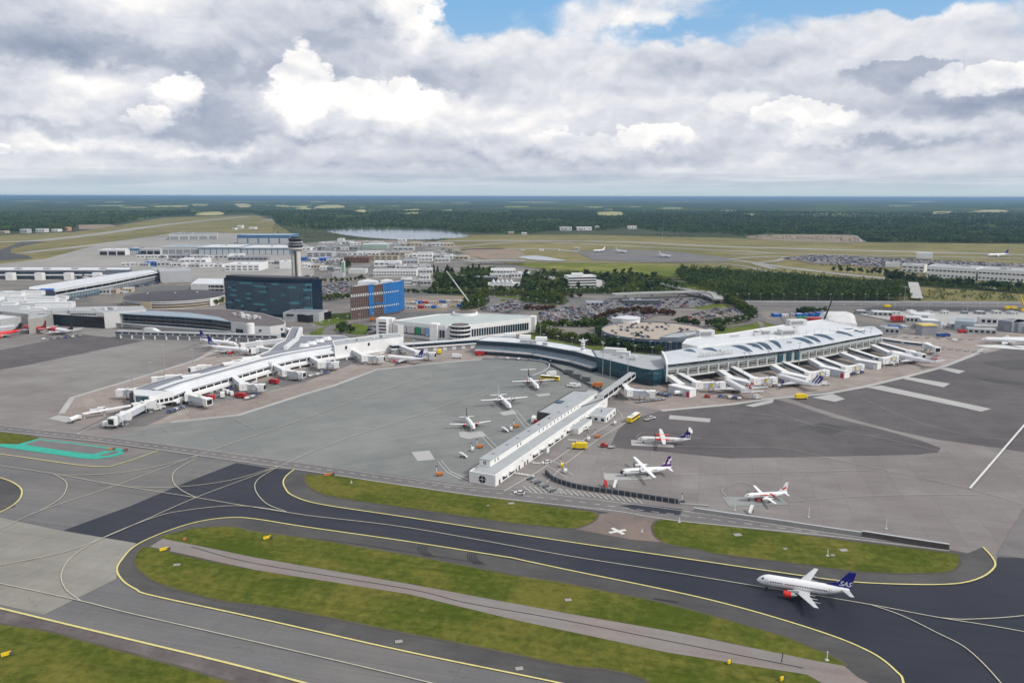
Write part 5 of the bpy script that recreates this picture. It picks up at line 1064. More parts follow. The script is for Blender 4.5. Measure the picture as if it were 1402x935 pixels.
# hangars
HBLUE = mat('hangar_blue', (.07, .18, .33), .5, .15, .1)
Hs = [
 # u0,v0,u1,v1,depth,h,wall,roof,name,label,windows
 (221, 348.5, 271, 348.5, 75, 17, OFFW, ROOFBLUE, 'hangar', 'large hangar with grey sliding doors and blue roof edge, left of the long hangar row', 0),
 (272, 348.8, 330, 348.8, 90, 17, HBLUE, ROOFW, 'hangar', 'long hangar with blue door frames and white roof, left half of the row', 7),
 (330.5, 348.8, 397, 348.8, 90, 16, HBLUE, ROOFW, 'hangar', 'long hangar with blue door frames and white roof, right half by the control tower', 8),
 (325, 333.5, 397, 333.5, 110, 22, HBLUE, ROOFBLUE, 'hangar', 'far hangar with bright blue front strip, behind the long white-roofed row', 0),
 (232, 328.5, 298, 327.5, 120, 15, OFFW, ROOFG, 'hangar', 'distant dark-roofed white hangar above the big grey-door hangar', 0),
 (136, 349.5, 172, 349.5, 40, 12, WHITE, ROOFW, 'hangar', 'small white hangar with three dark doorways, leftmost of the hangars', 3),
 (176, 348.5, 190, 348.5, 30, 13, HBLUE, ROOFW, 'hangar', 'small square hangar with deep blue front', 0),
 (192, 349, 220, 349, 40, 13, OFFW, ROOFL, 'hangar', 'white hangar squeezed between the deep blue one and the large grey-door one', 3),
 (308, 371, 355, 371, 55, 11, WHITE, ROOFW, 'warehouse', 'white flat warehouse with a parapet in the cargo area above the hotel', 6),
 (246, 361, 282, 361, 30, 9, WHITE, ROOFW, 'warehouse', 'white shed with split roof on the cargo apron left of the warehouse', 5),
 (312, 357, 366, 357, 18, 7, MGREY, ROOFG, 'warehouse', 'long low dark-windowed shed directly below the blue hangar row', 9),
 (383, 368, 401, 368, 30, 13, WHITE, ROOFW, 'warehouse', 'white windowless cube beside the control tower shaft', 0),
 (420, 352, 455, 352, 40, 10, LGREY, ROOFL, 'warehouse', 'grey shed right of the control tower head', 4),
 (462, 334, 470, 334, 30, 14, OFFW, ROOFL, 'building', 'small pale tower-like building near the lake', 0),
 (495, 341, 530, 341, 50, 11, mat('pale_green_wall', (.33, .42, .36), .7, .1, .1), ROOFW, 'warehouse', 'pale green warehouse with white roof below the lake', 0),
 (492, 349, 528, 348.5, 30, 7, OFFW, ROOFGREEN, 'warehouse', 'greenish flat-roofed shed in front of the pale green warehouse', 0),
 (538, 344, 566, 344, 40, 9, LGREY, ROOFL, 'warehouse', 'grey shed right of the pale green warehouse', 4),
 (545, 331.5, 556, 331.5, 20, 9, WHITE, ROOFW, 'building', 'small white house on the south shore of the lake', 2),
 (471, 360, 505, 360, 16, 11, BROWN, ROOFBRN, 'building', 'red brick block among trees above the green sign tower', 8),
 (505, 357, 545, 357, 26, 10, TAN, ROOFBRN, 'building', 'tan brick hall with brown roof right of the red brick block', 5),
 (512, 365, 548, 365, 30, 9, WHITE, ROOFW, 'warehouse', 'white office with dark window strip below the tan hall', 5),
 (552, 362.5, 572, 362.5, 30, 9, LGREY, ROOFBLUE, 'warehouse', 'blue-grey roofed office in the middle of the business area', 4),
 (572, 358, 592, 358, 20, 17, WHITE, ROOFGREEN, 'building', 'tall pale green-white office above the dark pines', 4),
 (595, 360, 615, 360, 25, 9, OFFW, ROOFBLUE, 'warehouse', 'low office with grey-blue roof right of the tall pale office', 4),
 (511, 379, 570, 379, 30, 10.5, WHITE, ROOFL, 'building', 'long white two-storey office with a line of small windows behind the netted block', 16),
 (571, 376, 592, 376, 24, 9, OFFW, ROOFW, 'building', 'white annex at the right end of the long two-storey office', 5),
 (549, 391, 563, 391, 18, 10, WHITE, ROOFW, 'building', 'square white house with tall windows right of the netted block', 5),
 (564, 391, 574, 391, 16, 9, OFFW, ROOFG, 'building', 'grey-roofed white house beside the tall-windowed house', 3),
 (575, 391.5, 590, 391.5, 18, 8, LGREY, ROOFL, 'building', 'low grey house at the end of the row by the pines', 3),
 (575, 384, 588, 384, 18, 9, WHITE, ROOFG, 'building', 'white house with dark roof behind the row by the pines', 3),
 (455, 380, 470, 380, 20, 7, LGREY, ROOFG, 'building', 'dark low petrol station building left of the green sign tower', 0),
 (477, 375, 500, 375, 30, 7, OFFW, ROOFGREEN, 'building', 'pale green-roofed hall right of the green sign tower', 0),
 (640, 388, 682, 388, 20, 9, DGREY, ROOFG, 'building', 'low dark office with windows, left of the zigzag-roofed building', 9),
 (668, 397, 712, 397, 18, 8.5, WHITE, ROOFW, 'building', 'long white office under the zigzag roof, amid pines', 12),
 (672, 376, 706, 376, 30, 8, WHITE, ROOFW, 'building', 'white office cluster north of the zigzag-roofed building', 8),
 (745, 386, 760, 386, 20, 6, OFFW, ROOFL, 'building', 'small pale hut among the pines left of the four-storey office', 0),
 (803, 420.5, 826, 420.5, 14, 6, LGREY, ROOFBLUE, 'building', 'low blue-grey roofed bus station beside the car park', 4),
 (852, 417, 905, 417, 14, 5, DGREY, ROOFG, 'building', 'long low dark roofed shelter above the car rental park', 0),
 (1196, 457, 1218, 457, 0, 6, LGREY, ROOFL, 'building', '', 0),
]
for (u0, v0, u1, v1, dp, h, w, rf, nm, lab, nw) in Hs:
    if not lab: continue
    pts = fbox(u0, v0, u1, v1, dp); r = block(nm, lab, 'hangar' if nm == 'hangar' else ('warehouse' if nm == 'warehouse' else 'building'), pts, h, w, rf)
    a, b_ = pts[0], pts[1]; Lh = (b_-a).length
    if nm == 'hangar':
        nd = nw or 5
        dm = {HBLUE: LGREY}.get(w, MGREY) if nw != 3 else GLASSK
        win_row(r, a, b_, .3, nd, Lh/nd*.86, h*.62, dm, 'hangar_door', .3)
        if nw in (7, 8): win_row(r, a, b_, h*.68, nd, Lh/nd*.9, h*.2, GLASSL, 'window', .3)
        mb = MB(r.location); mb.beam(a+Vector((0, -.5, h-.8)), b_+Vector((0, -.5, h-.8)), 1.0, 1.8); mb.build('fascia', WHITE if w is HBLUE and nw else w, r)
    elif nw:
        if h > 9.5: win_row(r, a, b_, h*.6, nw, Lh/nw*.66, 1.6, GLASSK, 'window', .2); win_row(r, a, b_, h*.18, nw, Lh/nw*.66, 1.7, GLASSK, 'window', .2)
        else: win_row(r, a, b_, h*.42, nw, Lh/nw*.7, 1.9, GLASSK, 'window', .2)
    if rf is not ROOFBLUE: rooftop(r, pts, h, 3 if nm != 'building' else 2, int(u0))
# zigzag roof
a, b_ = P(672, 388, 9), P(703, 388, 9); zz = thing('zigzag_roofed_hall', 'white hall with a sharp zigzag roof among the pines', 'building', (a.x, a.y, 0)); d = (b_-a).normalized()
mb = MB(zz.location); mb.prism([a, b_, b_+Vector((0, 25, 0)), a+Vector((0, 25, 0))], 0, 8); mb.build('wall', WHITE, zz); mb = MB(zz.location); n = 5; L = (b_-a).length
for k in range(n):
    p0 = a+d*(L*k/n); p1 = a+d*(L*(k+.5)/n); p2 = a+d*(L*(k+1)/n); u_ = Vector((0, 25, 0))
    for p_, z_ in ((p0, 8), (p1, 12.5), (p2, 8)): p_.z = z_
    mb.face([p0, p1, p1+u_, p0+u_]); mb.face([p1, p2, p2+u_, p1+u_]); mb.face([p0, p2, p1])
mb.build('zigzag_roof', ROOFW, zz)
# four-storey white office
pts = fbox(778, 395, 816, 394, 20); of = block('office_block', 'four-storey white office with dark window ribbons amid pines, right of centre', 'office', pts, 17, WHITE, ROOFW)
for z in (2, 5.8, 9.6, 13.2): win_row(of, pts[0], pts[1], z, 6, (pts[1]-pts[0]).length/6*.97, 1.7, GLASSK, 'window', .2)
c = (pts[0]+pts[2])/2; mb = MB(of.location); mb.box((c.x-4, c.y, 18.5), (16, 8, 3)); mb.build('penthouse', WHITE, of)
block('office_wing', 'lower stepped wing at the right of the four-storey office', 'office', fbox(816.5, 394, 824, 393.5, 18), 10, OFFW, ROOFW)
# logistics complex at the far right
for (u0, v0, u1, v1, dp, h, lab, nw) in ((1234, 372.5, 1265, 374, 40, 13, 'leftmost white box of the logistics centre, beside the far car park', 4), (1268, 380, 1335, 384, 60, 18, 'longest white hall of the logistics centre with window strips', 12), (1338, 384, 1420, 389, 60, 18, 'right-hand white hall of the logistics centre, cut by the frame', 14), (1212, 365.8, 1232, 366.5, 30, 8, 'low pale shed at the left end of the logistics centre', 0)):
    pts = fbox(u0, v0, u1, v1, dp); r = block('logistics_hall', lab, 'warehouse', pts, h, WHITE, ROOFL); Lh = (pts[1]-pts[0]).length
    if nw: win_row(r, pts[0], pts[1], h*.62, nw, Lh/nw*.7, 1.8, GLASSK, 'window', .3); win_row(r, pts[0], pts[1], h*.2, nw, Lh/nw*.5, 2.0, GLASSK, 'window', .3)
    rooftop(r, pts, h, 4, int(u0), smax=14)
pts = fbox(1256, 354, 1277, 354.5, 25); block('field_hut', 'lone white box hut beside the far runway', 'hut', pts, 12, WHITE, ROOFW)
# right-hand service area
for (u0, v0, u1, v1, dp, h, w, rf, nm, lab, nw) in (
 (1211, 457.5, 1231, 458.5, 10, 6, LGREY, ROOFL, 'service_shed', 'small grey shed at the far end of the curved terminal', 3),
 (1262, 451.5, 1287, 452.5, 20, 9, mat('pale_blue_wall', (.42, .47, .53), .6, .08, .3), ROOFW, 'service_shed', 'pale blue shed next to the yellow tarpaulin roof, right of the terminal', 0),
 (1306, 452, 1333, 454, 22, 9, mat('pale_blue_wall2', (.40, .45, .52), .6, .08, .3), ROOFBLUE, 'service_shed', 'blue-grey shed with dark open front, right service area', 0),
 (1325, 457, 1364, 459, 12, 5, LGREY, ROOFL, 'service_shed', 'long low grey shed in front of the dark-fronted one', 5),
 (1342, 444.5, 1365, 445.5, 14, 7, OFFW, ROOFL, 'service_shed', 'pale container-like shed near the right edge, upper row', 3),
 (1365, 452, 1392, 456, 22, 10, mat('grey_wall_r', (.22, .23, .26), .6, .1, .3), ROOFG, 'service_shed', 'dark grey shed near the right edge', 0),
 (1384, 455, 1425, 459, 26, 10, LGREY, ROOFBLUE, 'service_shed', 'grey shed cut by the right edge', 0),
 (1195, 433, 1222, 434, 14, 5, LGREY, ROOFW, 'service_shed', 'pale flat shed beyond the white wrapped airliner shape', 4),
 (1240, 442, 1262, 443, 12, 6, OFFW, ROOFW, 'service_shed', 'white shed between the red stack and the yellow tarpaulin', 4),
 (1252, 436.5, 1280, 437, 16, 5, WHITE, ROOFW, 'service_shed', 'white flat shed behind the yellow tarpaulin roof', 0),
 (842, 549, 0, 0, 0, 0, 0, 0, '', '', 0)):
    if not nm: continue
    pts = fbox(u0, v0, u1, v1, dp); r = block(nm, lab, 'shed', pts, h, w, rf, parapet=.2); Lh = (pts[1]-pts[0]).length
    if nw: win_row(r, pts[0], pts[1], h*.35, nw, Lh/nw*.6, h*.4, GLASSK, 'window', .1)
    else: win_row(r, pts[0], pts[1], .3, 1, Lh*.3, h*.6, MGREY, 'door', .1)
pts = fbox(1246, 446, 1280, 441, 26); mb = MB(); c = centre(pts)
sheet('pale_hardstanding', [(1175, 430), (1240, 427), (1402, 428), (1700, 440), (1700, 452), (1402, 447), (1300, 447), (1262, 440), (1215, 438)], .62, G_LIGHT)
sheet('dark_hardstanding', [(1170, 424), (1402, 425), (1600, 432), (1600, 427), (1402, 421), (1200, 419)], .64, G_SHOULD)
sheet('pale_hardstanding', [(1366, 463.5), (1375, 461), (1500, 462), (1500, 468), (1402, 467.5)], .66, mat('white_membrane', (.6, .6, .6), .8, .1, .1))
sheet('pale_hardstanding', [(1332, 473), (1370, 471.5), (1402, 473), (1500, 475), (1500, 482), (1402, 479), (1350, 475.5)], .66, mat('white_membrane', (.6, .6, .6), .8, .1, .1))
yt = thing('tarpaulin_roof', 'yellow tarpaulin roof on a grey shed in the right service area', 'roof', c); mb = MB(yt.location)
x, y = P(1271, 446, 9).xy; mb.box((x, y+3, 9.6), (15, 12, 1.2), R(4)); mb.build('cover', mat('yellow_tarpaulin', (.62, .50, .18), .7, .12, .4), yt); mb = MB(yt.location); mb.box((x, y+3, 4.5), (14, 11, 9), R(4)); mb.build('shed_wall', MGREY, yt)
rs = thing('container_stack', 'bright red container stack beyond the terminal', 'containers', P(1228, 441)); c = P(1228, 441)
for k in range(3): mb = MB(rs.location); mb.box((c.x-4+k*4, c.y+k, 3.8), (3.2, 7, 5)); mb.build('container', RED if k != 1 else mat('dark_red_paint', (.30, .02, .03), .5, .1), rs)
c = P(1115, 441); r2 = thing('container_stack', 'red and maroon site cabins beside the white tented hall', 'containers', c)
for k in range(3): mb = MB(r2.location); mb.box((c.x-7+k*5.5, c.y+k*.5, 2.2), (5, 5, 4.4)); mb.build('cabin', [mat('dark_red_paint', (.3, .02, .03), .5, .1), RED, RED][k], r2)
c = P(1104, 439); r2 = thing('container_stack', 'pair of green site cabins left of the red ones', 'containers', c)
for k in range(2): mb = MB(r2.location); mb.box((c.x-7+k*5, c.y, 2.2), (4, 5, 4.4)); mb.build('cabin', GREEN, r2)
# white tented hall (rounded)
for (u, v, w, dp, h, lab) in ((1156, 446.5, 34, 22, 7, 'puffy white tented hall behind the curved terminal, nearer of the two'), (1153, 440, 38, 26, 8, 'flatter white arched hall just behind the puffy tented one')):
    c = P(u, v); th = thing('tented_hall', lab, 'tent', c); mb = MB(th.location); rs = []
    for k in range(9):
        t = k/8*2-1; s = (1-abs(t)**4)**.5*.9+.1; rs.append([Vector((c.x+w/2*t, c.y+dp/2+dp/2*s*math.cos(a), max(0, h*s*math.sin(a)**.7)*(1+.05*math.sin(7*a+k*2)))) for a in [math.pi*j/12 for j in range(13)]])
    for j in range(8):
        for k in range(12): mb.face([rs[j][k], rs[j+1][k], rs[j+1][k+1], rs[j][k+1]])
    mb.build('cover', mat('tent_white', (.60, .60, .60), .6, .08, .2), th, True); mb = MB(th.location); mb.box((c.x, c.y+dp*.1, 1.2), (w*.5, 1, 2.4)); mb.build('entrance', LGREY, th)
# far settlements: pale industry at the left, farms
for k, (u, v, w, h, lab, m) in enumerate(((3, 320, 18, 9, 'tan shed at the far left forest edge', TAN), (32, 319.5, 24, 14, 'grey gravel-works hall at the far left forest edge', LGREY), (55, 318.5, 30, 13, 'pale grey industrial hall by the far left forest', OFFW), (75, 317.5, 22, 9, 'low white sheds by the far left forest', WHITE), (91, 316.5, 8, 14, 'salmon coloured house by the far left forest', mat('salmon_wall', (.55, .30, .2), .8, .1)),
     (107, 306, 14, 8, 'white-roofed barn in the far left forest', WHITE), (775, 316, 40, 14, 'long pale factory below the far forest, centre', OFFW), (800, 315.6, 50, 13, 'wide pinkish-white factory below the far forest, centre', WHITE), (818, 315, 12, 15, 'small square factory annex at the edge of the far forest', LGREY), (866, 313.5, 28, 12, 'red-roofed white manor below the far forest', WHITE), (700, 321, 20, 8, 'tan shed on the lake road', TAN), (718, 321.5, 18, 7, 'white shed on the lake road', WHITE),
     (328, 313, 16, 12, 'white farmhouse on the far left airfield edge', WHITE), (345, 314, 22, 8, 'long white barn beside the far left farmhouse', WHITE), (320, 315, 10, 7, 'small white outbuilding at the airfield edge', WHITE))):
    sc = (P(u, v)).length/1080; pts = fbox(u-w/5, v, u+w/5, v, 30); r = block('distant_building', lab, 'building', pts, h, m, mat('red_roof', (.42, .08, .05), .7, .1) if 'red-roofed' in lab else ROOFL, parapet=.2)
    win_row(r, pts[0], pts[1], h*.3, 3, 4, h*.3, GLASSK, 'window', .3)
# sign tower
c = P(470.5, 378); sg = thing('sign_tower', 'white pylon carrying vertical green sign panels in the business area', 'sign', c); mb = MB(sg.location); mb.box((c.x, c.y, 12), (5, 3, 24)); mb.build('pylon', WHITE, sg)
for k in range(6): mb = MB(sg.location); mb.box((c.x, c.y-1.6, 5+k*3.2), (3.6, .3, 2.7)); o = mb.build('green_panel', GREEN, sg); mb = MB(sg.location); mb.box((c.x, c.y-1.8, 5+k*3.2), (2.2, .1, .7)); mb.build('white_mark', WHITE, o)
# viaducts
def viaduct(lab, px, w, z, grp=None):
    pts = [P(u, v, z) for u, v in spline(px, 4)]; r = thing('road_bridge', lab, 'bridge', (pts[0].x, pts[0].y, 0)); mb = MB(r.location)
    for a, b_ in zip(pts, pts[1:]): mb.beam(a, b_, w, 1.2)
    mb.build('deck', CONC, r)
    for sgn in (1, -1):
        mb = MB(r.location)
        for a, b_ in zip(pts, pts[1:]): d = (b_-a).normalized(); n = Vector((-d.y, d.x, 0))*sgn*w/2; mb.beam(a+n+Vector((0, 0, 1.0)), b_+n+Vector((0, 0, 1.0)), .3, .9)
        mb.build('parapet', LGREY, r)
    for k in range(2, len(pts)-1, 3): p = pts[k]; mb = MB(r.location); mb.box((p.x, p.y, z/2-.3), (1.2, w*.6, z-.6)); mb.build('pier', CONC, r)
viaduct('pale road bridge crossing the woods toward the dark forest block', [(840, 403.5), (880, 402), (930, 400.5), (965, 400), (980, 404), (984, 410)], 11, 6)
viaduct('grey curving flyover at the right end of the woods road', [(885, 385), (905, 389), (935, 396), (965, 403), (983, 411)], 9, 5)
viaduct('low taxiway bridge north of the meadow', [(640, 358), (680, 357.5), (720, 357.5)], 20, 6)
c0, c1 = P(1252, 411.5), P(1247, 392); mb = MB(); mb.beam(c0+Vector((3, 0, 2.6)), c1+Vector((3, 0, 5.5)), 13, .8); o = mb.build('ramp_bridge', G_LIGHT); tag(o, 'straight pale road ramp rising between the dark wood and the airfield', 'bridge')
# ================================================================ AIRCRAFT
PW = mat('aircraft_white', (.78, .78, .78), .35, .03, .5); PG = mat('wing_grey', (.50, .51, .52), .4, .06, .5); PR = mat('aircraft_red', (.68, .03, .02), .4, .05, 1)
PNAVY = mat('aircraft_navy', (.012, .016, .21), .4, .05, 1); PURP = mat('aircraft_purple', (.075, .012, .16), .4, .05, 1); PBELLY = mat('aircraft_belly', (.50, .51, .54), .4, .05, .5)
PFIN = mat('aircraft_black', (.02, .02, .03), .4, .05, 1); STEELM = mat('engine_metal', (.5, .5, .5), .3, .05, 1, .8); PCREAM = mat('aircraft_cream', (.66, .66, .64), .4, .04, .5)
def wing_mesh(root_le, root_c, tip_le, tip_c, t_root, t_tip, vertical=False):
    """tapered aerofoil between a root and a tip section; chord runs along -x"""
    prof = [(0, 0), (.08, .45), (.3, .5), (.65, .3), (1, 0), (.65, -.2), (.3, -.35), (.08, -.35)]
    rs = []
    for le, c, t in ((root_le, root_c, t_root), (tip_le, tip_c, t_tip)):
        le = Vector(le); rs.append([le+Vector((-c*x, c*t*y if vertical else 0, 0 if vertical else c*t*y)) for x, y in prof])
    return rs
def airliner(name, label, L, rad, span, kind, fin, eng, body=PW, group=None, text=None, windows=0, nose=None, tail_mark=None, stripe=None, cat='airliner', doors=True):
    """nose at +x; kind: jet | prop_high | prop_low ; every part its own mesh"""
    r = thing(name, label, cat, (0, 0, 0), 0, group); jet = kind == 'jet'; high = kind == 'prop_high'
    zc = rad+(1.25 if jet else .75 if high else 1.0)*(rad/1.88 if jet else 1.0)
    if kind == 'prop_low': zc = rad+1.1
    st = [(.5, .03, -.30), (.49, .25, -.27), (.472, .48, -.2), (.445, .72, -.12), (.41, .9, -.05), (.37, .99, 0), (.32, 1, 0), (.12, 1, 0), (-.12, 1, 0), (-.22, .97, .03), (-.32, .8, .18), (-.41, .54, .4), (-.47, .32, .55), (-.5, .12, .62)]
    n = 20; rings = []
    for x, k, dz in st: rings.append([Vector((x*L, rad*k*math.sin(2*math.pi*j/n), zc+rad*dz+rad*k*math.cos(2*math.pi*j/n))) for j in range(n)])
    mb = MB(); mb.rings(rings)
    for i in range(len(mb.f)-2):
        j = i % n; sx = st[i//n][0]
        if 7 <= j <= 12: mb.m[i] = 1
        if nose and sx > (.30 if nose is PR else .47): mb.m[i] = 2
    o = mb.build('fuselage', [body, PBELLY, nose or body], r, True); fus = o
    mb = MB()
    for sg in (1, -1):
        x0, x1 = .452*L, .425*L; z0, z1 = zc+rad*.28, zc+rad*.55
        pts = [Vector((x0, sg*rad*.50, z0)), Vector((x1, sg*rad*.76, z0+.06*rad)), Vector((x1-.01*L, sg*rad*.66, z1+.05*rad)), Vector((x0-.012*L, sg*rad*.22, z1-.02))]
        mb.face([p+Vector((.05, sg*.05, .04)) for p in pts])
    mb.face([Vector((.454*L, -rad*.46, zc+rad*.29)), Vector((.454*L, rad*.46, zc+rad*.29)), Vector((.436*L, rad*.22, zc+rad*.58)), Vector((.436*L, -rad*.22, zc+rad*.58))]); mb.build('cockpit_glazing', GLASSK, fus)
    if windows:                                          # each cabin window its own sub-part
        wm = MB(); wm.box((0, 0, 0), (.36, .08, .52)); me = None
        gap = {int(windows*.26)}
        for sg in (1, -1):
            for k in range(windows):
                if k in gap: continue
                x = .345*L-k*(.62*L/windows)
                if me is None: o = me = wm.build('cabin_window', GLASSK, fus)
                else: o = me.copy(); COL.objects.link(o); o.parent = fus
                o.location = (x, sg*rad*.985, zc+rad*.2); o.rotation_euler = (R(12)*-sg, 0, 0)
        for sg in (1, -1):
            for x in (.385, -.30): 
                mb = MB(); a = Vector((x*L, sg*(rad*1.0 if x > 0 else rad*.9), zc+rad*.12))
                for dx, dz, w, h in ((-.45, 0, .05, 1.7), (.45, 0, .05, 1.7), (0, .85, .9, .05), (0, -.85, .9, .05)): mb.box(a+Vector((dx, 0, dz)), (w, .12, h))
                mb.build('door_outline', MGREY, fus)
    elif L > 15:
        for sg in (1, -1): mb = MB(); mb.box((.06*L, sg*rad*.97, zc+rad*.28), (.52*L, .08, .22)); mb.build('window_strip', GLASSK if L < 30 else MGREY, fus)
    sw = .42 if jet else .04
    wz = zc+rad*.95 if high else zc-rad*.62
    rc = L*(.20 if jet else .105); tcd = L*(.048 if jet else .055); wx = L*(.11 if jet else .075)
    for sg in (1, -1):
        y0 = 0 if high else rad*.55; y1 = span/2; zt = wz+(.35 if high else (y1*.095)); rs = []
        if jet:
            mid = y0+(y1-y0)*.33; mb = MB(); prof = wing_mesh((wx, sg*y0, wz), rc, (wx-(mid-y0)*.52, sg*mid, wz+(mid-y0)*.095), rc*.58, .13, .11); p2 = wing_mesh((0, 0, 0), 1, (wx-(y1-y0)*.52, sg*y1, zt), tcd, .1, .09)[1]; rs = prof+[p2]
        else: rs = wing_mesh((wx, sg*y0, wz), rc, (wx-(y1*.03), sg*y1, zt), tcd, .16, .12)
        mb = MB(); mb.rings(rs if sg > 0 else [q_[::-1] for q_ in rs]); o = mb.build('wing', PG if jet else body, r); smooth_angle(o, 40)
        if jet and windows:
            for k in range(3): yy = sg*(y0+(y1-y0)*(.22+.2*k)); xx = wx-(abs(yy)-y0)*.52-rc*.62+k*.7; mb = MB(); mb.tube((xx+.6, yy, wz+abs(yy)*.09-.25), (xx-2.6, yy, wz+abs(yy)*.09-.3), .28, .06); mb.build('flap_fairing', PG, o)
        hs = span*(.205 if jet else .19); hc = L*(.10 if jet else .075)
        ttail = fin.get('ttail'); hz = zc+rad*.55 if not ttail else zc+rad*.6+fin['h']*.93; hx = -L*.395 if not ttail else -L*.452
        mb = MB(); rs = wing_mesh((hx, 0, hz), hc, (hx-hs*(.5 if jet else .12), sg*hs, hz+(hs*.1 if jet else .05)), hc*.45, .1, .09); mb.rings(rs if sg > 0 else [q_[::-1] for q_ in rs]); mb.build('tailplane', PG if jet else body, r)
        ey = sg*(span*.158 if jet else span*.145)
        if jet:
            er = rad*.53; ez = max(er+.35, wz+abs(ey)*.06-er*.75); ex = wx-abs(ey)*.15+rc*.25; mb = MB(); N = 18
            sts = [(ex+er*1.7, er*.92, 0), (ex+er*1.5, er*1.03, 0), (ex+er*.6, er*1.08, 0), (ex-er*.7, er*1.0, 0), (ex-er*.72, er*1.0, 1), (ex-er*1.7, er*.78, 1), (ex-er*1.75, er*.5, 1), (ex-er*2.6, er*.3, 1)]
            mb.rings([[Vector((x, ey+q_*math.sin(2*math.pi*j/N), ez+q_*math.cos(2*math.pi*j/N))) for j in range(N)] for x, q_, _ in sts], None, True, [t_ for _, _, t_ in sts]); e = mb.build('engine', [eng, STEELM], r); smooth_angle(e, 50)
            mb = MB(); mb.tube((ex+er*1.66, ey, ez), (ex+er*1.72, ey, ez), er*.8, er*.8, 18); mb.build('engine_intake', BLACK, e)
            mb = MB(); mb.beam((ex+er*.5, ey, ez+er), (ex-er*3, ey, ez+er*1.3), .35, er*.9); mb.build('pylon', PG, e)
        else:
            er = rad*.42; ez = wz-er*(.3 if high else -.15); ex = wx; N = 12; fl = L*.085
            sts = [(ex+fl, er*.55), (ex+fl*.8, er*.9), (ex, er), (ex-fl*1.3, er*.8), (ex-fl*2.1, er*.25)]; mb = MB(); mb.rings([[Vector((x, ey+q_*.85*math.sin(2*math.pi*j/N), ez+q_*math.cos(2*math.pi*j/N))) for j in range(N)] for x, q_ in sts]); e = mb.build('engine', eng, r, True)
            mb = MB(); mb.tube((ex+fl, ey, ez), (ex+fl+.5, ey, ez), er*.5, .05, 10); mb.build('spinner', PFIN, e); pr_ = rad*1.35; mb = MB()
            for k in range(6 if L > 24 else 4):
                a = math.pi*2*k/(6 if L > 24 else 4)+.5; d = Vector((0, math.sin(a), math.cos(a))); mb.beam(Vector((ex+fl+.2, ey, ez))+d*.1, Vector((ex+fl+.2, ey, ez))+d*pr_, .12, .26)
            mb.build('propeller', PFIN, e)
        gy = sg*(rad*1.5 if jet else (rad*1.25 if high else abs(ey))); gx = -L*.01 if jet else -L*.02
        mb = MB(); wr = .55 if jet else .42
        mb.tube((gx, gy, wr), (gx, gy, wz if not high else zc-rad*.4), .14); g_ = mb.build('main_gear', MGREY, r)
        for dy in (-.3, .3): mb = MB(); mb.tube((gx, gy+dy-.14, wr), (gx, gy+dy+.14, wr), wr, wr, 14); mb.build('wheel', BLACK, g_)
    mb = MB(); gx = L*.385; mb.tube((gx, 0, .4), (gx, 0, zc-rad*.6), .11); g_ = mb.build('nose_gear', MGREY, r)
    for dy in (-.2, .2): mb = MB(); mb.tube((gx, dy-.1, .36), (gx, dy+.1, .36), .36, .36, 12); mb.build('wheel', BLACK, g_)
    fh = fin['h']; fx = -L*fin.get('x', .315); fc = L*fin.get('c', .17); sweep = fin.get('sweep', .75); fz = zc+rad*.72
    mb = MB(); rs = wing_mesh((fx, 0, fz), fc, (fx-fh*sweep, 0, fz+fh), fc*.42, .09, .09, True); mb.rings(rs); f_ = mb.build('fin', fin['m'], r)
    mb = MB(); a = (fx+L*.085, 0, zc+rad*.97); mb.face([a, (fx-.3, .16, fz), (fx-fh*sweep*.32, .12, fz+fh*.32)]); mb.face([a, (fx-fh*sweep*.32, -.12, fz+fh*.32), (fx-.3, -.16, fz)]); mb.build('fin_fillet', fin['m'], f_)
    if text:
        body_, size, tm, where = text
        for sg in (1, -1):
            if where == 'fin': p = Vector((fx-fc*.36-fh*.14, sg*fc*.06, fz+fh*.16)) - Vector((.9*(sg > 0), 0, 0))
            else: p = Vector((where*L, sg*(rad+.02), zc+rad*.02))
            M4 = Matrix.Translation(p) @ Matrix.Rotation(0 if sg < 0 else math.pi, 4, 'Z') @ Matrix.Rotation(R(90 if where == 'fin' else 84), 4, 'X')
            if sg < 0: M4 = Matrix.Translation(p) @ Matrix.Rotation(0, 4, 'Z') @ Matrix.Rotation(R(90), 4, 'X')
            text_mesh(body_, size, .03, tm, 'lettering', f_ if where == 'fin' else fus, M4, 'CENTER', .35 if where == 'fin' else 0)
    if tail_mark:
        for sg in (1, -1):
            mb = MB()
            for (x0, z0, x1, z1, w) in tail_mark['bars']: mb.beam((fx-fc*x0-fh*sweep*z0, sg*(fc*.05+.03), fz+fh*z0), (fx-fc*x1-fh*sweep*z1, sg*(fc*.05+.03), fz+fh*z1), .08, w)
            mb.build('fin_emblem', tail_mark['m'], f_)
    if stripe:
        m_, xa, xb, slant = stripe; mb = MB()
        for j in range(2, n-2):
            a0, a1 = 2*math.pi*j/n, 2*math.pi*(j+1)/n; f0 = lambda a, dx: Vector(((xa+dx)*L-slant*rad*math.cos(a)*1.4*-1, (rad+.03)*math.sin(a), zc+(rad+.03)*math.cos(a)))
            mb.face([f0(a0, 0), f0(a0, xb-xa), f0(a1, xb-xa), f0(a1, 0)])
        mb.build('fuselage_stripe', m_, fus)
    return r, zc
def place(r, zc, nose_px, tail_px, L, h_tail=.6):
    a = P(*nose_px, zc*.9); b_ = P(*tail_px, zc+h_tail); c = (a+b_)/2; d = (a-b_); k = max(.72, min(1.08, Vector((d.x, d.y, 0)).length/L)); r.scale = (k, k, k); r.location = (c.x, c.y, .62 if c.y < 420 else .5); r.rotation_euler = (0, 0, math.atan2(d.y, d.x)); return (Vector((d.x, d.y, 0))).length
log = []
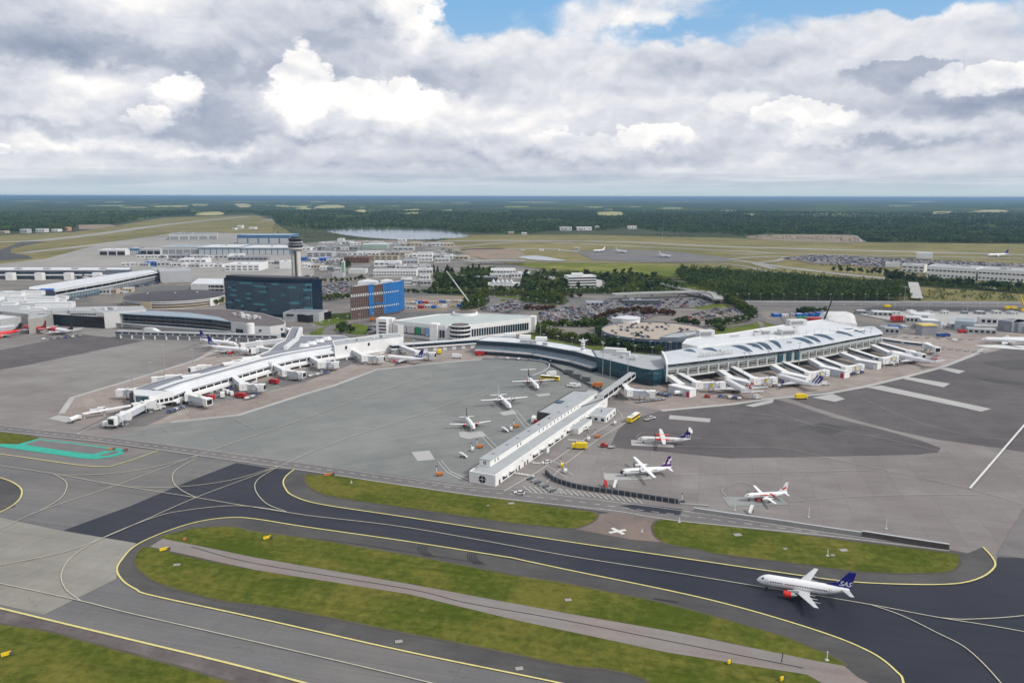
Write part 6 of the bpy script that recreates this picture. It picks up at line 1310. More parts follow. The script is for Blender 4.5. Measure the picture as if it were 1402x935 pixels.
r, z = airliner('jet_airliner', 'large white jet with blue SAS tail and red engine taxiing in the lower right', 32.5, 2.12, 32, 'jet', dict(h=6.6, m=PNAVY, c=.185, x=.325), PR, text=('SAS', 2.6, PW, 'fin'), windows=34)
log.append(place(r, z, (1037, 793), (1162, 809.5), 32))
r, z = airliner('propeller_airliner', 'white propeller airliner with navy SAS tail, white tail tip and red engines, right apron', 27, 1.4, 26.5, 'prop_high', dict(h=4.9, m=PNAVY, ttail=True, c=.15, x=.33, sweep=.6), PR, body=PCREAM, text=('SAS', 1.9, PW, 'fin'), tail_mark=dict(m=PW, bars=[(.15, .86, .55, .86, 1.3)]), cat='propeller plane')
log.append(place(r, z, (872.5, 602.5), (945.5, 603), 27)); r.rotation_euler.z += 0
r, z = airliner('propeller_airliner', 'white propeller airliner with purple tail bearing a white bird, beside the black fence', 25.2, 1.4, 29, 'prop_high', dict(h=5.2, m=PURP, c=.14, x=.35, sweep=.35), PW, tail_mark=dict(m=PW, bars=[(.25, .3, .7, .35, .35), (.35, .35, .55, .8, .8), (.5, .5, .2, .75, .3)]), cat='propeller plane', nose=PFIN)
log.append(place(r, z, (848.5, 648), (919, 641.5), 25))
r, z = airliner('propeller_airliner', 'small white propeller plane with red ribbon stripe on a grey slab', 19.7, 1.18, 21.4, 'prop_low', dict(h=4.5, m=PW, c=.15, x=.33, sweep=.5), PW, text=('nextjet', 1.25, PR, .07), stripe=(PR, -.17, -.11, .9), tail_mark=dict(m=PR, bars=[(.1, .3, .5, .5, .8)]), cat='propeller plane')
log.append(place(r, z, (1018.5, 681), (1078.5, 675.5), 20))
st = thing('boarding_steps', 'dark red boarding steps at the door of the small red-striped plane', 'steps', P(1036, 688)); mb = MB(st.location); c = P(1036, 688); mb.beam(c+Vector((1, 0, .6)), c+Vector((.6, 2.6, 2.4)), 1.6, .3); mb.build('stair', mat('dark_red_paint', (.30, .02, .03), .5, .1), st); mb = MB(st.location); mb.box(c+Vector((.6, 2.4, 1.2)), (1.6, 1.2, 2.3)); mb.build('undercarriage', RED, st)
for (nz, tl, L, lab, fm, em) in (((650.5, 590), (637, 570), 20, 'white propeller plane with black fin and red engines, nearest on the left of the pier', PFIN, PR), ((700, 560), (680.5, 540.5), 27, 'white propeller plane with red band, in the middle of the three left of the pier', PCREAM, PW), ((739, 534.5), (721, 515.5), 27, 'propeller plane with black fin and red tail tips, farthest of the three by the pier', PFIN, PR)):
    tt = L == 27; r, z = airliner('propeller_airliner', lab, L, 1.4 if tt else 1.2, 27 if tt else 21.4, 'prop_high' if tt else 'prop_low', dict(h=5 if tt else 4.4, m=fm, c=.14, x=.34, sweep=.5, ttail=tt and fm is PFIN), em, cat='propeller plane', stripe=(PR, -.22, -.12, 0) if fm is PCREAM else None, group=None)
    log.append(place(r, z, nz, tl, L))
print('PLANE LENGTHS', [round(x, 1) for x in log])
JETS = [((990, 521), (1031, 541), 38, 'white jet with a red swirl on its fin at the curved terminal', PW, PW, None, dict(m=PR, bars=[(.3, .25, .7, .3, .9), (.25, .3, .3, .8, .9), (.35, .8, .7, .7, .8)])),
        ((1062, 515), (1121, 529.5), 38, 'white jet with slanted dark fin stripes at the curved terminal', PW, PNAVY, None, dict(m=PNAVY, bars=[(.1, .1, .1, .95, .7), (.5, .1, .5, .95, .9), (.85, .1, .8, .9, .6)])),
        ((1219, 484), (1280, 494.5), 57, 'wide-body jet with navy engines and red-striped fin, rightmost at the curved terminal', mat('ba_fin', (.55, .56, .6), .4, .3, .4), PNAVY, None, dict(m=PR, bars=[(.1, .2, .9, .3, .9), (.2, .55, .8, .7, .8)])),
        ((328, 473.5), (272, 466), 38, 'white jet with blue tail and red engines, farther of two at the left pier', PNAVY, PR, ('SAS', 3.1, PW, 'fin'), None),
        ((348, 482.5), (281, 474.5), 40, 'white jet with blue tail and red engines, nearer of two at the left pier', PNAVY, PR, ('SAS', 3.1, PW, 'fin'), None),
        ((528, 489.5), (578, 492.5), 33, 'white jet with blue tail parked near the root of the left pier', PNAVY, PR, ('SAS', 2.9, PW, 'fin'), None),
        ((60, 450), (107, 456), 38, 'white jet with red nose half and dark fin, at the dark glazed block', PFIN, PW, None, None),
        ((-25, 462), (30, 452), 40, 'red jet cut by the left edge', PFIN, PR, None, None), ((26, 447), (70, 453), 38, 'bright red jet between the silver wing and the white tailed jet', mat('aircraft_maroon', (.25, .02, .02), .4, .05, 1), PR, None, None),
        ((130, 394.5), (95, 385.5), 45, 'white jet behind the curved terminal roof with red and black striped fin', PW, PW, None, dict(m=PR, bars=[(.1, .1, .9, .2, 1.2)])),
        ((134, 382.5), (113, 380), 38, 'white jet with black fin on the far left apron', PFIN, PW, None, None), ((105, 377.8), (125, 374.5), 38, 'slim white jet furthest out on the far left apron', PFIN, PW, None, None), ((146, 376), (165, 373.8), 38, 'white jet beside the slim one on the far left apron', PNAVY, PW, None, None), ((150, 380.5), (178, 378.7), 45, 'long white jet nearest the straight terminal, far left apron', PW, PW, None, None),
        ((1352, 349.5), (1380, 348.2), 57, 'white jet with dark blue tail rolling on the far runway at the right', PNAVY, PW, None, None), ((1365, 395.8), (1340, 391.8), 38, 'white jet with dark tail taxiing at the right below the logistics centre', PNAVY, PW, None, None),
        ((858, 345.5), (842, 342.8), 45, 'white jet on the far apron, centre left of three', PW, PW, None, None), ((918, 351.8), (902, 348.8), 45, 'white jet on the far apron, rightmost of three', PW, PW, None, None), ((812, 343.8), (828, 342.3), 38, 'white jet on the far apron, leftmost of three beside a shed', PW, PW, None, None),
        ((1350, 464), (1412, 464.5), 60, 'long white jet cut by the right edge at the service area', PW, PW, None, None)]
for (nz, tl, L, lab, fm, em, tx_, tmk) in JETS:
    big = L > 50; red = lab.startswith('red jet') or lab.startswith('bright red')
    r, z = airliner('jet_airliner', lab, L, 2.9 if big else 1.95, L*(1.0 if big else .9), 'jet', dict(h=9 if big else 6.6, m=fm, c=.16, x=.33), em, body=PR if red else PW, text=tx_, tail_mark=tmk, nose=PR if 'red nose' in lab else None)
    place(r, z, nz, tl, L)

# ================================================================ JET BRIDGES
JW = mat('jetway_white', (.74, .74, .73), .55, .06, .5); JS = mat('jetway_side', (.50, .54, .58), .5, .1, .3)
def tunnel(root, a, b_, w, h, name='tunnel', glazed=True):
    mb = MB(root.location); mb.beam(a, b_, w, h); o = mb.build(name, JS, root); d = b_-a
    mb = MB(root.location); mb.beam(a+Vector((0, 0, h/2+.12)), b_+Vector((0, 0, h/2+.12)), w+.3, .24); mb.build('tunnel_roof', JW, o)
    if glazed:
        n = Vector((d.y, -d.x, 0)).normalized()
        for s in (1, -1): mb = MB(root.location); mb.beam(a+d*.06+n*s*(w/2+.02)+Vector((0, 0, .35)), b_-d*.06+n*s*(w/2+.02)+Vector((0, 0, .35)), .08, h*.36); mb.build('glazing_strip', GLASSK, o)
    return o
def legs(root, c, z, sp=1.6):
    for s in (-1, 1): mb = MB(root.location); mb.tube((c.x+s*sp, c.y, 0), (c.x+s*sp, c.y, z), .32, .32, 8); mb.build('support_leg', LGREY, root)
    mb = MB(root.location); mb.tube((c.x-sp-.3, c.y, .5), (c.x+sp+.3, c.y, .5), .5, .5, 10); mb.build('wheel', BLACK, root)
def jet_bridge(label, pts, zs, arm=None, glz=True, w=3.4, rot=True, stairs=True, seg=(0,)):
    q_ = [P(u, v, z) for (u, v), z in zip(pts, zs)]; r = thing('jet_bridge', label, 'jet bridge', (q_[0].x, q_[0].y, 0), 0, 'jet bridges along the terminals')
    for a, b_ in zip(q_, q_[1:]): tunnel(r, a, b_, w, 3.1, glazed=glz)
    e = q_[-1]
    if rot:
        mb = MB(r.location); mb.box((e.x, e.y, e.z), (5.6, 5, 4.4), .3); ro_ = mb.build('rotunda', JW, r); mb = MB(r.location); mb.tube((e.x-.5, e.y-2.6, e.z+.2), (e.x-.5, e.y-2.5, e.z+.2), .9, .9, 14); mb.build('round_window', GLASSK, ro_)
        mb = MB(r.location); mb.tube((e.x, e.y, 0), (e.x, e.y, e.z-2), 1.2, 1.2, 12); mb.build('column', LGREY, r)
    if arm:
        ea = P(arm[0], arm[1], e.z-.3); tunnel(r, e, ea, 3.4, 3.2, 'telescopic_tunnel', False); d = (ea-e).normalized(); n = Vector((d.y, -d.x, 0))
        mb = MB(r.location); mb.box(ea+d*1.5, (3.8, 4.4, 4.2), math.atan2(d.y, d.x)); cb_ = mb.build('cab', JW, r); mb = MB(r.location); mb.box(ea+d*3.5, (.3, 3.2, 2.8), math.atan2(d.y, d.x)); mb.build('canopy', BLACK, cb_)
        m_ = e+(ea-e)*.62; legs(r, m_, e.z-1.8)
        if len(arm) > 2: mb = MB(r.location); mb.box(m_+n*1.85*(1 if n.y < 0 else -1)+Vector((0, 0, .3)), (2.0, .12, 2.0), math.atan2(d.y, d.x)); mb.build('gate_sign', YELLOW, r)
        if stairs: c = m_+Vector((0, -1.8, 0)); mb = MB(r.location); mb.beam(c+Vector((0, 0, e.z-2)), c+Vector((5, -3.5, .4)), 1.2, .35); mb.build('stair', LGREY, r)
    return r
ordn = ['first', 'second', 'third', 'fourth', 'fifth', 'sixth', 'seventh']
BR = [([(926, 511.6), (955, 527)], (985, 527)), ([(1001.6, 504), (1034, 521.5)], (1056, 520.5)), ([(1073, 498), (1109, 513.5)], (1128, 510.5)), ([(1120, 491), (1158.7, 505.5)], (1176, 502.5)), ([(1161, 479), (1200, 491.5), (1210, 493.5)], (1224, 490)), ([(1195, 469), (1247, 483.5)], (1260, 487)), ([(1203, 464.5), (1237, 469.5), (1268, 473)], (1281, 478))]
for k, (pts, arm) in enumerate(BR): jet_bridge(f'{ordn[k]} dark-glazed jet bridge from the left end of the curved terminal', pts, [5.4]*len(pts), (*arm, 1) if k < 5 else arm)
BX = [((915, 515.6), (934, 529), (934, 534), 17, RED), ((985.6, 509), (1004, 520.8), (1012, 523.5), 20, ORANGE), ((1058, 501.6), (1078, 513), (1089, 517), 20, RED), ((1109.6, 493.6), (1130, 505), (1142, 508.5), 20, RED), ((1152, 484.5), (1177, 494.5), (1188, 498), 17, WHITE), ((1192, 473.4), (1218, 484.5), (1235, 487), 18, WHITE)]
for k, (a, b_, c, ln, m) in enumerate(BX):
    A, B, Cc = P(*a, 5.2), P(*b_, 3.6), P(*c, 3.0); r = thing('gate_building', f'{ordn[k]} white gate box with sloping passage from the left end of the curved terminal', 'gate building', (A.x, A.y, 0), 0, 'white gate boxes along the curved terminal')
    tunnel(r, A, B, 4.2, 2.8, 'passage', False); d = (B-A); d.z = 0; d.normalize(); d = (d+Vector((.55, .0, 0))).normalized(); mb = MB(r.location); mb.box((Cc.x, Cc.y, 2.5), (ln, 6.5, 5), math.atan2(d.y, d.x)); o = mb.build('gate_hall', JS, r)
    mb = MB(r.location); mb.box((Cc.x, Cc.y, 5.2), (ln+.4, 6.9, .4), math.atan2(d.y, d.x)); mb.build('hall_roof', JW, o); n = Vector((d.y, -d.x, 0)); e = Cc+d*(ln/2+.05); mb = MB(r.location); mb.box((e.x, e.y, 2.4), (.3, 6.3, 4.8), math.atan2(d.y, d.x)); mb.build('end_wall', WHITE, o)
    e = Cc+d*(ln*.42)+n*3.3; mb = MB(r.location); mb.box((e.x, e.y, 2), (2.2, .2, 3.4), math.atan2(d.y, d.x)); mb.build('gate_door', m, o)
jet_bridge('short white jet bridge behind the right annex of the white pier, below the foot bridge', [(851, 526), (862, 537)], [5, 5], (890, 539), rot=True)
# bridges on the left pier
LB = [([(541, 472.5), (573, 484.5)], (590, 486), 'long plain jet bridge at the root of the left pier'), ([(484, 481), (500, 490)], (520, 491), 'jet bridge of the left pier leading to the blue-tailed jet'),
      ([(423, 489), (440, 499)], (458, 499), 'third jet bridge of the left pier counted from its root'), ([(374, 501), (392, 510)], (411, 512.5), 'jet bridge of the left pier beside the bright red vehicle'), ([(318, 516), (334, 529)], (355, 530), 'jet bridge in the middle of the left pier, over white vans'),
      ([(257, 534), (260, 543)], (282, 549), 'boxy jet bridge at the near end of the left pier'), ([(228, 541), (205, 553)], (190, 556), 'long jet bridge stretching left from the pier tip'), ([(215, 545), (190, 560), (172, 569)], (158, 575), 'jet bridge nearest the camera, forking down-left from the pier tip'),
      ([(218, 531), (190, 536)], (168, 537), 'jet bridge behind the pier tip pointing left'), ([(250, 516), (232, 518)], (214, 520), 'rear jet bridge of the left pier, second from the tip'), ([(290, 503), (276, 504)], (266, 506), 'rear jet bridge of the left pier beside the lamp masts'),
      ([(375, 481), (356, 478)], (348, 479.5), 'rear jet bridge serving the nearer blue-tailed jet'), ([(392, 466), (355, 470)], (334, 473), 'rear jet bridge serving the farther blue-tailed jet')]
for pts, arm, lab in LB: jet_bridge(lab, pts, [5.2]*len(pts), arm, glz=False, stairs='rear' not in lab)
# covered walkway on posts at the pier tip
A = P(196, 552, 4.2); B = P(113, 566.5, 3.6); cw = thing('covered_walkway', 'long narrow white canopy on posts reaching left from the pier tip', 'canopy', (A.x, A.y, 0)); mb = MB(cw.location); mb.beam(A, B, 3.2, .5); mb.build('roof', JW, cw)
for k in range(4): c = A+(B-A)*(k/3*.96+.02); mb = MB(cw.location); mb.box((c.x, c.y, 2), (.8, .8, 4)); mb.build('post', LGREY, cw)
# ================================================================ TREES AND FOREST
import numpy as np
def foliage(name, a, b_, c3):
    m = bpy.data.materials.new(name); m.use_nodes = True; t = m.node_tree; g = NG(t); bs = t.nodes['Principled BSDF']; pos = t.nodes.new('ShaderNodeNewGeometry').outputs['Position']
    n1 = g.noise(pos, .012, 4, .6); n2 = g.noise(pos, .13, 2, .5); n3 = g.noise(pos, 1.1, 2, .5)
    c = g.mix(g.ramp(n2, .36, .64), a, b_); c = g.mix(g.ramp(n1, .45, .62, 0, .85), c, c3); c = g.v('SCALE', c, g.m('ADD', .55, g.m('MULTIPLY', n3, .9)))  # third colour: random paler greens, also standing in for sunlit forest patches
    g.put(bs.inputs['Base Color'], c); bs.inputs['Roughness'].default_value = .9; bs.inputs['Specular IOR Level'].default_value = .1
    return m
F_DARK = foliage('conifer_foliage', (.026, .052, .019), (.062, .098, .030), (.080, .118, .036))
F_GREEN = foliage('leaf_foliage', (.034, .066, .014), (.090, .130, .028), (.125, .15, .036))
F_LIGHT = foliage('light_leaf_foliage', (.055, .095, .018), (.105, .15, .032), (.12, .15, .04))
F_RED = foliage('autumn_foliage', (.085, .038, .026), (.13, .065, .038), (.08, .07, .03))
F_FOREST = foliage('forest_foliage', (.024, .048, .018), (.055, .088, .026), (.10, .14, .034))
BARK = mat('bark', (.09, .07, .055), .95, .2, 1)
NPR = np.random.default_rng(5)
def leaf_quads(n, h, r, kind, size):
    """n random quads filling a crown of height h and radius r (numpy arrays, local space)"""
    if kind == 'conifer':
        t = NPR.random(n)**.75; z = h*(.12+.88*t); rr = r*(1-t)**.8*(.45+.55*NPR.random(n))+.12; a = NPR.random(n)*6.283
        c = np.stack([rr*np.cos(a), rr*np.sin(a), z], 1)
    elif kind == 'pine':
        k = 8; cc = np.stack([NPR.normal(0, r*.40, k), NPR.normal(0, r*.40, k), h*(.30+.60*NPR.random(k))], 1); i = NPR.integers(0, k, n); d = NPR.normal(0, 1, (n, 3)); d /= np.linalg.norm(d, axis=1)[:, None]
        c = cc[i]+d*(r*.58*NPR.random(n)**.33)[:, None]*np.array([1, 1, .75])
    else:
        k = 9; cc = np.stack([NPR.normal(0, r*.42, k), NPR.normal(0, r*.42, k), h*(.34+.52*NPR.random(k))], 1); i = NPR.integers(0, k, n); d = NPR.normal(0, 1, (n, 3)); d /= np.linalg.norm(d, axis=1)[:, None]
        c = cc[i]+d*(r*.48*NPR.random(n)**.33)[:, None]
        c[:, 2] = np.maximum(c[:, 2], h*.12)
    u_ = NPR.normal(0, 1, (n, 3)); u_ /= np.linalg.norm(u_, axis=1)[:, None]; w_ = np.cross(u_, NPR.normal(0, 1, (n, 3))); w_ /= np.linalg.norm(w_, axis=1)[:, None]
    s = size*(.6+.8*NPR.random(n))[:, None]
    return np.stack([c-u_*s-w_*s*.6, c+u_*s-w_*s*.5, c+u_*s*.7+w_*s*.7, c-u_*s*.6+w_*s*.6], 1)
def mesh_quads(name, Q, m):
    n = len(Q); me = bpy.data.meshes.new(name); me.vertices.add(n*4); me.vertices.foreach_set('co', Q.reshape(-1).astype('f4')); me.loops.add(n*4); me.loops.foreach_set('vertex_index', np.arange(n*4, dtype='i4'))
    me.polygons.add(n); me.polygons.foreach_set('loop_start', np.arange(0, n*4, 4, dtype='i4')); me.materials.append(m); me.update(calc_edges=True); return me
TREES = {}
def tree_proto(kind, fm, v):
    key = (kind, fm.name, v)
    if key in TREES: return TREES[key]
    h, r = {'conifer': (12, 2.7), 'pine': (13, 3.2), 'leaf': (10, 4.0), 'bush': (4.2, 2.6)}[kind]
    q_ = leaf_quads(420 if kind != 'bush' else 200, h, r, 'leaf' if kind == 'bush' else kind, .62 if kind != 'conifer' else .5); crown = mesh_quads('crown', q_, fm)
    mb = MB(); mb.tube((0, 0, 0), (.1, .05, h*.5), .26, .17, 7, None, False); mb.tube((.1, .05, h*.5), (0, .1, h*.92), .17, .05, 6, None, False)
    for k in range(5): a = k*1.3; z = h*(.38+.1*k); mb.tube((.08, .05, z), (math.cos(a)*r*.6, math.sin(a)*r*.6, z+h*.12), .09, .03, 5, None, False)
    tr = mb.build('trunk', BARK).data; o = [x for x in COL.objects if x.data == tr][0]; bpy.data.objects.remove(o); TREES[key] = (crown, tr); return TREES[key]
KN = {'conifer': 'spruce_tree', 'pine': 'pine_tree', 'leaf': 'broadleaf_tree', 'bush': 'bush'}
def pip(x, y, poly):
    ins = False; j = len(poly)-1
    for i in range(len(poly)):
        xi, yi = poly[i]; xj, yj = poly[j]
        if (yi > y) != (yj > y) and x < (xj-xi)*(y-yi)/(yj-yi)+xi: ins = not ins
        j = i
    return ins
def tree(kind, fm, loc, label, group, sc):
    cr, tr = tree_proto(kind, fm, rnd.randrange(4)); r = thing(KN[kind], label, 'bush' if kind == 'bush' else 'tree', loc, rnd.uniform(0, 6.28), group); r.scale = (sc*rnd.uniform(.9, 1.15),)*2+(sc*rnd.uniform(.72, 1.0),)
    for nm, me in (('crown', cr), ('trunk', tr)): o = bpy.data.objects.new(nm, me); COL.objects.link(o); o.parent = r
def clump(px, n, kind, fm, where, s0=.8, s1=1.2):
    poly = [tuple(P(u, v).xy) for u, v in px]; xs = [p[0] for p in poly]; ys = [p[1] for p in poly]; k = 0; t = 0; pts = []
    while k < n and t < n*60:
        t += 1; x = rnd.uniform(min(xs), max(xs)); y = rnd.uniform(min(ys), max(ys))
        if not pip(x, y, poly) or any((x-a)**2+(y-b_)**2 < 9 for a, b_ in pts): continue
        pts.append((x, y)); k += 1; tree(kind, fm, (x, y, .1), where, where.split(' ', 1)[1] if 0 else 'trees: '+where, rnd.uniform(s0, s1))
def row(px, n, kind, fm, where, s0=.8, s1=1.2, jit=2.5):
    pts = [P(u, v) for u, v in spline(px, 4)]
    for k in range(n): p, d = along(pts, (k+.5)/n); tree(kind, fm, (p.x+rnd.uniform(-jit, jit), p.y+rnd.uniform(-jit, jit), .1), where, 'trees: '+where, rnd.uniform(s0, s1))
clump([(593, 375.5), (620, 375.5), (620, 371), (593, 371)], 11, 'conifer', F_DARK, 'dark conifer in the compact block above the road, left of the long dark office', 1.0, 1.3)
clump([(632, 377), (676, 377), (676, 371), (632, 371)], 14, 'conifer', F_DARK, 'dark conifer in the clump behind the zigzag-roofed hall', 1.0, 1.3)
clump([(594, 401), (666, 401), (668, 388), (600, 386)], 42, 'pine', F_DARK, 'tall dark pine in the dense stand behind the white crane boom', 1.1, 1.6)
clump([(670, 404), (778, 404), (776, 386), (716, 380), (716, 397), (670, 399)], 44, 'pine', F_DARK, 'dark pine in the stand left of the four-storey white office', .9, 1.4)
clump([(782, 401), (930, 402), (935, 395), (900, 381), (830, 378), (770, 376), (730, 375), (760, 380), (826, 385), (828, 396), (784, 398)], 62, 'pine', F_DARK, 'dark pine in the strip behind and right of the four-storey office', .8, 1.3)
clump([(716, 414), (770, 416), (772, 408), (722, 405)], 22, 'leaf', F_GREEN, 'green leafy tree in the clump by the road above the car park', .8, 1.1)
row([(548, 400), (600, 402), (650, 403)], 22, 'bush', F_DARK, 'low dark hedge bush along the road right of the netted block', 1.0, 1.5)
clump([(636, 424), (662, 419), (668, 408), (650, 409), (632, 418)], 24, 'leaf', F_GREEN, 'leafy tree in the wedge behind the white car park', .8, 1.25)
row([(735, 452), (742, 459), (760, 464), (790, 469), (815, 473)], 15, 'leaf', F_GREEN, 'leafy tree on the green between the white car park and the round one', .75, 1.1)
row([(742, 447), (770, 447), (800, 447), (820, 444)], 14, 'bush', F_GREEN, 'low bush in the row below the crowded car park', 1.2, 1.9)
row([(826, 446), (822, 455), (832, 464), (855, 471), (880, 477), (902, 478)], 26, 'leaf', F_DARK, 'dark tree hugging the left foot of the round car park', .8, 1.1)
row([(805, 467), (830, 474), (865, 481), (900, 483)], 18, 'leaf', F_DARK, 'dark tree in the outer row before the round car park', .7, 1.0)
row([(924, 443), (950, 447), (980, 447), (1005, 444), (1030, 437)], 18, 'leaf', F_DARK, 'round dark tree in the row right of the round car park', .8, 1.1)
clump([(975, 452), (1000, 455), (990, 447), (975, 447)], 5, 'bush', F_DARK, 'dark shrub on the lawn beside the landside block', 1.2, 1.8)
row([(978, 405), (1000, 416), (1022, 428), (1034, 432)], 20, 'leaf', F_GREEN, 'leafy tree along the ramp at the corner of the dark wood', .9, 1.3)
for px, n in (([(742, 433), (765, 434), (790, 436), (815, 438)], 0), ([(838, 431), (852, 428), (872, 426), (890, 426)], 14), ([(812, 438), (826, 434), (842, 429)], 10), ([(880, 431), (905, 431), (925, 432)], 9), ([(720, 424), (745, 425), (760, 423)], 7), ([(712, 406), (740, 407), (800, 408)], 8)):
    if n: row(px, n, 'bush', F_RED, 'reddish brown tree in a row among the parked cars', 1.1, 1.5, 1.5)
clump([(460, 457), (478, 459), (492, 452), (488, 445), (470, 447)], 9, 'leaf', F_DARK, 'dark tree on the grass by the road loop near the netted block', .6, .9)
row([(438, 413), (455, 411), (478, 409)], 12, 'leaf', F_GREEN, 'leafy tree at the car park right of the hotel', .7, 1.0)
row([(418, 383), (440, 387), (475, 386), (500, 383)], 16, 'leaf', F_GREEN, 'leafy tree in the row below the green sign tower', .7, 1.0)
clump([(462, 368), (480, 368), (478, 363), (466, 363)], 5, 'conifer', F_DARK, 'dark spruce beside the red brick block', 1.0, 1.3)
row([(1092, 432), (1110, 430), (1128, 428)], 9, 'leaf', F_DARK, 'dark tree before the site cabins behind the terminal', .7, 1.0)
clump([(296, 418), (306, 418), (306, 412), (298, 412)], 4, 'leaf', F_LIGHT, 'light green tree squeezed between the round car park and the hotel', .8, 1.1)
row([(1140, 372), (1190, 376), (1215, 378), (1240, 382)], 20, 'pine', F_DARK, 'dark tree left of the logistics centre', .8, 1.2)
row([(1215, 384), (1250, 388), (1300, 392), (1350, 396), (1402, 399)], 34, 'leaf', F_DARK, 'dark tree in the belt below the logistics centre', 1.0, 1.6, 6)
row([(205, 425), (215, 424)], 0, 'leaf', F_DARK, 'x')

# masses nobody could count: one mesh each
def mass(name, label, P3, H, kind, nq, size, m):
    """P3: (n,3) tree feet, H: heights"""
    protos = [leaf_quads(nq, 1.0, .24 if kind == 'conifer' else .34, kind, size) for _ in range(12)]
    out = []; idx = NPR.integers(0, 12, len(P3)); ang = NPR.random(len(P3))*6.283
    for k in range(12):
        s = idx == k
        if not s.any(): continue
        a = ang[s]; ca, sa = np.cos(a), np.sin(a); h = H[s]; q_ = protos[k].reshape(-1, 3)
        X = (q_[None, :, 0]*ca[:, None]-q_[None, :, 1]*sa[:, None])*h[:, None]+P3[s][:, 0:1]; Y = (q_[None, :, 0]*sa[:, None]+q_[None, :, 1]*ca[:, None])*h[:, None]+P3[s][:, 1:2]; Z = q_[None, :, 2]*h[:, None]+P3[s][:, 2:3]
        out.append(np.stack([X, Y, Z], 2).reshape(-1, 4, 3))
    o = bpy.data.objects.new(name, mesh_quads(name, np.concatenate(out), m)); COL.objects.link(o); return tag(o, label, 'forest' if 'scrub' not in name else 'scrub', None, 'stuff')
def fill(px, spacing, z=0):
    poly = np.array([P(u, v).xy for u, v in px]); x0, y0 = poly.min(0); x1, y1 = poly.max(0); n = int((x1-x0)*(y1-y0)/spacing**2); X = NPR.random(n)*(x1-x0)+x0; Y = NPR.random(n)*(y1-y0)+y0
    return inpoly(X, Y, poly, z)
def pmask(X, Y, poly):
    ins = np.zeros(len(X), bool); j = len(poly)-1
    for i in range(len(poly)):
        xi, yi = poly[i]; xj, yj = poly[j]; c = ((yi > Y) != (yj > Y)) & (X < (xj-xi)*(Y-yi)/((yj-yi) or 1e-9)+xi); ins ^= c; j = i
    return ins
def inpoly(X, Y, poly, z): m = pmask(X, Y, poly); return np.stack([X[m], Y[m], np.full(m.sum(), z, float)], 1)
w = fill([(984, 412.5), (1246, 412.5), (1240, 404), (1215, 396), (1160, 391), (1060, 383), (990, 377), (925, 375), (935, 388), (960, 396), (985, 402)], 5.2)
w = w[NPR.random(len(w)) < .95]; Hh = NPR.uniform(9, 15, len(w)); mass('wood', 'dense dark wood of mixed trees between the car parks and the airfield', w, Hh, 'leaf', 46, .055, F_GREEN)
w2 = fill([(984, 412.5), (1246, 412.5), (1240, 404), (1215, 396), (1160, 391), (1060, 383), (990, 377), (925, 375), (935, 388), (960, 396), (985, 402)], 8); mass('wood', 'dark spruces rising through the dense wood', w2, NPR.uniform(11, 17, len(w2)), 'conifer', 40, .05, F_DARK)
w = np.concatenate([fill(q_, s_) for q_, s_ in (([(1255, 412.5), (1330, 413), (1402, 413), (1500, 418), (1402, 405), (1290, 398), (1262, 402)], 9), ([(1115, 364), (1200, 371), (1300, 384), (1402, 391), (1402, 388), (1260, 376), (1150, 363)], 9), ([(370, 318), (400, 325), (455, 328), (600, 332), (640, 326), (560, 329), (500, 327), (462, 322), (445, 316), (380, 302)], 16), ([(885, 326), (1000, 326), (1150, 332), (1402, 335), (1402, 333), (1000, 322), (900, 320)], 18), ([(600, 343), (620, 350), (640, 350), (610, 341)], 10))])
mass('scrub', 'low scrub and bushes on the banks round the airfield', w, NPR.uniform(2.5, 6, len(w)), 'leaf', 22, .10, F_GREEN)
GROVES = [[(586, 402), (668, 403), (672, 388), (628, 384), (622, 377), (592, 377), (598, 386)], [(668, 405), (780, 405), (778, 386), (716, 379), (714, 397), (668, 399)], [(780, 402), (935, 403), (940, 396), (905, 381), (830, 377.5), (770, 375), (726, 374), (760, 380), (828, 384), (830, 397), (782, 399)], [(714, 415), (772, 417), (774, 407), (720, 404)], [(632, 425), (663, 420), (670, 408), (650, 408), (630, 418)],
          [(818, 444), (815, 456), (826, 468), (850, 478), (904, 485), (908, 478), (860, 472), (832, 463), (826, 452)], [(978, 408), (1000, 417), (1030, 436), (1038, 430), (1010, 415), (985, 404)], [(735, 448), (745, 462), (800, 472), (818, 474), (812, 468), (770, 461), (745, 450)], [(630, 378), (678, 378), (678, 370), (632, 370)], [(1205, 388), (1402, 402), (1402, 397), (1240, 383)]]
w = np.concatenate([fill(q_, 3.4) for q_ in GROVES]); mass('undergrowth', 'dense green undergrowth and young trees closing the groves between roads', w, NPR.uniform(2.2, 7.5, len(w)), 'leaf', 34, .085, F_GREEN)
for q_ in GROVES: sheet('grove_floor', q_, .42, G_TERR, 2)
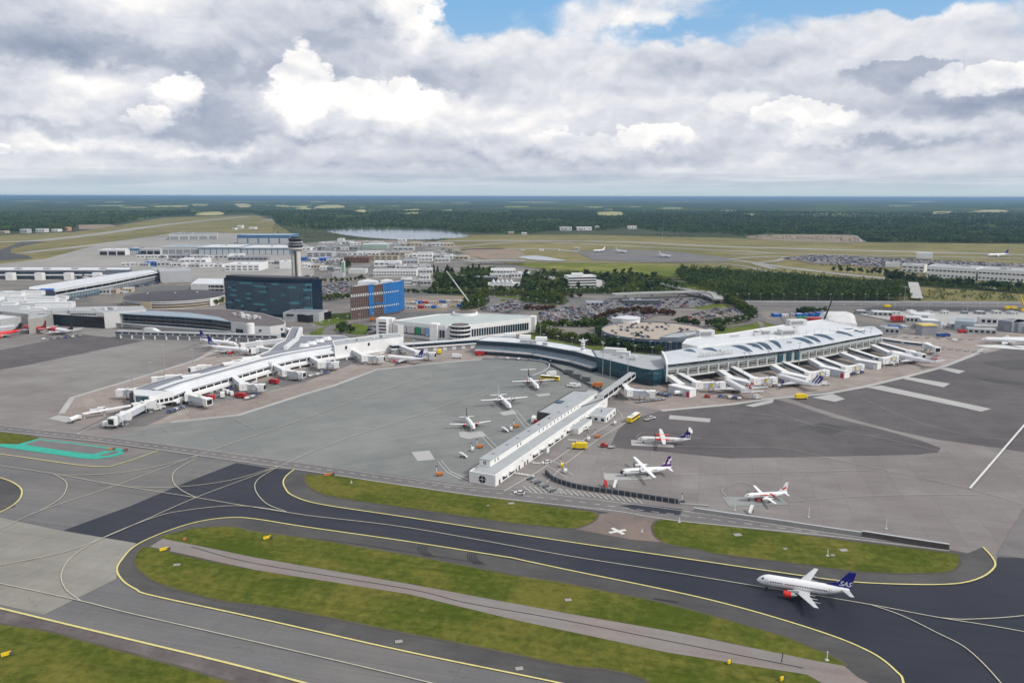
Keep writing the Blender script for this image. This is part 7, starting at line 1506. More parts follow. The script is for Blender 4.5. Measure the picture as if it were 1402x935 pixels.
# the great forest
FR = [(-700, 330), (-200, 322), (0, 317.5), (60, 316.5), (100, 314.5), (104, 308), (160, 307), (225, 296.5), (300, 294), (345, 292.5), (372, 297), (380, 306), (400, 312), (445, 315), (470, 313.1), (540, 312.7), (600, 314), (628, 317.5), (650, 319.5), (690, 320), (730, 320.5), (750, 316.5), (830, 315.5), (850, 313), (880, 313), (900, 317.5), (1000, 321), (1025, 323.5), (1050, 320.5), (1170, 321.5), (1185, 331.5), (1300, 333), (1402, 334), (1700, 338), (2300, 345)]
def front_dist(az):
    return np.interp(az, FRA, FRD)
FRP = [P(u, v) for u, v in FR]; FRA = np.array([math.atan2(p.x, p.y) for p in FRP]); FRD = np.array([p.xy.length for p in FRP])
CLEAR = [[(120, 281.5), (175, 281), (178, 283), (122, 283.5)], [(205, 282.5), (262, 281.5), (262, 284.5), (215, 285)], [(320, 279.5), (342, 279.5), (342, 285), (330, 286)], [(380, 283), (430, 282), (420, 285), (385, 285)], [(440, 281), (468, 281), (470, 286), (430, 286.5)], [(530, 282.5), (550, 282.5), (548, 284.5), (530, 284.5)],
         [(490, 291), (525, 291), (520, 294), (485, 294)], [(690, 283), (725, 282.5), (722, 285.5), (690, 285.5)], [(800, 283.5), (825, 283.5), (826, 286), (802, 286)], [(818, 291), (852, 290.5), (850, 298.5), (822, 298)], [(855, 283), (880, 283), (878, 285), (857, 285)], [(450, 298), (500, 298), (495, 300.5), (455, 300.5)], [(700, 276.5), (760, 276.5), (760, 278), (700, 278)], [(300, 276.5), (420, 276.5), (400, 278), (310, 278)], [(560, 277), (640, 277), (640, 278.5), (560, 278.5)],
         [(1325, 311.5), (1402, 312), (1500, 313), (1500, 316), (1402, 315), (1328, 314)], [(560, 288), (600, 288), (600, 290), (560, 290)], [(900, 276), (980, 276), (980, 277.2), (900, 277.2)], [(640, 292), (690, 291), (690, 293.5), (640, 294)], [(720, 303), (780, 303), (775, 306), (722, 306)]]
CW = []
for k in range(34): u, v = rnd.uniform(-60, 1460), 268+rnd.uniform(2.8, 5.3)**2; ru, rv = rnd.uniform(7, 30), (v-267)*rnd.uniform(.06, .12); CLEAR.append([(u-ru, v), (u-ru*.4, v-rv*rnd.uniform(.5, 1)), (u+ru*.6, v-rv), (u+ru, v+rv*.2), (u+ru*.3, v+rv), (u-ru*.7, v+rv*.8)])
G_FIELD = ground_mat('stubble_field', (.46, .40, .20), (.30, .31, .12), .001, .01, .1, 1, .95, None, .15, .1)
for k, q_ in enumerate(CLEAR):
    pts = [P(u, v) for u, v in spline(q_, 3, True)]; c = centre(pts); CW.append(np.array([p.xy for p in pts])); mb = MB(); mb.flat([Vector((p.x, p.y, .2)) for p in pts]); tag(mb.build('field', G_FIELD), kind='structure')
def cleared(X, Y):
    m = np.zeros(len(X), bool)
    for c in CW: m |= pmask(X, Y, c)
    return m
pts = []
for (d0, d1, s) in ((1950, 2600, 8.5), (2600, 3400, 11), (3400, 4600, 15), (4600, 6500, 22)):
    n = int((d1**2-d0**2)*.5*R(78)/s**2); az = (NPR.random(n)-.5)*R(78); dd = np.sqrt(NPR.random(n)*(d1**2-d0**2)+d0**2); m = dd > front_dist(az)*1.003; az, dd = az[m], dd[m]; X, Y = dd*np.sin(az), dd*np.cos(az); m = ~cleared(X, Y); pts.append(np.stack([X[m], Y[m], np.zeros(m.sum())], 1))
w = np.concatenate(pts); dist = np.hypot(w[:, 0], w[:, 1])
nz = np.sin(w[:, 0]*.004)*np.cos(w[:, 1]*.003+1)+np.sin(w[:, 0]*.0011+w[:, 1]*.0017); Hh = (12.5+2.5*nz+NPR.normal(0, 1.8, len(w)))*np.clip(dist/3400, 1, 1.5); Hh = np.clip(Hh, 6, 24)
print('forest trees', len(w))
mass('forest', 'great dark forest stretching away beyond the airfield', w, Hh, 'leaf', 15, .15, F_FOREST)
# closed canopy of the far forest: an uneven roof of crowns, open over fields and ending at the forest edge
NA, NR = 900, 190; azs = np.linspace(R(-42), R(42), NA); rs = 2000*(78000/2000)**(np.linspace(0, 1, NR)**.95)
A_, R_ = np.meshgrid(azs, rs); X, Y = R_*np.sin(A_), R_*np.cos(A_); inside = (R_ > front_dist(A_)*1.02) & ~cleared(X.ravel(), Y.ravel()).reshape(X.shape)
lk = np.array([P(u, v).xy for u, v in spline(LAKE, 4, True)]); inside &= ~pmask(X.ravel(), Y.ravel(), lk).reshape(X.shape)
nz = np.sin(X*.004)*np.cos(Y*.003+1)+np.sin(X*.0011+Y*.0017); swell = 9*np.sin(X*.00021+1)*np.sin(Y*.00017)+6*np.sin(X*.00047+Y*.0003)
Z = np.where(inside, 7.5+1.8*nz+NPR.normal(0, 2.2, X.shape)+np.clip((R_-4000)/1500, 0, 1)*(4.5+np.maximum(swell*np.clip((R_-6000)/9000, 0, 1), -4)), -.7)
co = np.stack([X, Y, Z], 2).reshape(-1, 3); i = np.arange((NR-1)*(NA-1)); r_, c_ = i//(NA-1), i % (NA-1); a = r_*NA+c_; F4 = np.stack([a, a+1, a+NA+1, a+NA], 1); keep = inside.ravel()[F4].any(1); F4 = F4[keep]
me = bpy.data.meshes.new('far_forest'); me.vertices.add(len(co)); me.vertices.foreach_set('co', co.reshape(-1).astype('f4')); me.loops.add(F4.size); me.loops.foreach_set('vertex_index', F4.reshape(-1).astype('i4')); me.polygons.add(len(F4)); me.polygons.foreach_set('loop_start', np.arange(0, F4.size, 4, dtype='i4')); me.update(calc_edges=True)
def far_mat():
    m = bpy.data.materials.new('far_forest_canopy'); m.use_nodes = True; t = m.node_tree; g = NG(t); bs = t.nodes['Principled BSDF']; pos = t.nodes.new('ShaderNodeNewGeometry').outputs['Position']
    n0 = g.noise(pos, .0006, 6, .62, .5); n1 = g.noise(pos, .006, 5, .65); n2 = g.noise(pos, .05, 3, .6)
    c = g.mix(g.ramp(n1, .4, .62), (.022, .044, .018), (.048, .076, .026)); c = g.mix(g.ramp(n0, .46, .62, 0, .85), c, (.09, .125, .036)); c = g.mix(g.ramp(n0, .632, .645, 0, .9), c, (.26, .24, .11)); c = g.v('SCALE', c, g.m('ADD', .6, g.m('MULTIPLY', n2, .8)))
    g.put(bs.inputs['Base Color'], c); bs.inputs['Roughness'].default_value = .95; bs.inputs['Specular IOR Level'].default_value = .05; return m
me.materials.append(far_mat()); o = bpy.data.objects.new('far_forest', me); COL.objects.link(o); tag(o, 'unbroken far forest canopy fading blue to the horizon', 'forest', None, 'stuff')
# ---- the air
hz = MB(); hz.box((0, 36000, 66.6), (150000, 90000, 135)); ho_ = hz.build('haze', bpy.data.materials.new('haze')); tag(ho_, 'thin blue haze over the whole place', 'haze', None, 'stuff')
hm = ho_.data.materials[0]; hm.use_nodes = True; t = hm.node_tree
for n in list(t.nodes):
    if n.type != 'OUTPUT_MATERIAL': t.nodes.remove(n)
pv = t.nodes.new('ShaderNodeVolumePrincipled'); pv.inputs['Color'].default_value = (.32, .54, .80, 1); pv.inputs['Density'].default_value = 5.2e-5; pv.inputs['Anisotropy'].default_value = .2; t.links.new(pv.outputs[0], t.nodes['Material Output'].inputs['Volume'])
# ================================================================ VEHICLES, MASTS, SIGNS, CLUTTER
CARC = {'white': mat('car_white', (.72, .72, .72), .35, .03, 1), 'silver': mat('car_silver', (.42, .43, .44), .3, .03, 1, .4), 'grey': mat('car_grey', (.14, .145, .15), .3, .05, 1), 'black': mat('car_black', (.018, .018, .02), .25, .05, 1), 'red': mat('car_red', (.42, .02, .02), .3, .05, 1), 'blue': mat('car_blue', (.02, .06, .22), .3, .05, 1), 'yellow': YELLOW, 'orange': ORANGE}
def car_body(mb, o, rz, s=1.0, m=0, mg=1):
    M = Matrix.Rotation(rz, 3, 'Z'); pr = [(-2.2, .25), (2.2, .25), (2.25, .75), (1.2, .9), (-2.15, 1.0), (-2.25, .6)]; cab = [(1.15, .88), (.55, 1.42), (-1.35, 1.45), (-2.1, .98)]
    for pts, w0, mm in ((pr, .88, m), (cab, .76, mg)):
        L_ = [Vector(o)+M @ Vector((x*s, w0*s, z*s)) for x, z in pts]; R_ = [Vector(o)+M @ Vector((x*s, -w0*s, z*s)) for x, z in pts]; mb.rings([L_, R_], mm)
    mb.box(Vector(o)+M @ Vector((-.4*s, 0, 1.46*s)), (1.7*s, 1.4*s, .06), rz, m)
cars = {}
def car_mesh(c):
    if c not in cars:
        mb = MB(); car_body(mb, (0, 0, 0), 0); 
        for x in (-1.35, 1.35):
            for y in (-.8, .8): mb.tube((x, y-.12, .32), (x, y+.12, .32), .33, .33, 8, 2)
        o = mb.build('parked_car', [CARC[c], GLASSK, BLACK]); cars[c] = o.data; bpy.data.objects.remove(o)
    return cars[c]
CW8 = ['white']*4+['silver']*4+['grey']*3+['black']*4+['red']+['blue']*2
def slots(px, rowgap=7.2, gap=2.75, occ=.8, z=.6, circle=None):
    poly = [tuple(P(u, v).xy) for u, v in px] if px else None
    if poly: d = Vector((poly[1][0]-poly[0][0], poly[1][1]-poly[0][1], 0)).normalized(); c = centre([Vector((*p, 0)) for p in poly]); rad = max((Vector((*p, 0))-c).length for p in poly)
    else: d = Vector((1, .12, 0)).normalized(); c, rad = circle; c = Vector((c.x, c.y, 0))
    n = Vector((-d.y, d.x, 0)); out = []; rz = math.atan2(n.y, n.x); k = 0; y = -rad
    while y < rad:
        x = -rad
        while x < rad:
            p = c+d*x+n*(y+rnd.uniform(-.2, .2))
            if (pip(p.x, p.y, poly) if poly else (p-c).length < rad-5) and rnd.random() < occ: out.append((p.x, p.y, z, rz+(math.pi if rnd.random() < .5 else 0)+rnd.uniform(-.04, .04)))
            x += gap
        k += 1; y += 5.2 if k % 2 else rowgap+3
    return out
LN = {'B': 'in the crowded middle car park before the red-brown trees', 'A': 'in the car park behind the white multi-storey', 'C': 'on the strip by the round car park', 'D': 'in the long rental car park', 'E': 'on the oval car park right of the round one', 'F': 'in the car park right of the hotel', 'G': 'beside the stair tower of the white car park', 'H': 'behind the landside block'}
allc = [(s, 'on the top deck of the round car park') for s in slots(None, 8, 4.5, .22, 9.05, (RPC, RPR))]
for k, q_ in LOTS.items(): allc += [(s, LN[k]) for s in slots(q_, occ=.86 if k == 'B' else .62)]
allc.sort(key=lambda s: s[0][1])
extra = MB(); NC = 0
for (x, y, z, rz), where in allc:
    c = rnd.choice(CW8)
    if NC < 285: NC += 1; o = bpy.data.objects.new('parked_car', car_mesh(c)); COL.objects.link(o); o.location = (x, y, z); o.rotation_euler = (0, 0, rz); tag(o, f'{c} car parked {where}', 'car', f'{c} cars {where}')
    else: car_body(extra, (x, y, z), rz, 1, {'white': 0, 'silver': 2, 'grey': 3, 'black': 4, 'red': 5, 'blue': 6}[c])
for px, oc in (([(1072, 354), (1120, 350), (1258, 356), (1402, 362), (1402, 366), (1270, 365), (1200, 365), (1120, 360)], .5), ([(440, 346), (600, 346), (600, 351), (440, 351)], .16), ([(430, 358), (470, 356), (470, 362), (430, 363)], .5), ([(550, 369), (610, 369), (610, 372), (550, 372)], .4), ([(160, 392), (255, 376), (262, 380), (180, 396)], .35), ([(75, 408), (130, 398), (140, 402), (100, 412)], .3), ([(200, 356), (300, 355), (300, 358), (200, 359)], .2)):
    for (x, y, z, rz) in slots(px, 9, 3.4 if oc != .5 else 3.6, oc, .6): car_body(extra, (x, y, z), rz, 1.15, rnd.choice([0, 0, 0, 2, 2, 4, 3, 6]))
tag(extra.build('parked_cars', [CARC['white'], GLASSK, CARC['silver'], CARC['grey'], CARC['black'], CARC['red'], CARC['blue']]), 'sea of far parked cars in the distant lots', 'cars', None, 'stuff')

# service vehicles ------------------------------------------------------------------
def veh(kind, c, name=None, label='', cat=''):
    r = thing(name or kind, label, cat); m = CARC.get(c, c) if isinstance(c, str) else c
    def part(nm, boxes, mm, par=r):
        mb = MB()
        for b_ in boxes: mb.box(*b_)
        return mb.build(nm, mm, par)
    def wheels(xs, w, rr=.42):
        for x in xs:
            for y in (-w, w): mb = MB(); mb.tube((x, y-.15, rr), (x, y+.15, rr), rr, rr, 10); mb.build('wheel', BLACK, r)
    if kind == 'car': mb = MB(); car_body(mb, (0, 0, 0), 0); mb.build('body', [m, GLASSK], r); wheels((-1.35, 1.35), .8, .33)
    elif kind == 'van':
        mb = MB(); pr = [(-2.8, .4), (2.7, .4), (2.75, 1.2), (1.9, 1.5), (1.35, 2.4), (-2.8, 2.45)]; mb.rings([[Vector((x, .98, z)) for x, z in pr], [Vector((x, -.98, z)) for x, z in pr]]); mb.build('body', m, r); part('windscreen', [((1.66, 0, 1.95), (.1, 1.7, .85), 0, None, R(32)*0-.6)], GLASSK); part('side_window', [((.9, 0, 1.85), (.9, 2.0, .55))], GLASSK); wheels((-1.8, 1.8), .9)
    elif kind == 'bus':
        part('body', [((0, 0, 1.7), (13.5, 3.0, 2.5))], m); part('roof', [((0, 0, 3.0), (13.2, 2.8, .15)), ], WHITE if c != 'white' else LGREY); part('window_band', [((0, 0, 2.1), (12.6, 3.04, 1.0))], GLASSK); part('windscreen', [((6.72, 0, 2.0), (.12, 2.6, 1.3))], GLASSK); wheels((-4, 4), 1.35, .5); part('roof_unit', [((-2, 0, 3.25), (3, 1.8, .4))], LGREY)
    elif kind == 'truck':
        part('cab', [((2.7, 0, 1.5), (1.8, 2.4, 2.2))], m); part('windscreen', [((3.62, 0, 1.9), (.1, 2.1, .9))], GLASSK); part('box', [((-1.1, 0, 2.0), (5.6, 2.5, 2.6))], m); part('chassis', [((0, 0, .7), (7, 1.2, .3))], DGREY); wheels((-2.4, 2.5), 1.1, .5)
    elif kind == 'tanker':
        part('cab', [((3.6, 0, 1.5), (1.8, 2.4, 2.2))], m); part('windscreen', [((4.52, 0, 1.9), (.1, 2.1, .9))], GLASSK); mb = MB(); mb.tube((-3.8, 0, 1.9), (2.5, 0, 1.9), 1.25, 1.25, 14); mb.build('tank', WHITE, r); part('chassis', [((0, 0, .7), (8.4, 1.2, .3))], DGREY); wheels((-2.6, 3.2), 1.1, .5)
    elif kind == 'tug': part('body', [((0, 0, .75), (3.6, 2.0, .9)), ], m); part('cab', [((-.6, 0, 1.55), (1.2, 1.5, .8))], GLASSK); part('cab_roof', [((-.6, 0, 2.0), (1.4, 1.7, .12))], m); wheels((-1.1, 1.1), .9)
    elif kind == 'cart': part('bed', [((0, 0, .6), (2.9, 1.6, .15))], STEEL); part('load', [((0, 0, 1.15), (2.4, 1.4, .95))], m); wheels((-1, 1), .65, .25)
    elif kind == 'dolly': part('bed', [((0, 0, .55), (3.3, 2.4, .18))], STEEL); part('frame', [((1.5, 0, .9), (.1, 2.3, .6)), ], LGREY); wheels((-1.1, 1.1), .9, .25)
    elif kind == 'container': part('container', [((0, 0, 1.5), (6, 2.4, 2.6))], m); part('skid', [((0, 0, .15), (6.1, 1.6, .12))], DGREY)
    elif kind == 'stairs':
        mb = MB(); mb.beam((-2.4, 0, .5), (1.6, 0, 2.9), 1.5, .25); mb.build('stair', m, r); part('platform', [((2.3, 0, 2.95), (1.4, 1.6, .15))], m)
        for y in (-.78, .78): mb = MB(); mb.beam((-2.4, y, 1.0), (1.6, y, 3.4), .06, .12); mb.build('handrail', m, r)
        part('undercarriage', [((.8, 0, .7), (3.2, 1.4, .5))], DGREY); wheels((-.6, 2.2), .7, .3)
    elif kind == 'power': part('body', [((0, 0, .9), (3.0, 1.4, 1.2))], m); part('panel', [((1.52, 0, 1), (.06, 1.0, .7))], DGREY); mb = MB(); mb.tube((-1.3, .5, 1.4), (-1.3, .5, 4.2), .12, .12, 6); mb.build('mast', WHITE, r); part('floodlight', [((-1.3, .5, 4.3), (.9, .5, .5))], DGREY); wheels((-.9, .9), .6, .3)
    return r
protos = {}
def put(kind, c, u, v, rz, label, cat, z=.5, group=None):
    key = (kind, c); nm = {'car': 'car', 'van': 'van', 'bus': 'airport_bus', 'truck': 'truck', 'tanker': 'tank_truck', 'tug': 'tow_tractor', 'cart': 'baggage_cart', 'dolly': 'cargo_dolly', 'container': 'container', 'stairs': 'boarding_stairs', 'power': 'ground_power_unit'}[kind]
    p = P(u, v)
    if key not in protos: r = protos[key] = veh(kind, c, nm, label, cat); r.location = (p.x, p.y, z); r.rotation_euler = (0, 0, R(rz))
    else: r = dup(protos[key], (p.x, p.y, z), R(rz), label)
    if kind == 'stairs': r.scale = (.78, .78, .78)
    if group: r['group'] = group
    elif 'group' in r: del r['group']
    return r
V = [('car', 'white', 748, 635.5, 200, 'white car driving beside the pier, between the two crossings', 'car'), ('car', 'white', 711, 677.5, 165, 'white car on the airside road just right of the pier corner', 'car'), ('bus', 'yellow', 867, 576, 60, 'yellow bus with white front part on the apron right of the pier annex', 'bus'),
     ('bus', 'yellow', 753, 521, 160, 'yellow bus by the farthest propeller plane left of the pier', 'bus'), ('truck', 'yellow', 1097, 547, 8, 'yellow truck driving along the pale stand edge before the curved terminal', 'truck'), ('truck', 'yellow', 793, 615.5, 170, 'yellow truck beside the pier, near the second crossing', 'truck'), ('tug', 'red', 827, 612.5, 20, 'red tractor right of the yellow truck beside the pier', 'tractor'),
     ('dolly', 'white', 837, 614, 15, 'flat cargo dolly beside the red tractor near the pier', 'dolly'), ('dolly', 'white', 886, 576.5, 12, 'flat dolly right of the yellow and white bus', 'dolly'), ('car', 'white', 892, 574, 10, 'white car behind the flat dolly on the right apron', 'car'), ('truck', 'yellow', 602, 484.5, 90, 'yellow truck under the link corridor at the root of the left pier', 'truck'),
     ('stairs', 'red', 829, 667.5, 95, 'red boarding stairs behind the black fence', 'stairs'), ('stairs', 'white', 842, 668, 70, 'white boarding stairs right of the red ones behind the fence', 'stairs'), ('stairs', 'white', 1028, 703, 60, 'white boarding stairs above the retaining wall', 'stairs'), ('stairs', 'white', 692, 592, 150, 'white boarding stairs left of the pier, upper one', 'stairs'), ('stairs', 'white', 635, 627.5, 160, 'white boarding stairs left of the pier, lower one', 'stairs'),
     ('power', 'orange', 657, 614, 25, 'orange ground power unit with mast left of the pier, middle stand', 'power unit'), ('power', 'orange', 707, 586, 25, 'orange ground power unit with mast left of the pier, upper stand', 'power unit'), ('power', 'orange', 602, 652, 25, 'orange ground power unit with mast left of the pier, lowest stand', 'power unit'), ('power', 'white', 647, 618, 90, 'white ground power unit beside the orange one at the middle stand', 'power unit'), ('power', 'white', 700, 590, 90, 'white ground power unit beside the orange one at the upper stand', 'power unit'),
     ('power', 'orange', 818, 600, 10, 'orange power unit on the stand right of the pier', 'power unit'), ('power', 'white', 806, 604, 80, 'white mast unit on the stand right of the pier', 'power unit'), ('power', 'yellow', 770, 640, 80, 'yellow power unit by the hatched corner right of the pier', 'power unit'), ('power', 'white', 774, 648, 80, 'white mast unit by the hatched corner right of the pier', 'power unit'), ('power', 'white', 842, 582, 80, 'white mast unit at the road bend near the pier annex', 'power unit'), ('power', 'grey', 935, 689, 80, 'dark mast unit at the right end of the black fence', 'power unit'),
     ('van', 'white', 799, 590, 30, 'white van parked against the pier beside the low annex', 'van'), ('container', 'white', 731, 578, 80, 'white box container against the dark wing left of the pier', 'container'), ('tug', 'red', 735, 580.5, 40, 'small red tractor beside the white box container', 'tractor'), ('car', 'white', 729, 529.5, 190, 'white car at the propeller stand left of the pier bridge', 'car'),
     ('truck', 'white', 754, 515.5, 200, 'white box truck above the yellow bus', 'truck'), ('van', 'white', 782, 530, 190, 'white van in the yard above the pier, left one', 'van'), ('van', 'white', 789, 531, 190, 'white van in the yard above the pier, right one', 'van'), ('truck', 'orange', 817, 531, 180, 'orange truck by the foot bridge at the upper end of the pier', 'truck'), ('truck', 'grey', 778, 513, 150, 'dark truck in the yard before the dark glass wing, upper', 'truck'), ('container', 'grey', 803, 522, 150, 'dark container in the yard before the dark glass wing, lower', 'container'), ('container', 'grey', 790, 518, 150, 'dark container in the middle of the yard before the dark glass wing', 'container'),
     ('truck', 'blue', 868, 541, 200, 'blue truck under the jet bridge beside the foot bridge', 'truck'), ('truck', 'white', 838, 543, 200, 'white truck between the pier and the short jet bridge', 'truck'), ('truck', 'blue', 1288, 462, 10, 'dark blue truck in the right service area, left of two', 'truck'), ('truck', 'blue', 1295, 461.5, 10, 'dark blue truck in the right service area, right of two', 'truck'), ('truck', 'red', 1267, 458, 80, 'red truck in the right service area near the far jet bridge', 'truck'), ('truck', 'red', 1317, 456.5, 5, 'red truck before the long grey shed in the right service area', 'truck'),
     ('tug', 'orange', 1291, 447, 60, 'orange tractor right of the yellow tarpaulin', 'tractor'), ('truck', 'yellow', 1388, 424, 5, 'yellow dump truck at the far right road, right one', 'truck'), ('truck', 'yellow', 1380, 424, 5, 'yellow dump truck at the far right road, left one', 'truck'), ('truck', 'yellow', 1215, 421.5, 5, 'yellow truck on the dark far road behind the terminal', 'truck'),
     ('truck', 'red', 329, 545.5, 160, 'dark red loader at the middle bridge of the left pier', 'truck'), ('truck', 'red', 375, 526, 150, 'bright red truck between two jet bridges of the left pier', 'truck'), ('tug', 'yellow', 308, 532, 20, 'small yellow tractor under the left pier', 'tractor'), ('truck', 'red', 287, 548, 150, 'red truck behind the boxy near jet bridge', 'truck'), ('van', 'white', 312, 540, 120, 'white van beside the middle jet bridge of the left pier, first', 'van'), ('van', 'white', 317, 541.5, 120, 'white van beside the middle jet bridge of the left pier, second', 'van'), ('truck', 'white', 305, 544.5, 110, 'white truck left of the two vans at the left pier', 'truck'),
     ('van', 'white', 220, 560, 30, 'white van under the pier tip, upper', 'van'), ('van', 'white', 214, 562.5, 30, 'white van under the pier tip, lower', 'van'), ('van', 'white', 131, 566.5, 30, 'white van under the covered walkway, left', 'van'), ('van', 'white', 141, 563.5, 30, 'white van under the covered walkway, right', 'van'), ('truck', 'white', 152, 585.5, 5, 'white truck parked below the jet bridge nearest the camera', 'truck'), ('tanker', 'white', 102, 578, 80, 'white tank truck alone left of the pier tip', 'tank truck'),
     ('truck', 'white', 626, 491, 0, 'white truck on the road under the link corridor', 'truck'), ('truck', 'red', 657, 487.5, 0, 'red truck at the left end of the dark glass wing', 'truck'), ('truck', 'red', 742, 489, 0, 'red truck before the middle of the dark glass wing', 'truck'), ('van', 'white', 552, 484, 0, 'white van below the long jet bridge at the pier root', 'van'), ('tanker', 'white', 931, 542, 10, 'white tank truck at the left end of the curved terminal', 'tank truck'), ('van', 'white', 1036, 546.5, 10, 'white van beneath the tail of the red-swirl jet', 'van'), ('tug', 'red', 968, 545, 0, 'small red tractor before the first gate box', 'tractor'),
     ('van', 'white', 1130, 528, 0, 'white van behind the striped-fin jet', 'van'), ('truck', 'blue', 1118, 523, 0, 'blue truck behind the striped-fin jet', 'truck'), ('truck', 'white', 1223, 499, 0, 'white truck below the fifth jet bridge of the curved terminal', 'truck'), ('tanker', 'white', 1216, 501, 10, 'white tank truck below the fifth jet bridge', 'tank truck'), ('van', 'white', 1308, 468, 0, 'white van alone on the pink stand area at the far right', 'van'), ('truck', 'white', 168, 461, 0, 'white truck left of the grey stair gantry', 'truck'),
     ('truck', 'orange', 511, 440, 0, 'orange truck at the foot of the netted block', 'truck'), ('container', 'blue', 667, 413, 0, 'large blue container at the right end of the building site', 'container')]
for e in V: put(*e)
rr = random.Random(8)
for nm, where, n, (u0, v0, u1, v1) in (('dolly', 'in the row before the short white jet bridge', 8, (873, 552, 908, 548)), ('cart', 'in the line left of the first gate box', 7, (900, 541, 916, 544)), ('cart', 'in the line below the second gate box', 5, (986, 545, 1012, 548)), ('cart', 'beside the jet bridge over the white vans', 6, (338, 548, 350, 544)), ('cart', 'under the tip of the left pier', 7, (232, 566, 250, 560)), ('cart', 'beside the fourth jet bridge of the left pier', 7, (420, 518, 450, 512)), ('dolly', 'on the far pink stands of the curved terminal', 6, (1290, 478, 1345, 484)),
                                 ('cart', 'in the left shade of the left pier', 8, (290, 541, 350, 526)), ('cart', 'along the dark glass wing', 7, (680, 492, 770, 497)), ('cart', 'by the parked red-nosed jet', 6, (60, 466, 110, 462)), ('dolly', 'under the two blue-tailed jets', 6, (300, 489, 340, 486)), ('cart', 'below the fourth gate box', 6, (1150, 516, 1180, 512)), ('cart', 'behind the striped-fin jet', 5, (1060, 531, 1085, 529)), ('dolly', 'in the right service area', 8, (1225, 462, 1330, 466))):
    for k in range(n): t = k/(n-1); put(nm, rr.choice(['white', 'silver', 'grey', 'blue']) if nm == 'cart' else 'white', u0+(u1-u0)*t, v0+(v1-v0)*t, rr.uniform(0, 40), ('loaded baggage cart ' if nm == 'cart' else 'empty cargo dolly ')+where, 'baggage cart' if nm == 'cart' else 'dolly', .6, ('baggage carts ' if nm == 'cart' else 'dollies ')+where)
# rows of sheds and cabins
ORD = ['first', 'second', 'third', 'fourth', 'fifth', 'sixth', 'seventh', 'eighth', 'ninth', 'tenth', 'eleventh', 'twelfth', 'thirteenth', 'fourteenth', 'fifteenth', 'sixteenth']
CM = {'white': WHITE, 'cream': TAN, 'grey': LGREY, 'pale': OFFW, 'dark': MGREY, 'blue': BLUE, 'brick': BROWN, 'red': RED}
for (u0, v0, u1, v1, n, nm, where, wr, cl_) in ((190, 353.5, 330, 354, 12, 'cargo_shed', 'in the row just below the big hangars', (14, 34), 'white grey pale dark white'), (168, 364, 300, 366, 11, 'cargo_shed', 'in the row above the curved terminal', (14, 30), 'white grey pale white blue'), (410, 343, 486, 342, 7, 'shed', 'in the row right of the tower head', (18, 40), 'white grey pale dark'), (440, 334.5, 620, 337.5, 13, 'lakeside_shed', 'in the row nearest the lake', (18, 50), 'white grey pale cream'), (425, 349, 610, 351, 14, 'yard_shed', 'in the middle row between tower and lake', (14, 36), 'white pale grey cream brick'),
      (412, 357.5, 466, 358, 6, 'yard_shed', 'in the row above the green sign tower', (12, 26), 'white dark pale blue'), (556, 352, 636, 356, 7, 'shed', 'in the row under the runway bend', (14, 30), 'white pale cream grey'), (530, 369.5, 588, 370, 6, 'small_office', 'in the row above the long two-storey office', (14, 26), 'white pale grey'), (604, 382, 640, 384, 3, 'small_office', 'among the pines by the crane', (10, 16), 'white pale'), (676, 381, 718, 380, 5, 'small_office', 'in the row behind the zigzag-roofed hall', (12, 22), 'white grey pale'), (552, 417, 660, 413.5, 13, 'site_cabin', 'in the back row of the building site', (5, 10), 'white red cream pale blue grey'),
      (554, 424, 650, 420, 11, 'site_cabin', 'in the front row of the building site', (5, 9), 'red white blue cream grey dark'), (1186, 452, 1330, 447, 9, 'service_cabin', 'in the loose row right of the curved terminal', (5, 9), 'white grey blue pale dark'), (1060, 434, 1140, 433, 8, 'site_cabin', 'in the row beside the white tented halls', (5, 9), 'white red pale blue'), (195, 374.5, 250, 376, 4, 'yard_shed', 'between the link block and the parking deck', (12, 20), 'grey white pale'), (350, 361.5, 400, 362, 4, 'yard_shed', 'left of the control tower shaft', (10, 20), 'white dark pale'), (140, 404, 178, 400, 4, 'small_office', 'between the curved terminal and the round car park', (8, 14), 'pale cream grey'), (705, 343.5, 800, 343.5, 4, 'field_hut', 'by the far centre apron', (8, 14), 'white pale'),
      (415, 366, 465, 372, 6, 'yard_shed', 'in the slanting row right of the tower shaft', (10, 20), 'white grey cream dark'), (1170, 430, 1400, 431, 10, 'service_cabin', 'in the far row on the pale hardstanding', (6, 12), 'white grey pale dark')):
    for k in range(n):
        t = (k+.5)/n; u = u0+(u1-u0)*t+rr.uniform(-2, 2); v = v0+(v1-v0)*t+rr.uniform(-.5, .5)*(1 if v0 > 380 else .8); a = P(u, v); w = rr.uniform(*wr); dp = w*rr.uniform(.5, 1.1); h = rr.uniform(4.5, 9) if w > 11 else rr.uniform(2.6, 4); c = rr.choice(cl_.split()); rz = rr.uniform(-.25, .25); dx, dy = Vector((math.cos(rz), math.sin(rz), 0)), Vector((-math.sin(rz), math.cos(rz), 0))
        pts = [a-dx*w/2, a+dx*w/2, a+dx*w/2+dy*dp, a-dx*w/2+dy*dp]; r = block(nm, f'{c} {nm.replace("_", " ")}, {ORD[k]} from the left {where}', nm.replace('_', ' ').split()[-1], pts, h, CM[c], rr.choice([ROOFW, ROOFL, ROOFW, ROOFG, ROOFL]), parapet=.3)
        win_row(r, pts[0], pts[1], h*.35, 3 if w > 11 else 2, w*.2, h*.28, GLASSK, 'window', .1)
        if w > 14: mb = MB(r.location); c_ = centre(pts); mb.box((c_.x, c_.y, h+.4), (w*.25, dp*.3, 1.6), rz); mb.build('plant_room', LGREY, r)
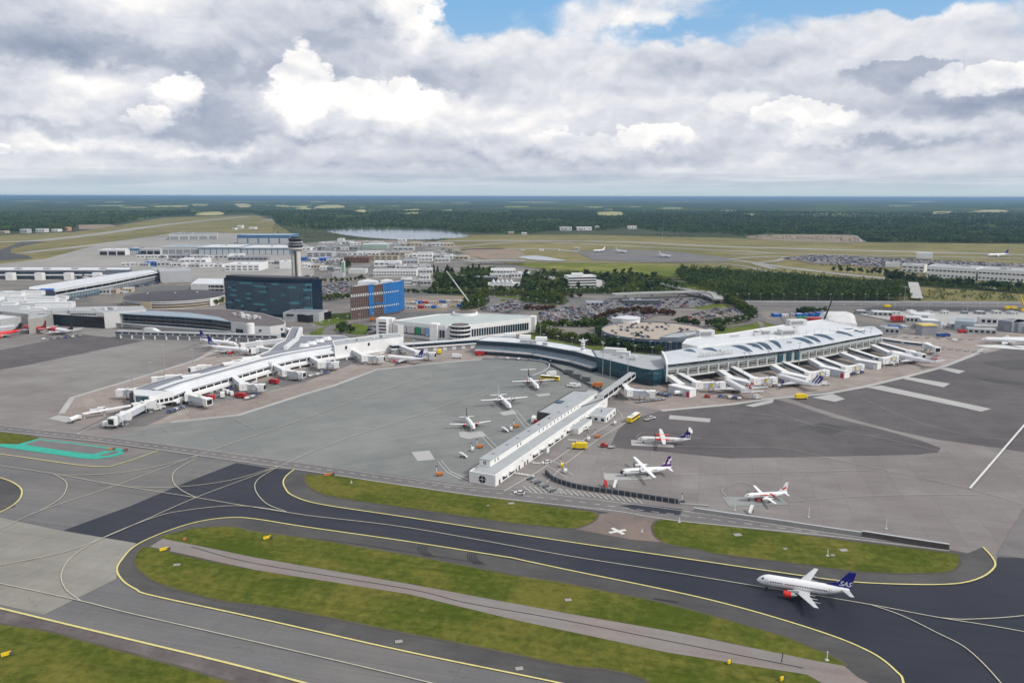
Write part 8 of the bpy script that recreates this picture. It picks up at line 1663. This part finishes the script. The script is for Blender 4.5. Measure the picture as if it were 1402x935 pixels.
# masts --------------------------------------------------------------------------------
def mast(label, u, vb, vt, heads=True, grp=None, nm='floodlight_mast', h=None, rad=.28):
    b_ = P(u, vb); h = h or hgt(u, vb, vt); r = thing(nm, label, 'mast' if nm != 'street_lamp' else 'street lamp', (b_.x, b_.y, 0), 0, grp); mb = MB(); mb.tube((0, 0, 0), (0, 0, h), rad, rad*.5, 7); mb.build('pole', STEEL, r)
    if heads: mb = MB(); mb.box((0, 0, h+.1), (2.6, .5, .5)); o = mb.build('lamp_head', MGREY, r); mb = MB(); mb.box((0, -.3, h+.1), (2.2, .15, .35)); mb.build('lamp_glass', OFFW, o)
    return r
for k, (u, vb, vt) in enumerate(((181, 528, 487), (208, 532, 496.5), (226, 514, 473), (329, 487, 462), (264, 498, 479), (263, 532, 500), (835, 529, 492), (859, 527, 491), (1017, 525, 483), (946, 518, 487), (1093, 505, 470), (1190, 482, 449), (825, 515, 470), (567, 488, 466), (585, 476, 459), (740, 470, 440), (1324, 430, 407), (1237, 425, 393))): mast(f'tall thin floodlight mast, {(ORD+["seventeenth", "eighteenth"])[k]} from the left tip round the terminals', u, vb, vt)
L0 = mast('slim street lamp', 0, 500, 480, nm='street_lamp', h=9, rad=.14)
first = True
for px, n, where in (([(716, 468), (790, 478), (850, 486), (905, 492)], 9, 'along the road behind the dark glass wing'), ([(745, 459), (800, 467), (870, 480), (930, 484)], 9, 'along the inner road by the round car park'), ([(570, 403.5), (700, 405), (840, 404.5), (960, 404)], 20, 'along the woods road'), ([(985, 412.5), (1100, 412.8), (1240, 413)], 16, 'along the edge of the dark wood'), ([(650, 423), (700, 414), (760, 424), (840, 428)], 12, 'in the middle car parks'), ([(1000, 452), (1030, 445), (1060, 447)], 5, 'on the ramp loop'), ([(425, 460), (470, 446), (520, 440)], 7, 'on the road loop by the netted block'), ([(820, 412), (960, 410)], 9, 'in the rental car park'), ([(1120, 428), (1280, 427), (1400, 427)], 12, 'on the far dark road'), ([(120, 412), (200, 398), (260, 392)], 8, 'round the round dark-roofed car park')):
    pts = [P(u, v) for u, v in spline(px, 3)]
    for k in range(n):
        p, d = along(pts, (k+.5)/n); lab = 'slim grey street lamp '+where; g_ = 'street lamps '+where
        if first: L0.location = p; L0['label'] = lab; L0['group'] = g_; first = False
        else: dup(L0, p, 0, lab, g_)
# cranes
def crane(label, foot, u1, v1, z1, m):
    a = P(*foot, 1.5); b_ = P(u1, v1, z1); r = thing('mobile_crane', label, 'crane', (a.x, a.y, 0)); mb = MB(r.location); mb.box((a.x, a.y, 1.2), (9, 3, 1.6), .3); mb.box((a.x, a.y, 2.8), (4, 2.6, 2), .3); mb.build('chassis', m, r); d = b_-a
    for t0, t1, w in ((0, .4, 1.3), (.4, .75, 1.0), (.75, 1, .65)): mb = MB(r.location); mb.beam(a+d*t0+Vector((0, 0, 2)), a+d*t1+Vector((0, 0, 2)), w, w); mb.build('boom', m, r)
crane('white mobile crane with long boom leaning left over the pines', (643, 417), 611.5, 374, 46, WHITE); crane('crane with dark boom leaning right beside the white tented halls', (1127, 443), 1145, 399, 42, DGREY); crane('yellow crane at the right edge of the far road', (1402, 424), 1397, 406, 18, YELLOW)
# fences and walls
def wall(nm, label, cat, px, h, th, m, capm=None, sm=4, post=None):
    pts = [P(u, v) for u, v in (spline(px, sm) if sm else px)]; r = thing(nm, label, cat, pts[0]); mb = MB(r.location)
    for a, b_ in zip(pts, pts[1:]): mb.beam(a+Vector((0, 0, h/2+.3)), b_+Vector((0, 0, h/2+.3)), th, h)
    mb.build('panel', m, r)
    if capm: mb = MB(r.location); [mb.beam(a+Vector((0, 0, h+.42)), b_+Vector((0, 0, h+.42)), th+.3, .2) for a, b_ in zip(pts, pts[1:])]; mb.build('coping', capm, r)
    if post:
        Ls = sum((b_-a).length for a, b_ in zip(pts, pts[1:])); n = int(Ls/post)
        for k in range(min(n, 60)): p, d = along(pts, (k+.5)/n); mb = MB(r.location); mb.box((p.x, p.y-.5, h/2+.3), (.25, .7, h)); mb.build('post', MGREY, r)
FB = mat('blast_fence_blue_black', (.050, .057, .068), .6, .35, .8)
wall('blast_fence', 'long black corrugated blast fence curving below the purple-tailed plane', 'fence', [(747, 649), (757, 658), (775, 665), (800, 671), (850, 678), (895, 685), (928, 690)], 1.9, .8, FB, None, 4, 2.6)
wall('retaining_wall', 'long grey concrete retaining wall below the small red-striped plane', 'wall', [(950, 701), (982, 706), (1060, 717), (1132, 728), (1180, 735)], 1.5, .5, CONC, LGREY)
wall('retaining_wall', 'dark deepening retaining wall at the right end of the airside road', 'wall', [(1180, 735.5), (1240, 745), (1299, 754)], 2.2, .6, mat('dark_stained_concrete', (.10, .085, .08), .85, .4, .5), LGREY)
wall('kerb_wall', 'pale straight kerb wall right of the black fence', 'wall', [(931, 691), (970, 694)], .5, .6, G_LIGHT, None, 0)
wall('low_wall', 'dark low wall curving round the yard above the pier', 'wall', [(660, 492.5), (700, 493), (745, 497), (752, 504), (742, 512), (728, 517)], 1.2, .5, MGREY, LGREY)
wall('yard_fence', 'long dark fence through the yard before the dark glass wing', 'fence', [(750, 499), (775, 512), (800, 525), (824, 537)], 1.6, .4, DGREY, None, 3, 6)
wall('noise_screen', 'grey screen behind the far dark road on the right', 'fence', [(985, 414), (1100, 414.5), (1245, 415), (1402, 416)], 2.0, .5, LGREY)
# taxiway signs and lights
for (u, v, lab, m, w) in ((366, 739.5, 'yellow sign on the upper grass strip', YELLOW, 2.8), (225, 755.5, 'small yellow and black sign at the left tip of the lower grass strip', YELLOW, 3), (253, 741.5, 'orange marker sign at the left tip of the upper grass strip', ORANGE, 1.2), (9, 900, 'yellow sign on the bottom left grass', YELLOW, 2.4), (998, 911, 'tall yellow sign on the lower grass strip', YELLOW, 1.0), (1070, 934, 'yellow sign at the bottom edge of the lower grass strip', YELLOW, 1.2), (450, 652.5, 'orange marker board at the top left of the grass island below the pier', ORANGE, 4), (152, 617.5, 'orange marker board on the teal painted area', ORANGE, 3), (171, 619, 'dark box at the tip of the teal painted area', BROWN, 2)):
    p = P(u, v); r = thing('taxiway_sign', lab, 'sign', (p.x, p.y, .45)); mb = MB(); mb.box((0, 0, .75), (w, .35, .95), .6); mb.build('face', m, r); mb = MB(); mb.box((w*.55, .35, .75), (w*.3, .3, .96), .6); mb.build('end_panel', DGREY, r)
    for s in (-.3, .3): mb = MB(); mb.tube((s*w, s*w*.6, 0), (s*w, s*w*.6, .4), .08, .08, 6); mb.build('leg', DGREY, r)
for (u, v, h) in ((1133, 762, 2), (1132, 905, 2.2), (1213, 725, 3.4), (1107, 709, 3.4), (481, 662, .8), (1006, 700, 3), (930, 716, 1.5), (879, 729, .8)):
    p = P(u, v); r = thing('marker_post', f'small white marker post at the {"right" if u > 1100 else "middle"} of the grass and apron edge', 'post', (p.x, p.y, .4), 0, 'white marker posts on the grass and apron edge'); mb = MB(); mb.tube((0, 0, 0), (0, 0, h), .12, .12, 6); mb.build('post', WHITE, r); mb = MB(); mb.box((0, 0, .05), (1.0, 1.0, .1)); mb.build('base', LGREY, r); mb = MB(); mb.tube((0, 0, h), (0, 0, h+.3), .2, .2, 8); mb.build('lamp', OFFW, r)
# rocks of blocks by the fence corner
for k in range(7): p = P(726+k*5.2, 657+k*2.8); mb = MB(); mb.box((p.x, p.y, .8), (3.2, 1.1, .8), .75); tag(mb.build('barrier_block', [DGREY, MGREY][k % 2]), 'dark concrete barrier block in the line beside the hatched bays', 'barrier', 'barrier blocks beside the hatched bays')
# tall distant masts
mast('lattice-thin tall radio mast before the far forest', 907, 328, 303, False, nm='radio_mast'); mast('white tank-topped mast at the lake side', 862, 318, 300, False, nm='radio_mast'); mast('grey mast beside the logistics centre', 1321, 378, 353, False, nm='radio_mast'); mast('slim mast on the pale ramp bridge', 1238, 414, 393, False, nm='radio_mast')
